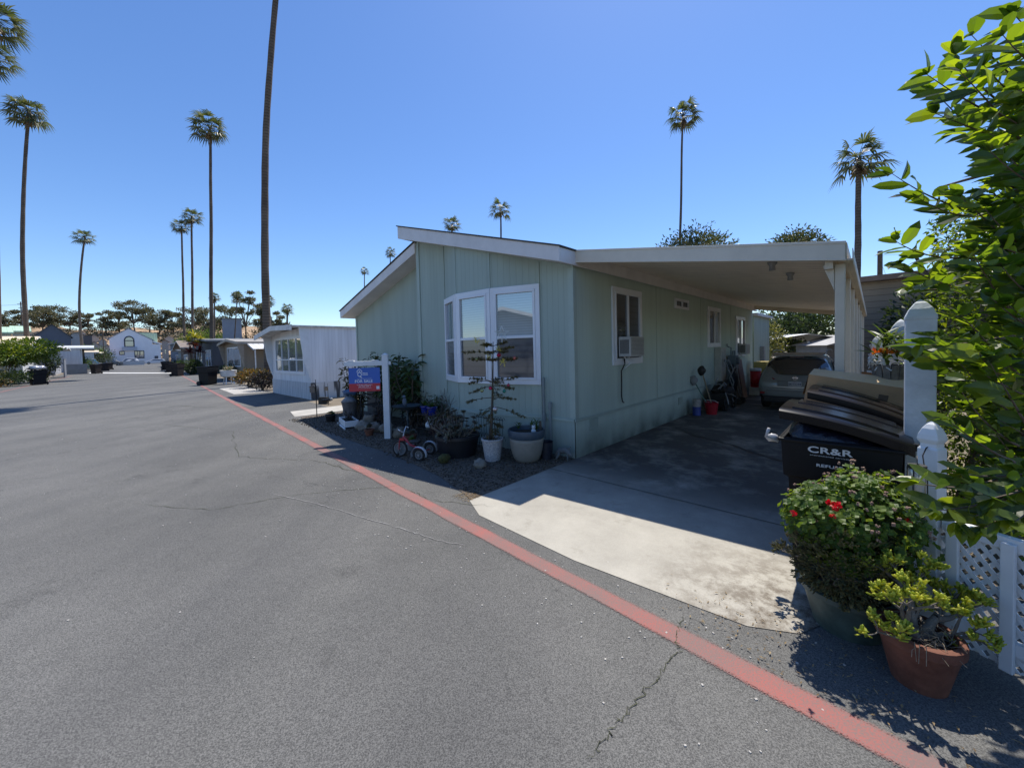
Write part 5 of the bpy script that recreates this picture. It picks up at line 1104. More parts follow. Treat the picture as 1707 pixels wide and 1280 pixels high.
m_purple_=leafmat('dusky_leaves',[(.025,.02,.025),(.05,.035,.035),(.04,.05,.035)],trans=.15)
m_fig=leafmat('broad_dark_leaves',[(.03,.06,.03),(.05,.10,.045),(.09,.13,.06),(.055,.06,.035)],trans=.25)
bigplant(L_(-4.35,-.02),'broad leaved dark plant between the sign post and the wall corner',32,1.45,.20,.12,m_fig,71,.45,stems=12)
bigplant(L_(-5.45,.0),'tall dark leafy plant right behind the sign panel',34,1.55,.18,.10,m_fig,72,.48,stems=12)
bigplant(L_(-6.25,-.2),'tall brownish plant left of the sign panel with long leaves',34,1.6,.17,.06,leafmat('olive_leaves',[(.045,.05,.022),(.08,.08,.03),(.11,.09,.045)],trans=.3),73,.35,stems=10)
bigplant(L_(-3.75,-.2),'low tangled dark shrub behind the bird bath',34,.75,.09,.05,leafmat('tangle_leaves',[(.012,.016,.014),(.03,.035,.028),(.04,.035,.03)],trans=.1),74,.6,stems=12)
bigplant(L_(-2.15,-.75),'rust purple twiggy plant between the tricycle and the metal stand',30,.62,.06,.025,leafmat('purple_rust',[(.05,.02,.025),(.09,.04,.035),(.05,.045,.03)],trans=.15),76,.6,stems=14)
bigplant(L_(-3.15,-.05),'dark blue green plant behind the cobalt pots',30,.8,.10,.05,m_fig,77,.5,stems=8)
bigplant(L_(-4.75,-.55),'spiky dark plant between the rocks and the iron bench',30,.55,.10,.03,m_purple_,78,.6,stems=8)
bigplant(L_(-2.35,-.2),'small green plant beside the dead shrub',14,.5,.09,.04,m_green_lit,75,.5,stems=5)
# dark panel leaning, stones behind bench
t=MB(); t.bx(-.38,.38,-.015,.015,0,.85); o=t.build('leaning_board',mat('dark_board',(.05,.055,.065),.7,.3,6),bevel=.004); o.location=L_(-6.35,.22,.0); o.rotation_euler=(0,0,LOT_ROT); tag(o,'dark grey board leaning behind the plants at the left garden end','board')
# solar stake lamp
def stakelamp(P,label):
    t=thing('stake_lamp',P,label,'garden lamp',0); g=MB(); g.tube([(0,0,0),(0,0,.86)],.012,6); g.tube([(0,0,.7),(0,0,.98)],.007,5); g.build('stake',m_iron,t); g=MB(); g.bx(-.13,.0,-.05,.05,.66,.80); g.build('lamp_box',mat('weathered_box',(.20,.17,.14),.8,.3,15),t,bevel=.01); g=MB(); g.add([(-.15,-.07,.80),(.02,-.07,.80),(.02,.07,.80),(-.15,.07,.80),(-.065,0,.86)],[(0,1,4),(1,2,4),(2,3,4),(3,0,4),(3,2,1,0)]); g.build('cap',m_iron,t); return t
stakelamp(L_(-7.0,-.98),'box lantern on a thin black stake at the far garden corner')
stakelamp(L_(-9.4,.25),'second box lantern on a stake by the white skirting').scale=(.7,.7,.7)
t=thing('outdoor_tap',L_(-9.9,.3),'small black garden tap box in front of the white home','tap'); g=MB(); g.bx(-.14,.14,-.08,.08,0,.22); g.tube([(0,-.1,.12),(.28,-.1,.14)],.05,8); g.build('body',m_black,t,bevel=.01); g=MB(); g.ball((.3,-.1,.15),.05,8,6); g.build('valve',m_grey,t)
# ================================================================== THINGS ALONG THE CARPORT WALL
random.seed(81)
t=thing('paint_can',L_(.20,4.62),'white and blue paint can on the driveway beside the red bucket','can',LOT_ROT)
g=MB(); g.lathe([(0,0),(.085,0),(.085,.19),(.09,.195),(.09,.205),(0,.207)],n=20); g.build('body',mat('blue_label',(.04,.07,.3),.4,.2,10),t,smooth=True,auto=40); g=MB(); g.lathe([(0,.208),(.085,.208),(.085,.36),(.09,.37),(0,.38)],n=20); g.build('upper_can',mat('paper_label',(.35,.34,.33),.6,.4,16),t,smooth=True,auto=40)
t=thing('red_bucket',L_(.42,4.95),'red plastic bucket holding garden tools on the driveway','bucket',LOT_ROT)
g=MB(); g.lathe([(.11,0),(.15,.28),(.16,.285),(.15,.275),(.105,.02),(0,.02)],n=22); g.build('body',mat('red_plastic',(.35,.012,.025),.4,.15,8),t,smooth=True,auto=40)
g=MB(); g.tube([(-.15,0,.27),(-.10,-.12,.34),(.10,-.12,.34),(.15,0,.27)],.005,5); g.build('handle',m_white,t)
for i,(a,b,lb,nm) in enumerate((((.05,.02,.05),(-.22,.05,1.0),'long handled tool with grey head standing in the red bucket','garden_tool'),((.0,.0,.05),(-.35,-.1,.78),'shorter green handled tool standing in the red bucket','garden_tool'))):
    t=thing(nm,L_(.42,4.95),lb,'tool',LOT_ROT,'tools in the red bucket'); g=MB(); g.tube([a,b],.014,6); g.build('handle',mat('tool_handle%d'%i,((.25,.2,.12),(.08,.16,.12))[i],.6,.2,10),t); g=MB(); g.ball(b,.09,10,7,.3,(1,.4,1.3)); g.build('head',m_grey if i else m_black,t,smooth=True)
def clutter(P,label,name,boxes,m,cat):
    t=thing(name,P,label,cat,LOT_ROT)
    for (nm,mm,bb) in boxes:
        g=MB()
        for q in bb: g.bx(*q)
        g.build(nm,mm,t,bevel=.008)
    return t
t=thing('stacked_machinery',L_(.38,5.9),'dark bundle of bicycles and machinery stacked against the side wall','machinery',LOT_ROT)
g=MB(); g.ball((0,0,.40),.30,14,10,.5,(.8,1.1,.8),5); g.bx(-.2,.2,-.35,.3,.08,.42); g.build('engine_body',m_black,t,smooth=False)
g=MB()
for k in range(14): a=Vector((rnd(-.2,.2),rnd(-.4,.4),rnd(.1,.75))); dq=rdir(); g.tube([a,a+dq*.16,a+dq*.26+Vector((0,0,-.06))],.012,5)
g.build('tubing',m_grey,t)
for (x,y) in ((.2,-.3),(.2,.35)):
    g=MB(); g.lathe([(.20,-.02),(.22,0),(.20,.02),(.17,.02),(.17,-.02),(.20,-.02)],(x,y,.22),20,M=Matrix.Rotation(PI/2,3,'Y')); g.build('wheel',m_tyre,t,smooth=True)
t=thing('folded_stroller',L_(.35,7.0),'folded dark pushchair leaning by the electric meter','pushchair',LOT_ROT)
g=MB(); 
for s_ in (-.2,.2): g.tube([(0,s_,.1),(.1,s_,.6),(-.1,s_,1.15)],.014,6); g.tube([(.2,s_,.1),(0,s_,.7),(.12,s_,1.0)],.014,6)
g.tube([(-.1,-.2,1.15),(-.15,0,1.18),(-.1,.2,1.15)],.016,6); g.build('frame',m_grey,t)
g=MB(); g.ball((.05,0,.6),.2,10,8,.4,(.5,1,1.3),8); g.build('seat',mat('dark_cloth',(.02,.024,.035),.9,.3,10),t,smooth=True)
for (x,y) in ((.0,-.2),(.0,.2),(.2,-.2),(.2,.2)):
    g=MB(); g.lathe([(.0,-.02),(.09,-.02),(.09,.02),(0,.02)],(x,y,.09),14,M=Matrix.Rotation(PI/2,3,'X')); g.build('wheel',m_tyre,t)
for i,(y,h,c,lb) in enumerate(((7.8,1.05,(.02,.022,.03),'dark flat panel leaning on the side wall beyond the pushchair'),(8.5,1.15,(.30,.2,.2),'pinkish folded table standing by the farthest window'))):
    g=MB(); g.bx(-.02,.02,-.25,.25,0,h); o=g.build('folded_board',mat('panel%d'%i,c,.6,.2,8),bevel=.006); o.location=L_(.35,y); o.rotation_euler=(0,R_(-8),LOT_ROT); tag(o,lb,'panel')
t=thing('red_cup_dispenser',L_(.45,9.4),'red and white drink cooler near the far end of the side wall','cooler',LOT_ROT)
g=MB(); g.lathe([(.14,.25),(.15,.75)],n=20); g.build('body',mat('cooler_red',(.55,.02,.03),.4,.1,8),t,smooth=True); g=MB(); g.lathe([(.16,.751),(.16,.83),(.0,.85)],n=20); g.build('lid',m_white,t,smooth=True); g=MB(); g.bx(-.15,.15,-.15,.15,0,.249); g.build('base',m_whitedirty,t)
t=clutter(L_(.4,10.6),'stack of yellow and grey storage bins at the end of the side wall','storage_bin',[('lower_bin',mat('bin_grey',(.2,.2,.19),.6,.2,5),[(-.2,.2,-.3,.3,0,.6)]),('upper_bin',mat('bin_yellow',(.5,.4,.12),.6,.2,5),[(-.18,.18,-.27,.27,.601,1.0)])],None,'storage bin')
# ================================================================== CAR
m_paint=mat('champagne_paint',(.27,.29,.28),.28,.04,2,metal=.35,coat=.8); m_cglass=glassmat('car_glass',(.008,.008,.012),.12,.02); m_ctrim=mat('car_black_trim',(.012,.012,.014),.5,.2,6)
def loft_car(r,secs,m,name='body',close=True):
    """secs: list of (y, [(x,z)...]) half outlines from centre bottom to centre top; mirrored"""
    g=MB(); K=None
    for (y,h) in secs:
        full=[(x,z) for x,z in h]+[(-x,z) for x,z in reversed(h[:-1]) ][:len(h)-1]
        full=full[:-1] if False else full
        K=len(full)
        for x,z in full: g.v.append(Vector((x,y,z)))
    for i in range(len(secs)-1):
        for k in range(K): g.f.append((i*K+k,i*K+(k+1)%K,(i+1)*K+(k+1)%K,(i+1)*K+k)); g.mi.append(0)
    g.f.append(tuple(range(K-1,-1,-1))); g.f.append(tuple((len(secs)-1)*K+k for k in range(K))); g.mi+=[0,0]
    return g
car=thing('parked_car',L_(1.83,6.25),'champagne grey hatchback parked under the carport, seen from behind','car',LOT_ROT); car.scale=(.80,.82,.80)
# real-size coordinates, rear bumper at y=0, length 4.75
def hs_(wb,wm,wt,z0,zb,zt,zr,tw=None):
    # half section: bottom centre, sill, belt, shoulder, roof edge, roof centre
    return [(0,z0),(wb,z0),(wm,(z0+zb)/2),(wm,zb),(wt+.0,zt),(wt*.72,zr),(0,zr+.02)]
secs=[(0.0,[(0,.42),(.62,.42),(.80,.55),(.80,.72),(.74,.80),(.5,.83),(0,.84)]),
(.07,[(0,.34),(.78,.36),(.90,.55),(.90,.78),(.84,.90),(.6,.95),(0,.96)]),
(.16,[(0,.30),(.84,.32),(.935,.58),(.93,.86),(.86,1.04),(.62,1.09),(0,1.10)]),
(.34,[(0,.28),(.86,.30),(.94,.60),(.94,.92),(.82,1.20),(.62,1.40),(0,1.44)]),
(.58,[(0,.26),(.87,.28),(.94,.60),(.94,.95),(.77,1.36),(.60,1.60),(0,1.64)]),
(.9,[(0,.25),(.87,.28),(.94,.60),(.94,.96),(.75,1.46),(.58,1.66),(0,1.70)]),
(1.8,[(0,.25),(.87,.28),(.94,.60),(.94,.97),(.74,1.48),(.58,1.68),(0,1.72)]),
(2.7,[(0,.25),(.87,.28),(.94,.60),(.94,.98),(.73,1.44),(.56,1.62),(0,1.66)]),
(3.45,[(0,.25),(.87,.28),(.94,.60),(.94,.99),(.80,1.10),(.6,1.14),(0,1.16)]),
(4.3,[(0,.25),(.84,.28),(.92,.58),(.90,.86),(.76,.96),(.5,1.0),(0,1.03)]),
(4.72,[(0,.32),(.7,.34),(.8,.52),(.76,.68),(.6,.76),(.4,.78),(0,.8)])]
g=loft_car(car,secs,m_paint); o=g.build('body',m_paint,car,smooth=True,auto=60); md=o.modifiers.new('s','SUBSURF'); md.levels=2; md.render_levels=2
# rear window follows tailgate
def tg(x,z):  # tailgate surface y at height z, curved with x
    P=[(.80,.0),(.96,.07),(1.10,.16),(1.30,.25),(1.44,.34),(1.64,.58),(1.70,.8)]
    for (a,ya),(b,yb) in zip(P[:-1],P[1:]):
        if a<=z<=b: y=ya+(yb-ya)*(z-a)/(b-a); break
    else: y=P[-1][1]
    return y+.20*(abs(x)/.8)**3
def patch(name,outline,m,off=-.02,parent=car,nx=14,th=None):
    """outline: function z->(x0,x1) list rows"""
    g=MB(); rows=outline; 
    for (z,x0,x1) in rows:
        for i in range(nx+1): x=x0+(x1-x0)*i/nx; g.v.append(Vector((x,tg(x,z)+off,z)))
    for r_ in range(len(rows)-1):
        for i in range(nx): a=r_*(nx+1)+i; g.f.append((a,a+1,a+nx+2,a+nx+1)); g.mi.append(0)
    return g.build(name,m,parent,smooth=True)
patch('rear_window',[(1.075,-.30,.30),(1.10,-.52,.52),(1.15,-.66,.66),(1.24,-.73,.73),(1.33,-.73,.73),(1.42,-.69,.69),(1.49,-.62,.62),(1.53,-.52,.52)],m_cglass,-.035)
g=MB(); g.prism([(-.60,.42,1.60),(.60,.42,1.60),(.66,.75,1.68),(-.66,.75,1.68)],(0,0,.03)); g.build('spoiler',m_paint,car,bevel=.012)
g=MB(); g.bx(-.17,.17,.405,.43,1.565,1.59); g.build('brake_light',mat('dark_red_lens',(.08,.004,.006),.2,.1,5),car)
m_tail=mat('tail_lens',(.22,.006,.012),.12,.25,12,coat=1)
for s_ in (-1,1):
    g=MB()
    pts=[(s_*.50,.945),(s_*.62,1.0),(s_*.80,1.06),(s_*.90,1.06),(s_*.90,.90),(s_*.72,.90)]
    g.v=[Vector((x,tg(x,z)*.9-.045+(.05 if abs(x)>.85 else 0),z)) for x,z in pts]+[Vector((x*1.02,tg(x,z)+.25,z)) for x,z in pts]; n=len(pts)
    g.f=[tuple(range(n)),]+[(i,(i+1)%n,n+(i+1)%n,n+i) for i in range(n)]; g.mi=[0]*len(g.f); g.build('tail_light',m_tail,car,bevel=.01)
g=MB(); g.bx(-.42,.42,-.012,.10,.74,.90); g.build('plate_recess',mat('recess_paint',(.17,.18,.17),.35,.05,3),car,bevel=.015)
g=MB(); g.bx(-.155,.155,-.024,-.013,.755,.885); pl_=g.build('number_plate',mat('plate_white',(.45,.46,.46),.4,.05,5),car,bevel=.004)
text_mesh('lettering','8KYY194',.085,plane_m((0,-.026,.81),(1,0,0),(0,0,1))@Matrix.Diagonal((.9,1,1,1)),mat('plate_blue',(.02,.025,.06),.5,.1,5),pl_,bold=.001); text_mesh('lettering','California',.025,plane_m((0,-.026,.868),(1,0,0),(0,0,1)),mat('plate_red',(.3,.03,.04),.5,.1,5),pl_)
g=MB(); arc_=[]; 
for k in range(24): t_=2*PI*k/24; arc_.append(Vector((math.cos(t_)*.055,tg(0,.985)-.03,.985+math.sin(t_)*.045)))
arc_.append(arc_[0]); g.tube(arc_,.008,6,cap=False); g.bx(-.07,.07,tg(0,.985)-.04,tg(0,.985)-.025,.975,.995); g.build('badge',mat('chrome',(.5,.5,.52),.15,.05,5,metal=1),car)
g=MB(); g.bx(-.78,.78,-.02,.25,.26,.44); g.build('lower_bumper',m_ctrim,car,bevel=.03)
g=MB(); g.bx(-.70,.70,-.035,.03,.60,.625); g.bx(-.66,.66,-.035,.03,.68,.695); g.build('bumper_line',mat('crease',(.15,.155,.15),.4,.05,5),car,bevel=.008)
for s_ in (-1,1):
    g=MB(); g.bx(s_*.80-.06,s_*.80+.06,-.0,.06,.50,.56); g.build('reflector',m_tail,car,bevel=.008)
    g=MB(); g.add([(s_*.955,.62,1.02),(s_*.945,2.9,1.04),(s_*.80,2.75,1.40),(s_*.775,1.0,1.44),(s_*.83,.75,1.28)],[(0,1,2,3,4)]); g.build('side_window',m_cglass,car)
    g=MB(); g.tube([(s_*.66,.8,1.73),(s_*.66,1.0,1.78),(s_*.66,2.5,1.76),(s_*.66,2.8,1.68)],.014,6); g.build('roof_rail',m_grey,car,smooth=True)
    g=MB(); g.ball((s_*1.04,3.2,1.10),.11,10,7,0,(1,.5,.7)); g.build('wing_mirror',m_paint,car,smooth=True)
    for y in (.85,3.75):
        M=Matrix.Rotation(PI/2,3,'Y'); g=MB(); g.lathe([(.0,-.11),(.22,-.11),(.34,-.10),(.355,-.06),(.355,.06),(.34,.10),(.22,.11),(0,.11)],(s_*.83,y,.355),28,M=M); w=g.build('wheel',m_tyre,car,smooth=True,auto=35)
        g=MB(); g.lathe([(.0,-.02),(.05,-.02),(.06,.0),(.21,.005),(.225,.0)],(s_*.95,y,.355),20,M=M); g.build('rim',m_grey,w,smooth=True)
        g=MB(); g.tube([(s_*.93,y+math.cos(a*PI/12)*.40,.355+math.sin(a*PI/12)*.40) for a in range(0,13)],.028,6); g.build('arch_trim',m_ctrim,car)
# ================================================================== NEIGHBOURING HOMES
LR=LOT_ROT
def siding(nm,c,ax,p=.15,dark=.8): return grooved(nm,c,ax,p,.06,.004,dark=dark,stain=.4)
def quad(g,*p): g.add(list(p),[tuple(range(len(p)))])
# --- white single wide with slanted fins. frame: x=0 near front corner, front at y=0, x negative to the far corner
wh=thing('mobile_home',S(14.9,4.15),'white mobile home with slanted side fins and weathered skirting next to the green house','mobile home',LR+R_(0))
wx=siding('white_rib_y',(.76,.77,.80),1,.12,.72); wxx=siding('white_rib_x',(.74,.75,.77),0,.12,.72)
W_=-4.35; ZT=2.62; SL=.28
g=MB(); quad(g,(0,0,.58),(0,14,.58),(0,14,ZT),(0,0,ZT)); quad(g,(W_,14,.58),(W_,0,.58),(W_,0,ZT-.12),(W_,14,ZT-.12)); g.build('side_wall',wx,wh)
g=MB(); quad(g,(W_,.0,.58),(0,.0,.58),(0,.0,ZT),(W_,.0,ZT-.12)); g.build('front_wall',wxx,wh)
g=MB()
for x in (W_,-.05): g=MB(); g.prism([(x,0,ZT-.05),(x,-.34,ZT-.05),(x,-.2,1.4),(x,-.02,.75),(x,0,.75)],(.05,0,0)); g.build('side_fin',m_white,wh,bevel=.005)
g=MB(); g.prism([(W_-.12,-.62,ZT-.18),(W_*.5,-.62,ZT+.10),(.08,-.62,ZT+.02),(.08,-.62,ZT-.16),(W_*.5,-.62,ZT-.08),(W_-.12,-.62,ZT-.36)],(0,.04,0)); g.build('eave_fascia',m_whitedirty,wh)
g=MB(); g.prism([(W_-.12,-.575,ZT-.19),(W_*.5,-.575,ZT+.09),(.08,-.575,ZT+.01),(.08,-.575,ZT-.05),(W_*.5,-.575,ZT+.03),(W_-.12,-.575,ZT-.25)],(0,14.6,0)); g.build('roof',mat('white_metal_roof',(.55,.54,.5),.6,.3,4,col2=(.6,.59,.56)),wh)
def skirtmat():
    m,nt,b=new_mat('weathered_skirting'); L=nt.links.new; tc=nd(nt,'ShaderNodeTexCoord'); mp=nd(nt,'ShaderNodeMapping'); mp.inputs['Scale'].default_value=(1,1,.15); L(tc.outputs['Object'],mp.inputs[0]); wv=nd(nt,'ShaderNodeTexWave'); wv.inputs['Scale'].default_value=2.3; wv.inputs['Distortion'].default_value=5; wv.inputs['Detail'].default_value=3; L(mp.outputs[0],wv.inputs[0])
    cr=nd(nt,'ShaderNodeValToRGB'); cr.color_ramp.elements[0].color=(.09,.09,.095,1); cr.color_ramp.elements[0].position=.02; cr.color_ramp.elements[1].color=(.62,.63,.65,1); cr.color_ramp.elements[1].position=.16; L(wv.outputs['Fac'],cr.inputs[0]); L(cr.outputs[0],b.inputs['Base Color']); b.inputs['Roughness'].default_value=.8; return m
g=MB(); quad(g,(W_,-.02,0),(0,-.02,0),(0,-.02,.60),(W_,-.02,.60)); quad(g,(.015,-.02,0),(.015,14,0),(.015,14,.6),(.015,-.02,.6)); quad(g,(W_-.015,14,0),(W_-.015,-.02,0),(W_-.015,-.02,.6),(W_-.015,14,.6)); g.build('skirting',skirtmat(),wh)
m_curt=glassmat('curtained_glass',(.17,.19,.19),.30,stripes=.0); m_warmcurt=glassmat('cream_curtain_glass',(.20,.19,.16),.15)
def simple_window(g0,x0,x1,z0,z1,y,parent,panes=2,zm=None,fw=.06,m=None,fm=None,axis='x',out=-1,mull=.04):
    """window in a wall parallel to x (axis x) or y"""
    m=m or m_curt; fm=fm or m_frame
    def B(g,a,b,c,d,n0,n1):
        lo,hi=min(y+out*n0,y+out*n1),max(y+out*n0,y+out*n1)
        if axis=='x': g.bx(a,b,lo,hi,c,d)
        else: g.bx(lo,hi,a,b,c,d)
    g=MB(); B(g,x0,x1,z0,z0+fw,.002,.04); B(g,x0,x1,z1-fw,z1,.002,.04); B(g,x0,x0+fw,z0+fw,z1-fw,.002,.04); B(g,x1-fw,x1,z0+fw,z1-fw,.002,.04)
    for k in range(1,panes): xc=x0+(x1-x0)*k/panes; B(g,xc-mull/2,xc+mull/2,z0+fw,z1-fw,.002,.036)
    if zm: B(g,x0+fw,x1-fw,zm-.02,zm+.02,.002,.034)
    w=g.build('window',fm,parent)
    for k in range(panes):
        a=x0+(x1-x0)*k/panes+(fw if k==0 else mull/2); b=x0+(x1-x0)*(k+1)/panes-(fw if k==panes-1 else mull/2)
        for (c,d) in (((z0+fw,z1-fw),) if not zm else ((z0+fw,zm-.02),(zm+.02,z1-fw))):
            g=MB(); B(g,a,b,c,d,.004,.012); g.build('pane',m,w)
    return w
simple_window(None,-3.8,-.5,.88,2.32,-.0,wh,panes=4,zm=1.42,fw=.10,mull=.05,m=m_curt)
# --- generic far homes
def home(name,loc,rz,w,d,h,label,wc,rc=(.5,.5,.48),gable=.0,wins=(),eave=.35,sk=.5,fins=False,sidewins=(),cat='mobile home',trim=None,gx=True,group=None,th=.16,name2=None):
    r=thing(name,loc,label,cat,rz,group)
    mx_=siding('w%sx'%label[:14],wc,0,.25,.88); my_=siding('w%sy'%label[:14],wc,1,.25,.88)
    hf=h; hp=h+gable
    g=MB(); g.add([(-w,0,0),(0,0,0),(0,0,h),(-w/2,0,hp),(-w,0,h)],[(0,1,2,3,4)]); g.build('front_wall',mx_,r); g=MB(); g.add([(0,d,0),(-w,d,0),(-w,d,h),(-w/2,d,hp),(0,d,h)],[(0,1,2,3,4)]); g.build('rear_wall',mx_,r)
    g=MB(); quad(g,(0,0,0),(0,d,0),(0,d,h),(0,0,h)); g.build('side_wall',my_,r); g=MB(); quad(g,(-w,d,0),(-w,0,0),(-w,0,h),(-w,d,h)); g.build('side_wall',my_,r)
    tm=mat('trim_%s'%label[:14],trim or (.6,.6,.58),.6,.15,4); o=.15; k=gable/(w/2) if gable else 0
    g=MB(); g.add([(-w-o,-eave,h-k*o+.02),(-w/2,-eave,hp+.02),(o,-eave,h-k*o+.02),(o,d+.2,h-k*o+.02),(-w/2,d+.2,hp+.02),(-w-o,d+.2,h-k*o+.02)],[(0,1,4,5),(1,2,3,4)]) if gable else g.add([(-w-o,-eave,h+.02),(o,-eave,h+.02),(o,d+.2,h+.12),(-w-o,d+.2,h+.12)],[(0,1,2,3)])
    g.build('roof',mat('roof_%s'%label[:14],rc,.7,.25,5),r)
    g=MB()
    for (a,b) in (((-w-o,h-k*o),(-w/2,hp)),((-w/2,hp),(o,h-k*o))): g.prism([(a[0],-eave,a[1]-th+.018),(b[0],-eave,b[1]-th+.018),(b[0],-eave,b[1]+.018),(a[0],-eave,a[1]+.018)],(0,-.03,0))
    g.bx(o-.03,o,-eave+.002,d+.2,h-k*o-th+.016,h-k*o+.016); g.bx(-w-o,-w-o+.03,-eave+.002,d+.2,h-k*o-th+.016,h-k*o+.016)
    g.build('fascia',tm,r)
    if fins:
        for x in (-w,-.05): g=MB(); g.prism([(x,-.001,h),(x,-eave,h),(x,-.001,.7)],(.05,0,0)); g.build('side_fin',tm,r)
    for (x0,x1,z0,z1,p) in wins: simple_window(None,x0,x1,z0,z1,0,r,panes=p,fm=tm if not trim else None,fw=.07)
    for (x0,x1,z0,z1,p) in sidewins: simple_window(None,x0,x1,z0,z1,0,r,panes=p,axis='y',out=1,fw=.07)
    return r
tn=home('mobile_home',S(30.3,4.5),LR,5.6,12,2.55,'tan mobile home with broad curtained window and white ribbed awning on its side',(.26,.215,.165),(.3,.28,.25),.25,wins=((-4.6,-.9,.9,2.25,2),),eave=.4,fins=True,trim=(.33,.29,.24))
g=MB(); g.add([(.02,.2,2.45),(.02,9,2.45),(1.5,9,2.05),(1.5,.2,2.05)],[(0,1,2,3)]); g.prism([(1.5,.2,2.06),(.02,.2,2.46),(.02,.2,2.36),(1.5,.2,1.96)],(0,-.03,0)); g.build('awning',grooved('awning_ribs',(.62,.63,.64),1,.3,.1,.02,dark=.6),tn)
g=MB(); g.bx(1.40,1.46,.25,.31,0,2.05); g.bx(1.40,1.46,4.25,4.31,0,2.05); g.build('awning_post',m_whitedirty,tn)
home('mobile_home',S(46.0,4.4),LR,11,12,3.2,'dark blue grey mobile home with white framed front windows',(.055,.062,.075),(.13,.14,.15),.35,wins=((-8.6,-5.6,.6,2.3,3),(-3.6,-1.0,.6,2.3,2)),eave=.5,trim=(.16,.17,.18))
home('mobile_home',S(62,3.6),LR,7,12,2.9,'small brown gabled mobile home half hidden by the dark round shrub',(.14,.11,.085),(.2,.16,.13),.9,wins=((-4.2,-1.2,.8,2.0,2),),eave=.8,trim=(.34,.31,.27))
home('mobile_home',S(76,4.0),LR,8,12,2.8,'pale grey mobile home with light porch roof beyond the brown one',(.32,.36,.36),(.4,.4,.4),.3,wins=((-4.6,-1.2,.9,2.2,2),),eave=.9)
home('mobile_home',S(93,4.0),LR,12,12,4.4,'blue grey flat roofed mobile home, farthest on the right side',(.14,.17,.22),(.2,.2,.22),.0,wins=((-4.6,-1.2,.9,2.2,2),),eave=.4,trim=(.4,.4,.42))
# left side homes (fronts face the street)
LL=LR+PI
def lhome(a,o,*k,**kk): return home('mobile_home',S(a,o),LL,*k,**kk)
lhome(64.0,-8.4,15.0,10,2.9,'white mobile home behind the leafy bush, nearest on the left side',(.6,.6,.58),(.66,.54,.38),1.0,wins=((-7.5,-5.2,.9,2.0,2),(-3.8,-1.5,.9,2.0,2)),eave=.5)
lhome(76.5,-8.4,10.5,10,3.0,'grey mobile home with thin white eave behind the grey slatted screen',(.45,.46,.48),(.6,.55,.53),.25,wins=((-5,-2,.9,2.1,2),),eave=.9)
lhome(95.0,-8.0,16.0,10,3.3,'white porch fronted mobile home by the low grey wall',(.62,.62,.62),(.5,.52,.52),.5,wins=((-3,-1,.9,2.1,1),),eave=1.3)
lhome(113.0,-8.0,13.0,10,3.0,'white mobile home with large bright front windows beyond the old blue truck',(.5,.5,.5),(.5,.5,.5),.4,wins=((-5,-1,.8,2.1,4),),eave=.6)
lhome(130.0,-8.4,12.0,10,3.0,'cream mobile home with yellowish roof, farthest on the left side',(.36,.34,.28),(.62,.55,.35),.3,wins=((-5,-1,.8,2.1,2),),eave=.6)
# home across the street beside the camera, mirrored in the bow window
home('mobile_home',S(9,-9.5),LL,7.5,14,2.7,'white gabled mobile home across the street, seen only in window reflections',(.5,.5,.5),(.45,.45,.44),1.0,wins=((-5.5,-2,.9,2.2,3),),eave=.6)
# porch posts of the white porch home
t=thing('porch_post',S(92.6,-6.9),'pair of white porch posts under the eave by the low grey wall','porch post',LL)
for x in (0,2.2): g=MB(); g.bx(x-.07,x+.07,-.07,.07,0,2.7); g.build('post',m_white,t)
g=MB(); g.bx(-.07,2.27,-.04,.04,.8,.86); g.build('handrail',m_whitedirty,t)
t=thing('slatted_screen',toward(109,38.5),'grey slatted screen wall beside the leafy bush','screen',LL)
g=MB(); g.bx(-3.2,0,-.04,.04,0,1.75); g.build('slat_panel',siding('screen_slats',(.22,.23,.25),0,.12,.6),t); g=MB(); g.bx(-3.28,.08,-.06,.06,1.751,1.80); g.build('cap_rail',m_grey,t)
t=thing('low_wall',toward(145,45.5),'low grey block wall at the left road edge','wall',R_(47))
g=MB(); g.bx(-1.75,0,-.1,.1,0,1.12); g.build('blockwork',mat('grey_block',(.24,.25,.26),.9,.12,3),t); g=MB(); g.bx(-1.8,.05,-.13,.13,1.121,1.18); g.build('coping',mat('coping',(.3,.3,.31),.9,.12,3),t)
t=thing('low_wall',S(113,1.0),'long low white wall closing the end of the street','wall',ST_AZ*-1 if False else math.atan2(_sn.y,_sn.x)-R_(40))
t.location=toward(193,101); t.rotation_euler=(0,0,R_(45))
g=MB(); g.bx(0,5.4,-.1,.1,0,1.05); g.build('blockwork',mat('white_block',(.48,.5,.52),.9,.08,3),t); g=MB(); g.bx(-.05,5.45,-.13,.13,1.051,1.1); g.build('coping',m_whitedirty,t)
# ================================================================== FAR BUILDINGS
fb_=thing('house',toward(184,125),'large two storey white house with an arched upper window facing down the street','house',R_(45)); fb_.scale=(.82,.6,1.13)
wm=mat('far_white_wall',(.78,.80,.84),.8,.06,.5); FWd=14.6; 
g=MB(); g.prism([(0,0,-.5),(12.4,0,-.5),(12.4,0,7.0),(5.6,0,10.3),(0,0,7.4)],(0,14,0)); g.build('wall',wm,fb_)
g=MB(); g.bx(12.41,14.9,1,13,-.5,5.8); g.prism([(12.41,.5,6.3),(15.6,.5,5.6),(15.6,.5,5.9),(12.41,.5,6.8)],(0,12,0)); g.build('side_wing',wm,fb_)
g=MB(); g.prism([(5.6,-.3,10.42),(13.0,-.3,6.75),(13.0,-.3,6.9),(5.6,-.3,10.57)],(0,15,0)); g.prism([(5.6,-.3,10.42),(5.6,-.3,10.57),(-.7,-.3,7.2),(-.7,-.3,7.05)],(0,15,0)); g.build('roof',mat('far_roof',(.35,.36,.38),.8,.1,1),fb_)
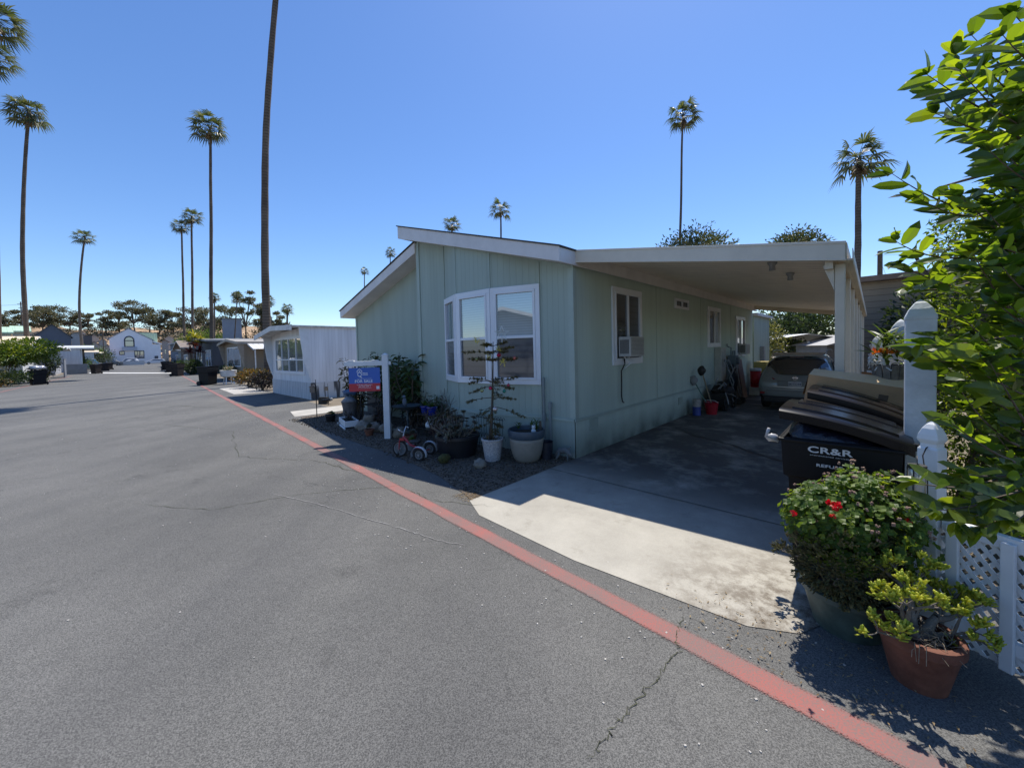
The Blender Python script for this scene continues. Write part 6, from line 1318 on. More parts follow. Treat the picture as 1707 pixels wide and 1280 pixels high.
g=MB(); g.add([(8.2,6,9.1),(14.2,6,9.1),(14.2,9,6.9),(8.2,9,6.9)],[(0,1,2,3)]); g.bx(8.0,14.2,5.9,6.0,6.5,9.3); g.build('green_metal_roof',grooved('green_ribs',(.42,.55,.40),0,.7,.1,.02,dark=.75),fb_)
m_dkf=mat('dark_navy_frame',(.02,.025,.05),.5,.1,3); m_far=glassmat('far_glass',(.12,.14,.17),.2)
g=MB(); 
for k in range(14):
    a=PI*k/13; a2=PI*(k+1)/13
    if k<13: g.prism([(5.6+math.cos(a)*1.5,-.02,6.9+math.sin(a)*1.3),(5.6+math.cos(a2)*1.5,-.02,6.9+math.sin(a2)*1.3),(5.6+math.cos(a2)*1.15,-.02,6.9+math.sin(a2)*.95),(5.6+math.cos(a)*1.15,-.02,6.9+math.sin(a)*.95)],(0,-.1,0))
g.bx(4.1,7.1,-.12,-.02,6.7,6.9); g.bx(4.1,4.45,-.12,-.02,5.2,6.7); g.bx(6.75,7.1,-.12,-.02,5.2,6.7); g.bx(4.1,7.1,-.12,-.02,5.0,5.2); w=g.build('arched_window',m_dkf,fb_)
g=MB(); g.prism([(5.6+math.cos(PI*k/12)*1.15,-.025,6.91+math.sin(PI*k/12)*.95) for k in range(13)],(0,.02,0)); g.bx(4.46,6.74,-.03,-.01,5.21,6.69); g.build('pane',m_far,w)
g=MB(); g.bx(3.4,7.8,-1.0,-.01,3.9,5.0); g.build('balcony',mat('balcony_white',(.42,.47,.54),.8,.05,1),fb_)
for (x0,x1,z0,z1) in ((2.6,4.1,2.7,3.8),(6.9,9.8,1.6,3.9),(12.9,14.0,1.0,2.2)):
    yy=-.0 if x0<12 else 1.0
    g=MB(); g.bx(x0,x1,yy-.1,yy-.01,z0,z0+.22); g.bx(x0,x1,yy-.1,yy-.01,z1-.22,z1); g.bx(x0,x0+.22,yy-.1,yy-.01,z0+.22,z1-.22); g.bx(x1-.22,x1,yy-.1,yy-.01,z0+.22,z1-.22); g.bx((x0+x1)/2-.06,(x0+x1)/2+.06,yy-.09,yy-.01,z0+.22,z1-.22); w=g.build('window',m_dkf,fb_)
    g=MB(); g.bx(x0+.22,x1-.22,yy-.05,yy-.02,z0+.22,z1-.22); g.build('pane',m_far,w)
def farhouse(px0,px1,ytop,dep,gable,label,wc,rc,d=7,wins=2,base=0,name='house'):
    """far building squared up to the bearing it is seen on"""
    th_=math.atan((853-px0)/645); w=(px1-px0)*dep/645*math.cos(th_); h=1.6+(598-ytop)*dep/645-gable-base
    r=thing(name,toward(px0,dep,base),label,'house',th_); g=MB(); g.prism([(0,0,0),(w,0,0),(w,0,h),(w/2,0,h+gable),(0,0,h)],(0,d,0)); g.build('wall',mat('fw'+label[:16],wc,.85,.08,1),r)
    g=MB(); o=.4; k=gable/(w/2) if gable else 0; g.add([(-o,-o,h-k*o+.05),(w/2,-o,h+gable+.05),(w+o,-o,h-k*o+.05),(w+o,d+o,h-k*o+.05),(w/2,d+o,h+gable+.05),(-o,d+o,h-k*o+.05)],[(0,1,4,5),(1,2,3,4)]); g.build('roof',mat('fr'+label[:16],rc,.85,.12,2),r)
    for i in range(wins):
        x=w*(i+.5)/wins; g=MB(); g.bx(x-w*.1,x+w*.1,-.08,-.005,h*.45,h*.45+min(1.2,h*.25)); g.build('window',m_far,r)
    return r
def slope_roof(r,px0,px1,dep,z0,z1,m):
    w=(px1-px0)*dep/645*math.cos(math.atan((853-px0)/645)); g=MB(); g.add([(-.3,-.5,z0),(w+.3,-.5,z0),(w+.3,5,z1),(-.3,5,z1)],[(0,1,2,3)]); g.bx(-.3,w+.3,-.53,-.501,z0-.25,z0); g.build('sloped_roof',m,r)
m_grn=grooved('pale_green_metal',(.42,.58,.44),0,.6,.1,.02,dark=.8)
r=farhouse(-10,22,548,62,0,'pale green metal roofed building left of the tall curved palm',(.3,.33,.32),(.3,.3,.3)); slope_roof(r,-10,22,62,6.45,7.6,m_grn)
r=farhouse(24,52,547,70,0,'second building with a light green roof, right behind the curved palm trunk',(.3,.33,.32),(.3,.3,.3)); slope_roof(r,24,52,70,7.2,8.4,m_grn)
farhouse(58,124,535,98,3.2,'dark slate gabled house above the left mobile homes',(.10,.12,.16),(.07,.08,.10),wins=0)
farhouse(121,141,551,110,0.6,'greyish white stepped house right of the slate gable',(.40,.40,.41),(.3,.3,.32))
farhouse(141,156,556,125,0,'plain dark flat roofed block in the gap left of the white house',(.12,.11,.11),(.22,.21,.22))
farhouse(160,185,585,118,.8,'small building with salmon tiled roof left of the white house',(.35,.3,.28),(.5,.30,.24),wins=1)
farhouse(163,188,594,105,.1,'low building with a pale yellow roof near the end of the street',(.4,.38,.3),(.62,.6,.38),wins=1)
farhouse(271,282,567,122,.5,'narrow house with salmon roof right of the large white house',(.32,.28,.26),(.5,.32,.26),wins=1)
farhouse(373,406,534,90,0,'tall plain blue grey house rising behind the mobile home roofs',(.20,.24,.30),(.12,.14,.17),wins=2)
for i,(p0,p1,yt,dep) in enumerate(((152,166,567,150),(166,180,562,160),(150,168,556,175),(176,186,572,145),(276,292,560,160),(128,146,548,170))):
    farhouse(p0,p1,yt,dep,1.2,['small hillside house above the gap, left','upper hillside house with pale roof','highest hillside house near the thin palm','lower hillside house beside the white house','hillside house right of the white house','leftmost hillside house below the trees'][i],(.36,.35,.34),(.34,.28,.25),base=3,wins=2)
# tan ribbed building on the right behind the carport, seen between post and tree
rb=thing('house',W(6.2,13.0),'tan horizontally clad flat roofed house behind the white posts on the right','house',LOT_ROT)
g=MB(); g.bx(-3.5,9,0,9,0,3.55); g.build('wall',grooved('tan_clapboard',(.22,.19,.15),2,.2,.08,.01,dark=.6),rb); g=MB(); g.bx(-3.8,9.4,-.4,9.4,3.551,3.72); g.build('roof',mat('brown_eave',(.13,.10,.08),.8,.2,4),rb)
# ================================================================== VEHICLES
def car_far(loc,rz,label,paint,kind='suv',name='parked_car',L=4.6,H=1.6,cream=None):
    r=thing(name,loc,label,'car',rz); m=mat('paint_'+label[:18],paint,.3,.03,1,coat=.6); h=L/2
    if kind=='suv': top=[(-h,.45),(-h+.05,.85),(-h+.25,1.0),(-h+.45,H-.12),(-h+.9,H),(0,H),(.55,H-.08),(1.15,1.05),(h-.35,.9),(h-.05,.75),(h,.45)]
    elif kind=='truck': top=[(-h,.5),(-h,1.05),(-.9,1.05),(-.85,H-.05),(-.7,H),(.45,H),(.75,1.1),(h-.15,1.0),(h,.8),(h,.5)]
    else: top=[(-h,.45),(-h+.05,.9),(-h+.6,1.0),(-h+1.25,H-.15),(-h+1.7,H-.05),(.3,H-.08),(1.05,.98),(h-.4,.85),(h-.05,.7),(h,.45)]
    pr=[(x,z) for x,z in top]+[(h-.05,.28),(-h+.05,.28)]
    g=MB(); w=.88
    for s_,sc in ((-1,1),(1,1)):
        pass
    n=len(pr); rings=[]
    for yy,f in ((-w,.0),(-w*.98,.03),(w*.98,.03),(w,.0)):
        for x,z in pr:
            tuck=.0 if z<1.02 else .20*(z-1.0)/.6
            g.v.append(Vector((x*(1-.01*(abs(yy)==w)),math.copysign(abs(yy)-tuck,yy),z-(.02 if abs(yy)==w else 0))))
    for i in range(3):
        for k in range(n): g.f.append((i*n+k,i*n+(k+1)%n,(i+1)*n+(k+1)%n,(i+1)*n+k)); g.mi.append(0)
    g.f.append(tuple(range(n-1,-1,-1))); g.f.append(tuple(3*n+k for k in range(n))); g.mi+=[0,0]
    g.build('body',m,r,bevel=.03)
    gp=[(x,z) for x,z in top if z>1.01]; xs=[p[0] for p in gp]
    for s_ in (-1,1):
        g=MB(); yv=lambda z: s_*(w+.006-.20*(z-1.0)/.6); zt=H-.12
        a,b=min(xs)+.25,max(xs)-.12; g.add([(a-.1,yv(1.03),1.03),(b-.0,yv(1.03),1.03),(b-.55,yv(zt),zt),(a+.12,yv(zt),zt)],[(0,1,2,3)]); g.build('side_window',m_cglass,r)
        for x in (-h+.85,h-.85):
            M=Matrix.Rotation(PI/2,3,'X'); g=MB(); g.lathe([(0,-.1),(.2,-.1),(.33,-.08),(.33,.08),(.2,.1),(0,.1)],(x,s_*(w-.06),.33),16,M=M); wl=g.build('wheel',m_tyre,r,smooth=True,auto=40); g=MB(); g.lathe([(.19,0),(0,.01)],(x,s_*(w+.045),.33),12,M=M); g.build('rim',m_grey,wl)
        g=MB(); g.bx(h-.09,h+.01,s_*.62-.14,s_*.62+.14,.66,.80); g.build('headlight',mat('headlight',(.5,.5,.52),.1,.1,5),r); g=MB(); g.bx(-h-.01,-h+.08,s_*.68-.10,s_*.68+.10,.72,.95); g.build('tail_light',m_tail,r)
    if kind!='truck': zq=1.05; g=MB(); g.add([(1.02,-.68,1.10),(1.02,.68,1.10),(.62,.60,H-.12),(.62,-.60,H-.12)],[(0,1,2,3)]); g.v=[v+Vector((.06,0,.02)) for v in g.v]; g.build('windscreen',m_cglass,r)
    if cream: g=MB(); g.bx(-.86,.5,-.66,.66,H+.005,H+.04); g.build('roof_panel',mat('cream_roof',cream,.4,.05,2),r,bevel=.02)
    return r
wc=(.62,.63,.65)
car_far(toward(259,112),0,'white hatchback parked right of the low white wall at the street end',wc,'suv',L=4.6,H=1.5).rotation_euler=(0,0,PI+R_(45))
car_far(toward(217,106),PI+R_(45),'white sedan parked just behind the low white wall',(.6,.61,.63),'sedan',L=5.0,H=1.6)
car_far(toward(213,113),PI+R_(45),'white estate car behind the white sedan at the street end',wc,'suv',L=4.9,H=1.9)
car_far(toward(184,100),PI+R_(45),'grey car at the far left behind the dark shrub at the street end',(.12,.13,.14),'sedan',L=4.6,H=1.5)
car_far(toward(149,66),LL+R_(-60),'old blue pickup truck with a cream roof parked at the left road edge',(.05,.13,.24),'truck',L=4.4,H=1.75,cream=(.6,.55,.42))
# ================================================================== REFUSE CARTS ON THE STREET
m_cbrown=mat('street_cart_plastic',(.03,.024,.023),.6,.25,5,spec=.2)
def fcart(loc,rz,label,m=m_cbrown,sc=1,up=.05,bagm=False,txt=False):
    c=cart(loc,rz,label,m,m,w=.66,d=.72,rim=1.0,lid_up=up,detail=False,group='refuse carts standing along the street'); c.scale=(sc,sc,sc); return c
c=fcart(S(41.3,-5.6),R_(-20),'black refuse cart with a silver bag under its lid, alone at the left road edge',m_cart,1.0,.12)
g=MB(); g.box((-.28,-.3615,.78),(.22,.004,.05)); g.build('lettering_strip',m_lettering,c)
g=MB(); g.ball((0,0,0),.34,16,10,.5,(1.15,1.0,.45),4); b=g.build('rubbish_bag',mat('silver_film',(.45,.46,.5),.2,.3,8,metal=.3,bump=.5),smooth=True); b.location=S(41.3,-5.6,1.17)+Vector((.12,-.1,0)); tag(b,'crumpled silver plastic bag sticking out of the left road edge cart','bag')
fcart(S(28.3,2.42),R_(175),'black flat lidded refuse cart on the red line in front of the tan home',m_cart,1.02,.03)
for (a,o,lb,m) in ((45.0,1.75,'brown refuse cart beyond the round dark shrub, nearest of the far right row',m_cbrown),(57.3,1.7,'black refuse cart, second in the far right row',m_cart),(69.7,1.6,'dark refuse cart, third in the far right row',m_cart),(84,1.8,'small looking refuse cart at the far end of the right row',m_cbrown),
  (66,-4.6,'brown refuse cart nearest the old blue truck on the left',m_cbrown),(79.8,-4.8,'dark refuse cart, second beyond the blue truck',m_cbrown),(89.4,-4.8,'dark refuse cart, third beyond the blue truck',m_cbrown)):
    fcart(S(a,o),R_(180 if o>0 else 0),lb,m,1.05)
# planter stand
t=thing('planter_tub',S(28.0,3.35),'white oval planter tub on legs beside the street cart','planter',LR); t.scale=(.9,.9,.9)
g=MB(); g.lathe([(.28,.45),(.42,.52),(.46,.85),(.47,.90),(.42,.89),(0,.84)],n=20,sx=1.2); g.build('tub',m_whitedirty,t,smooth=True,auto=40)
for x in (-.3,.3):
    for y in (-.18,.18): g=MB(); g.bar((x,y,.5),(x*1.2,y*1.2,0),.05); g.build('leg',m_white,t)
g=MB(); random.seed(5)
for k in range(160): d=rdir(); d.z=abs(d.z)+.2; g.leaf2(Vector((rnd(-.35,.35),rnd(-.2,.2),.85+rnd(0,.25))),d,(0,0,1),rnd(.08,.2),.05)
g.build('flowers',leafmat('white_pink_flowers',[(.04,.08,.03),(.06,.1,.04),(.4,.3,.33),(.05,.09,.03)],trans=.2),t)
# ================================================================== VEGETATION
def bush(name,loc,rad,label,leafm,n,lf=.12,seed=0,trunk=.0,cat='shrub',lobes=6,squash=.8,rag=.35,group=None,lw=.45,shell=.55):
    random.seed(seed); r=thing(name,loc,label,cat,rnd(0,6),group); g=MB(); L=[]
    rx,ry,rz_=rad
    for i in range(lobes): L.append((Vector((rnd(-.55,.55)*rx,rnd(-.55,.55)*ry,trunk+rz_*rnd(.45,1.1))),rnd(.45,.7)))
    L.append((Vector((0,0,trunk+rz_*.8)),.8))
    for k in range(n):
        c,s=random.choice(L); d=rdir(); q=c+Vector((d.x*rx*s,d.y*ry*s,d.z*rz_*s*squash))*rnd(shell,1)*(1+rag*mnoise.noise(d*2.5+c))
        if q.z<.03: q.z=rnd(.03,.3*rz_)
        g.leaf2(q,d+rdir()*.8+Vector((0,0,.2)),rdir(),lf*rnd(.6,1.3),lf*lw*rnd(.7,1.3),fold=.2)
    g.build('foliage',leafm,r)
    g=MB(); 
    for i in range(5): a=Vector((rnd(-.1,.1)*rx,rnd(-.1,.1)*ry,0)); c,s=L[i%len(L)]; g.tube([a,a.lerp(c,.5)+Vector((0,0,.05)),c],[.03+.02*trunk,.02+.015*trunk,.01],5,cap=False)
    g.build('stems',m_trunk,r); return r
m_lime=leafmat('fresh_leaves',[(.03,.055,.012),(.06,.11,.02),(.12,.17,.03),(.16,.2,.045)],trans=.3,tcol=(2.2,2,.5))
m_orange=leafmat('croton_leaves',[(.04,.05,.015),(.12,.10,.03),(.20,.10,.03),(.07,.06,.02)],trans=.3)
m_purple=leafmat('dark_purple_leaves',[(.012,.012,.012),(.03,.018,.02),(.02,.03,.02)],trans=.1)
bush('shrub',S(23.3,3.65),(.95,.8,.65),'reddish green leafy shrub left of the white mobile home',m_orange,1500,.12,101)
bush('shrub',S(20.9,3.75),(.75,.8,.62),'dark purple green shrub against the corner of the white mobile home',m_purple,1400,.11,102)
bush('shrub',S(46,2.9),(.85,.85,1.0),'dark clipped round shrub below the red cordyline',m_dark_leaf,2600,.14,103,lobes=3,rag=.15,shell=.75)
bush('shrub',S(32.5,3.9),(.9,.9,.8),'dark green shrub between the round shrub and the planter tub',m_dark_leaf,900,.13,104)
bush('shrub',S(34,4.9),(1.2,.8,.9),'flowering green shrub in front of the dark home',m_green_lit,1000,.12,105)
bush('shrub',S(58,3.6),(1.4,1.2,.9),'green shrub in front of the small gabled home',m_green_lit,700,.16,106)
bush('shrub',S(67,3.3),(1.3,1.2,.9),'bright green low shrub in the far right row',m_lime,700,.16,107)
bush('shrub',S(81,3.3),(1.8,1.2,1.1),'dark shrub closing the right row of homes',m_dark_leaf,700,.2,108)
# left
bush('tree',S(45.5,-7.6),(3.4,2.3,1.25),'wide leafy bush tree overhanging the fence on the left side',m_lime,6000,.26,110,trunk=1.25,lobes=9,cat='tree')
bush('shrub',S(40.5,-8.6),(2.2,1.6,1.3),'silvery grey shrub at the far left edge',leafmat('silvery',[(.08,.09,.08),(.14,.15,.13),(.05,.06,.045)],trans=.2),2200,.16,111)
bush('shrub',S(41.5,-7.2),(2.4,.9,.75),'dark low hedge behind the lone cart on the left',m_dark_leaf,1800,.16,112)
bush('shrub',S(44.6,-6.3),(.9,.6,.35),'small green plants at the road edge right of the lone cart',m_lime,700,.13,113)
bush('shrub',S(36.0,-6.6),(1.1,.9,.5),'brownish flowering ground plant at the lower left edge',m_orange,1200,.12,114)
bush('shrub',S(57.5,-7.2),(.8,.8,1.7),'tall narrow dark shrub between the screen and the low wall',m_dark_leaf,1400,.18,115)
bush('shrub',S(92,-7.6),(1.6,1.2,1.4),'dark green shrub right of the blue truck',m_green_lit,900,.2,116)
bush('shrub',S(106,-6.6),(2.0,1.5,2.4),'dark green shrub behind the far left carts',m_dark_leaf,1100,.25,117)
bush('shrub',toward(24,62),(5,4,3.2),'yellow green treetops behind the left roofs',m_lime,3000,.4,118)
bush('shrub',toward(75,70),(7,5,3.2),'large olive green bush mass between the roofs and the slate house',m_lime,3600,.45,119)
bush('shrub',toward(6,88),(7,5,5.5),'dark trees at the far left horizon',m_dark_leaf,3000,.5,120)
bush('shrub',toward(152,112),(5,3,4),'green garden trees left of the large white house',m_green_lit,1500,.4,121)
bush('shrub',toward(345,100),(9,5,6),'tall green palmetto thicket behind the dark home',m_green_lit,4200,.5,122)
# red cordyline
def blade_plant(name,loc,label,tufts,m,stem=.0,cat='plant',L=.6,w=.05,seed=0,n=40):
    random.seed(seed); r=thing(name,loc,label,cat); g=MB(); s=MB()
    for (c,sc) in tufts:
        c=Vector(c); s.tube([Vector((c.x*.3,c.y*.3,0)),c],[.05,.03],5,cap=False)
        for k in range(n): d=rdir(); d.z=abs(d.z)*1.0+.05; g.leaf(c,d,(0,0,1),L*sc*rnd(.7,1.1),w*sc,fold=.2,droop=rnd(.1,.5))
    g.build('leaves',m,r); s.build('stem',m_trunk,r); return r
blade_plant('cordyline',S(49,3.3),'red and yellow green spiky cordyline above the round shrub',[((.0,0,3.5),1.15),((.5,.2,3.0),1.0),((-.5,-.1,3.1),1.0)],leafmat('cordyline_y',[(.12,.14,.03),(.2,.22,.04),(.28,.26,.05)],trans=.35),L=.9,w=.12,seed=130)
blade_plant('cordyline',S(48.5,3.1),'dark red spiky cordyline in front of the yellow green one',[((.2,0,2.7),1.0),((.3,.3,2.1),1.0),((-.3,0,2.1),1)],leafmat('cordyline_r',[(.25,.02,.03),(.08,.02,.025),(.03,.02,.02)],trans=.2),L=.75,w=.11,seed=131)
# ---------------- palms
m_palm=leafmat('palm_fronds',[(.022,.038,.02),(.045,.07,.03),(.085,.105,.048),(.12,.13,.065)],rough=.45,trans=.25,spec=.5,tcol=(2.4,2.2,.9))
m_ptrunk=grooved('palm_trunk',(.13,.105,.085),2,.16,.16,.03,rough=.95,dark=.55,var=.3)
m_pdead=leafmat('dead_fronds',[(.10,.075,.045),(.16,.12,.07)],trans=.1)
def palm(base,H,cr,tr,label,seed,lean=(0,0),curve=(0,0),nf=34,skirt=.4,crown=True,wind=.0,group='tall fan palms'):
    random.seed(seed); r=thing('palm_tree',base,label,'palm tree',0,group); g=MB()
    pts=[];rad=[]; N=22
    for i in range(N+1):
        t=i/N; x=lean[0]*t+curve[0]*math.sin(PI*t*1.0)+.06*mnoise.noise(Vector((t*4,seed,0))); y=lean[1]*t+curve[1]*math.sin(PI*t); pts.append(Vector((x,y,H*t))); rad.append(tr*(1.0-.42*t+.35*max(0,.06-t)/.06)*(1+.03*((i%2)*2-1)))
    g.tube(pts,rad,10); g.build('trunk',m_ptrunk,r,smooth=True)
    if not crown: return r
    top=pts[-1]; g=MB(); dd=MB()
    for k in range(nf):
        el=math.asin(min(1,max(-.75,-.72+1.68*((k+.5)/nf)))); az=k*2.399+rnd(-.25,.25)
        d=Vector((math.cos(az)*math.cos(el),math.sin(az)*math.cos(el),math.sin(el))); pl=cr*rnd(.30,.58); e=top+d*pl+Vector((wind*cr*.3,0,-.05*cr))
        g.tube([top,top.lerp(e,.5)+Vector((0,0,.03*cr)),e],[.022*cr*.6,.016*cr*.6,.01*cr*.6],3,cap=False)
        fd_=(d+Vector((wind*.5,0,-.12))).normalized(); sd=fd_.cross(Vector((0,0,1))); sd=sd.normalized() if sd.length>.01 else Vector((1,0,0)); up=sd.cross(fd_)
        nb=11
        for b in range(nb):
            a=(-1+2*b/(nb-1))*1.45; bd=(fd_*math.cos(a)+sd*math.sin(a)+up*.12*math.cos(a*2)).normalized(); BL=cr*.52*(1-.28*abs(a)/1.45)*rnd(.85,1.1)
            m1=e+bd*BL*.55; m2=e+bd*BL*.95+Vector((wind*.1*cr,0,-BL*rnd(.18,.42))); wv=bd.cross(up).normalized()*cr*.028
            g.add([e-wv*.3,e+wv*.3,m1+wv,m1-wv,m2],[(0,1,2,3),(3,2,4)])
    for k in range(int(22*skirt)+4):
        az=rnd(0,6.28); d=Vector((math.cos(az),math.sin(az),0)); p=top-Vector((0,0,rnd(0,.25)*cr)); e=p+d*cr*.22+Vector((0,0,-cr*rnd(.25,.5)*(.5+skirt))); wv=Vector((-d.y,d.x,0))*cr*.06
        dd.add([p-wv*.4,p+wv*.4,e+wv,e-wv],[(0,1,2,3)])
    g.build('crown',m_palm,r); dd.build('dead_skirt',m_pdead,r); return r
def palm_at(px,py,dep,cr,tr,label,seed,bx=None,**k):
    """crown centre seen at (px,py) at distance dep; base below column bx"""
    top=at(px,py,dep); bx=px if bx is None else bx; b=toward(bx,dep); b.z=0
    return palm(b,top.z,cr,tr,label,seed,lean=(top.x-b.x,0),**k)
palm_at(-9,34,27,1.9,.2,'palm cut by the left picture edge, its crown in the top left corner',201,bx=-22,nf=24,wind=.5)
palm_at(-14,95,33,1.9,.17,'second palm at the left picture edge with a lower crown',202,bx=-1,nf=24,wind=.4)
palm_at(48,186,36,2.0,.2,'tall curved palm at left with a wind blown crown',203,bx=50,curve=(-.7,0),wind=-.4)
palm_at(141,395,62,1.9,.20,'slim leaning palm left of the street end',204,bx=141,curve=(-.9,0),nf=26,wind=-.3)
palm_at(302,378,66,1.8,.20,'left palm of the close pair over the right row of homes',205,bx=308,nf=28,wind=-.3)
palm_at(319,361,66,2.1,.22,'right and slightly taller palm of the close pair',206,bx=321,nf=30)
palm_at(350,213,40,2.1,.19,'tall straight palm between the close pair and the thick trunk',207,bx=352,nf=34,wind=-.2)
palm(toward(447,21.9),24,1.9,.215,'thick palm trunk leaving the top of the picture behind the white mobile home',208,lean=(1.7,0),curve=(-.55,0))
palm_at(357,495,82,1.5,.20,'low palm crown right behind the straight trunk',209,nf=34,skirt=1)
palm_at(395,492,78,1.4,.14,'short thin palm over the blue grey house',210,bx=388,nf=36,skirt=1)
palm_at(447,500,74,1.5,.18,'palm crown half hidden by the thick trunk',211,nf=30,skirt=1)
palm_at(478,515,62,1.3,.2,'squat palm just left of the white mobile home roof',212,nf=30,skirt=1)
palm_at(607,452,84,1.3,.16,'small palm above the left slope of the green house roof',213,nf=26)
palm_at(650,421,90,1.75,.18,'small palm peeking over the roof near its junction',214,nf=26)
palm_at(753,374,60,1.75,.18,'palm crown just above the ridge of the green house',215,nf=28)
palm_at(834,349,52,1.95,.17,'mid sized palm above the middle of the green house roof',216,nf=22,bx=837)
palm_at(1138,192,36,1.85,.14,'tall slim palm above the carport',217,nf=26,bx=1128,wind=.2)
palm_at(1431,264,22,1.75,.20,'stout near palm right of the carport',218,nf=24,bx=1427,wind=.15)
# ---------------- trees behind the green house and carport
bush('tree',toward(1150,33),(4.0,3,2.6),'broad leafy tree top showing above the carport roof',leafmat('avocado',[(.025,.04,.018),(.05,.075,.03),(.085,.11,.05),(.17,.14,.10)],trans=.18,tcol=(2,1.9,.8)),6500,.26,140,trunk=6.9,lobes=12,cat='tree',rag=.6)
bush('tree',toward(1325,33),(2.0,2,1.6),'smaller leafy tree top above the right part of the carport roof',MATS['avocado'],2600,.26,141,trunk=8.9,lobes=6,cat='tree',rag=.6)
bush('tree',toward(1330,24),(5.5,2.5,2.6),'dark green trees closing the view behind the parked car',m_dark_leaf,6500,.26,142,trunk=.6,lobes=14,cat='tree')
bush('tree',toward(1268,17.5),(.9,1.0,1.7),'sunlit pale green shrub at the end of the driveway behind the car',leafmat('pale_sunlit',[(.05,.07,.03),(.12,.14,.06),(.2,.2,.1)],trans=.3),1800,.14,143,trunk=.5)
bush('shrub',W(4.1,6.5),(.6,1.4,1.0),'green broad leaved plants right of the carport posts',m_green_lit,1500,.22,144)
bush('shrub',W(4.3,2.6),(.45,.7,.9),'yellow green feathery plant between the planter and the carport posts',m_lime,1300,.13,145,trunk=.5)
bush('shrub',W(4.6,12.0),(1.0,1.5,2.3),'dark tall shrub beside the tan clad house',m_dark_leaf,2500,.2,146)
bush('shrub',W(9.5,22),(7,3,3.4),'tree tops showing over the tan clad house roof',m_green_lit,2600,.35,147,trunk=1.5)
# white canopies and stored things seen past the car
t=thing('canopy',toward(1350,19.5),'low white canopy roof behind the parked car','canopy'); g=MB(); g.add([(-2.2,0,1.75),(0,0,2.05),(2.4,0,1.65),(2.4,3,1.65),(0,3,2.05),(-2.2,3,1.75)],[(0,1,4,5),(1,2,3,4)]); g.build('roof',m_white,t)
for x in (-2.1,0,2.3): g=MB(); g.bx(x-.04,x+.04,.05,.13,0,1.66); g.build('pole',m_whitedirty,t)
t=thing('garden_shed',toward(1400,18.2),'grey shed seen between the carport posts','shed'); g=MB(); g.bx(-.6,3.0,0,2,0,1.5); g.build('wall',mat('shed_grey',(.25,.26,.27),.8,.2,4),t); g=MB(); g.prism([(-.8,-.2,1.45),(1.2,-.2,1.95),(3.2,-.2,1.45)],(0,2.4,0)); g.build('roof',mat('shed_roof',(.4,.4,.4),.8,.2,4),t)
# ---------------- poles
def upole(px,dep,H,label,arms=True,r=.14,lamp=False):
    t=thing('utility_pole',toward(px,dep),label,'utility pole'); g=MB(); g.tube([(0,0,0),(0,0,H)],[r,r*.8],8); g.build('pole',mat('pole_wood',(.12,.085,.06),.9,.3,6),t)
    if arms: g=MB(); g.bx(-.9,.9,-.06,.06,H-.7,H-.55); g.bx(-.6,.6,-.06,.06,H-1.6,H-1.5); g.build('crossarm',m_oldwood,t); g=MB(); g.lathe([(.0,0),(.22,0),(.22,.7),(0,.75)],(.5,-.1,H-2.8),10); g.build('transformer',m_grey,t,smooth=True,auto=40)
    if lamp: g=MB(); g.tube([(0,0,H-2.0),(.6,0,H-1.75),(1.25,0,H-1.72)],.03,6); g.build('lamp_arm',m_grey,t); g=MB(); g.ball((1.55,0,H-1.72),.18,10,6,0,(1.9,.9,.4)); g.build('lamp_head',m_white,t,smooth=True)
    return t
upole(1466,27,7.8,'dark utility pole with a street lamp right of the near palm',arms=False,r=.17,lamp=True)
upole(41,100,17.0,'utility pole with crossarm on the left horizon')
upole(174,105,10.5,'thin pole just left of the large white house',arms=False,r=.12)
t=thing('street_lamp',toward(43,92),'grey lamp post by the left tall palm','street lamp'); g=MB(); g.tube([(0,0,0),(0,0,11.2)],.12,6); g.build('pole',m_grey,t); g=MB(); g.tube([(0,0,11.2),(.5,0,11.5),(.9,0,11.4)],.08,6); g.build('lamp_head',m_white,t)
def wire(a,b,sag,label,r=.02):
    g=MB(); g.tube([a.lerp(b,t/14)-Vector((0,0,sag*4*(t/14)*(1-t/14))) for t in range(15)],r,3); o=g.build('power_line',m_black); tag(o,label,'cable'); return o
wire(toward(1466,27,7.5),toward(1707,30,9.5),.3,'power line running right from the lamp pole',.008)
wire(toward(1466,27,7.2),toward(1500,24,3.5),.05,'guy wire slanting down from the lamp pole',.008)
wire(toward(41,100,16.4),toward(-60,100,17),.5,'power line leaving left from the horizon pole',.03)
wire(toward(41,100,15.4),toward(190,100,9),.5,'power line from the horizon pole towards the white house',.025)
# ---------------- hill and hillside trees
def hillh(x,y):
    px=853+x/max(y,1)*645; t=max(0,min(1,(y-125)/100)); t=t*t*(3-2*t)
    base=21+3.5*mnoise.noise(Vector((px*.006,.3,0)))+3*mnoise.noise(Vector((px*.02,2,0)))
    f=1 if px<430 else max(0,1-(px-430)/130)
    return base*t*f-1.0+1.5*mnoise.noise(Vector((x*.03,y*.03,0)))*t
NX,NY=110,46; vs=[];fs=[]
for j in range(NY+1):
    y=110+260*j/NY
    for i in range(NX+1):
        px=-420+1500*i/NX; x=(px-853)/645*y; vs.append((x,y,hillh(x,y)))
for j in range(NY):
    for i in range(NX): a=j*(NX+1)+i; fs.append((a,a+1,a+NX+2,a+NX+1))
me=bpy.data.meshes.new('hill'); me.from_pydata(vs,[],fs); me.shade_smooth(); me.materials.append(mat('dry_grass_hill',(.10,.085,.045),.95,.4,.045,col2=(.42,.29,.18),bump=.5,bscale=.6,detail=8)); o=bpy.data.objects.new('hill',me); COL.objects.link(o); struct(o)
m_euc=leafmat('eucalyptus',[(.035,.045,.03),(.065,.078,.048),(.12,.125,.08),(.20,.19,.14)],rough=.5,trans=.2)
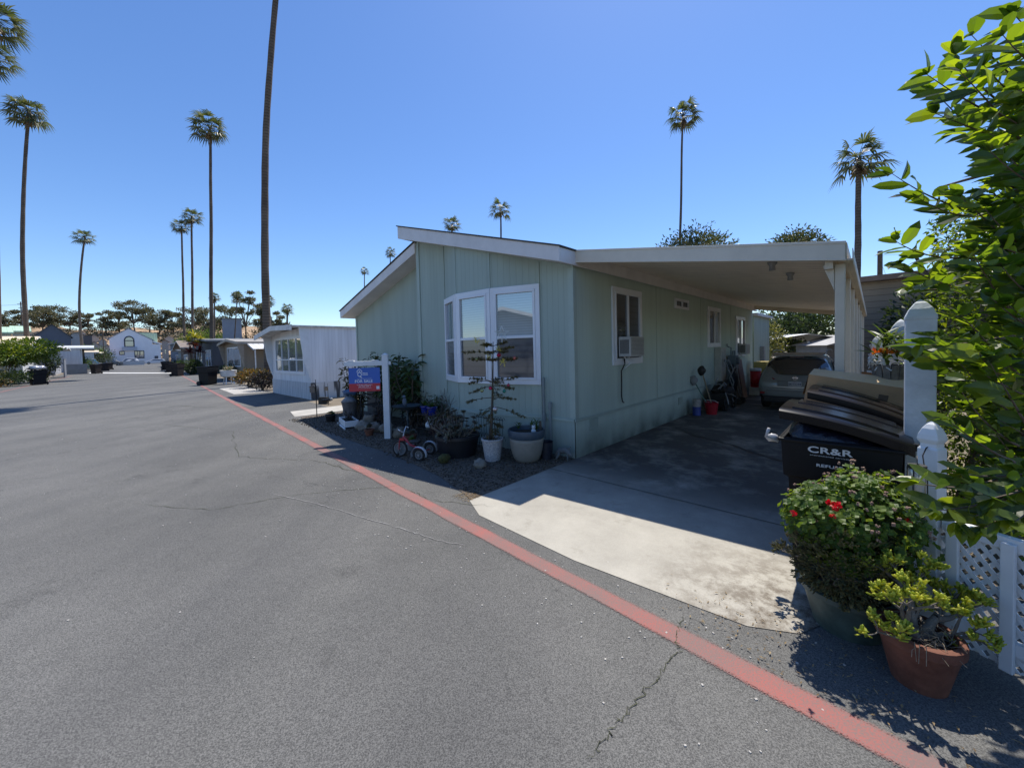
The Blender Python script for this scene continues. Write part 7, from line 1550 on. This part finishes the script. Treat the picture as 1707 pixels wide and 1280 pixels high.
def umbrella_tree(px,dep,H,spread,label,seed,lean=0,n=2300,lf=.75,z0=None,group='trees along the ridge'):
    random.seed(seed); b=toward(px,dep); b.z=hillh(b.x,b.y)-.3 if z0 is None else z0
    r=thing('ridge_tree',b,label,'tree',0,group); g=MB(); gl=MB(); nl=random.randint(10,14); lobes=[]
    for i in range(nl):
        c=Vector((rnd(-1,1)*spread*.75+lean*H*.5,rnd(-.4,.4)*spread,H*rnd(.30,1.0))); lobes.append((c,rnd(.2,.42)*spread))
        m=Vector((lean*H*.15,0,H*.3)); g.tube([Vector((0,0,0)),m,m.lerp(c,.5)+Vector((0,0,.3)),c],[.35,.25,.14,.05],5,cap=False)
    for k in range(n):
        c,s=random.choice(lobes); d=rdir(); q=c+Vector((d.x*s,d.y*s,d.z*s*.42))*rnd(.5,1)*(1+.4*mnoise.noise(d*3+c))
        gl.leaf2(q,rdir()+Vector((0,0,.1)),rdir(),lf*rnd(.6,1.3),lf*.6*rnd(.6,1.2),fold=.2)
    g.build('trunk',m_trunk,r); gl.build('crown',m_euc,r)
RT=[(95,190,22,9,'tall leaning umbrella tree above the slate house, left of the slim palm',-.35),(75,185,17,8,'broad dark tree behind the slate house roof',.0),(120,205,17,8,'tree behind the slim leaning palm trunk',.1),(150,205,13,6,'sparse thin tree right of the slim leaning palm',.1),
(180,195,17,8,'left tree of the ridge group over the white house',.0),(202,200,20,9,'second tree of the ridge group over the white house',-.1),(228,195,24,9,'tallest wind swept tree above the white house',-.25),(252,200,21,9,'wind swept tree right of the tallest one',.2),(268,195,16,7,'low spreading tree at the right end of the ridge group',.2),
(292,195,17,7,'sparse tree left of the close pair of palms',.0),(322,180,20,8,'broad tree behind the close pair of palms',.0),(352,175,21,9,'broad tree behind the straight palm trunk',.0),(382,180,20,8,'tree above the blue grey house',.1),(412,170,19,7,'rounded tree right of the blue grey house',.0),(438,165,15,6,'thin tree left of the thick palm trunk',.1),
(462,165,15,6,'thin tree right of the thick palm trunk',.0),(42,200,14,7,'round tree near the left horizon pole',.0),(15,190,14,8,'dark broad tree at the far left horizon',.0),(60,200,18,4,'small cloud shaped tree top beside the tall curved palm',.0)]
for i,(px,dep,H,sp,lb,ln) in enumerate(RT): umbrella_tree(px,dep,H*(.66 if px<405 else 1.25),sp*.9,lb,300+i,ln)
# scrub covering the hill: nobody could count it
random.seed(400); g=MB()
for k in range(900):
    px=rnd(-60,560); dep=rnd(135,215); x=(px-853)/645*dep; z=hillh(x,dep)
    if mnoise.noise(Vector((x*.045,dep*.03,0)))<-.12 and dep>150: continue
    s=rnd(.9,2.4); c=Vector((x,dep,z+s*.3))
    for j in range(26): d=rdir(); g.leaf2(c+Vector((d.x*s*1.5,d.y*s,abs(d.z)*s)),rdir(),rdir(),rnd(.5,1.0),rnd(.4,.7))
o=g.build('hillside_scrub',leafmat('scrub_leaves',[(.025,.03,.018),(.045,.05,.03),(.08,.075,.05)],trans=.1)); tag(o,'dark green scrub covering the lower hillside','scrub',kind='stuff')
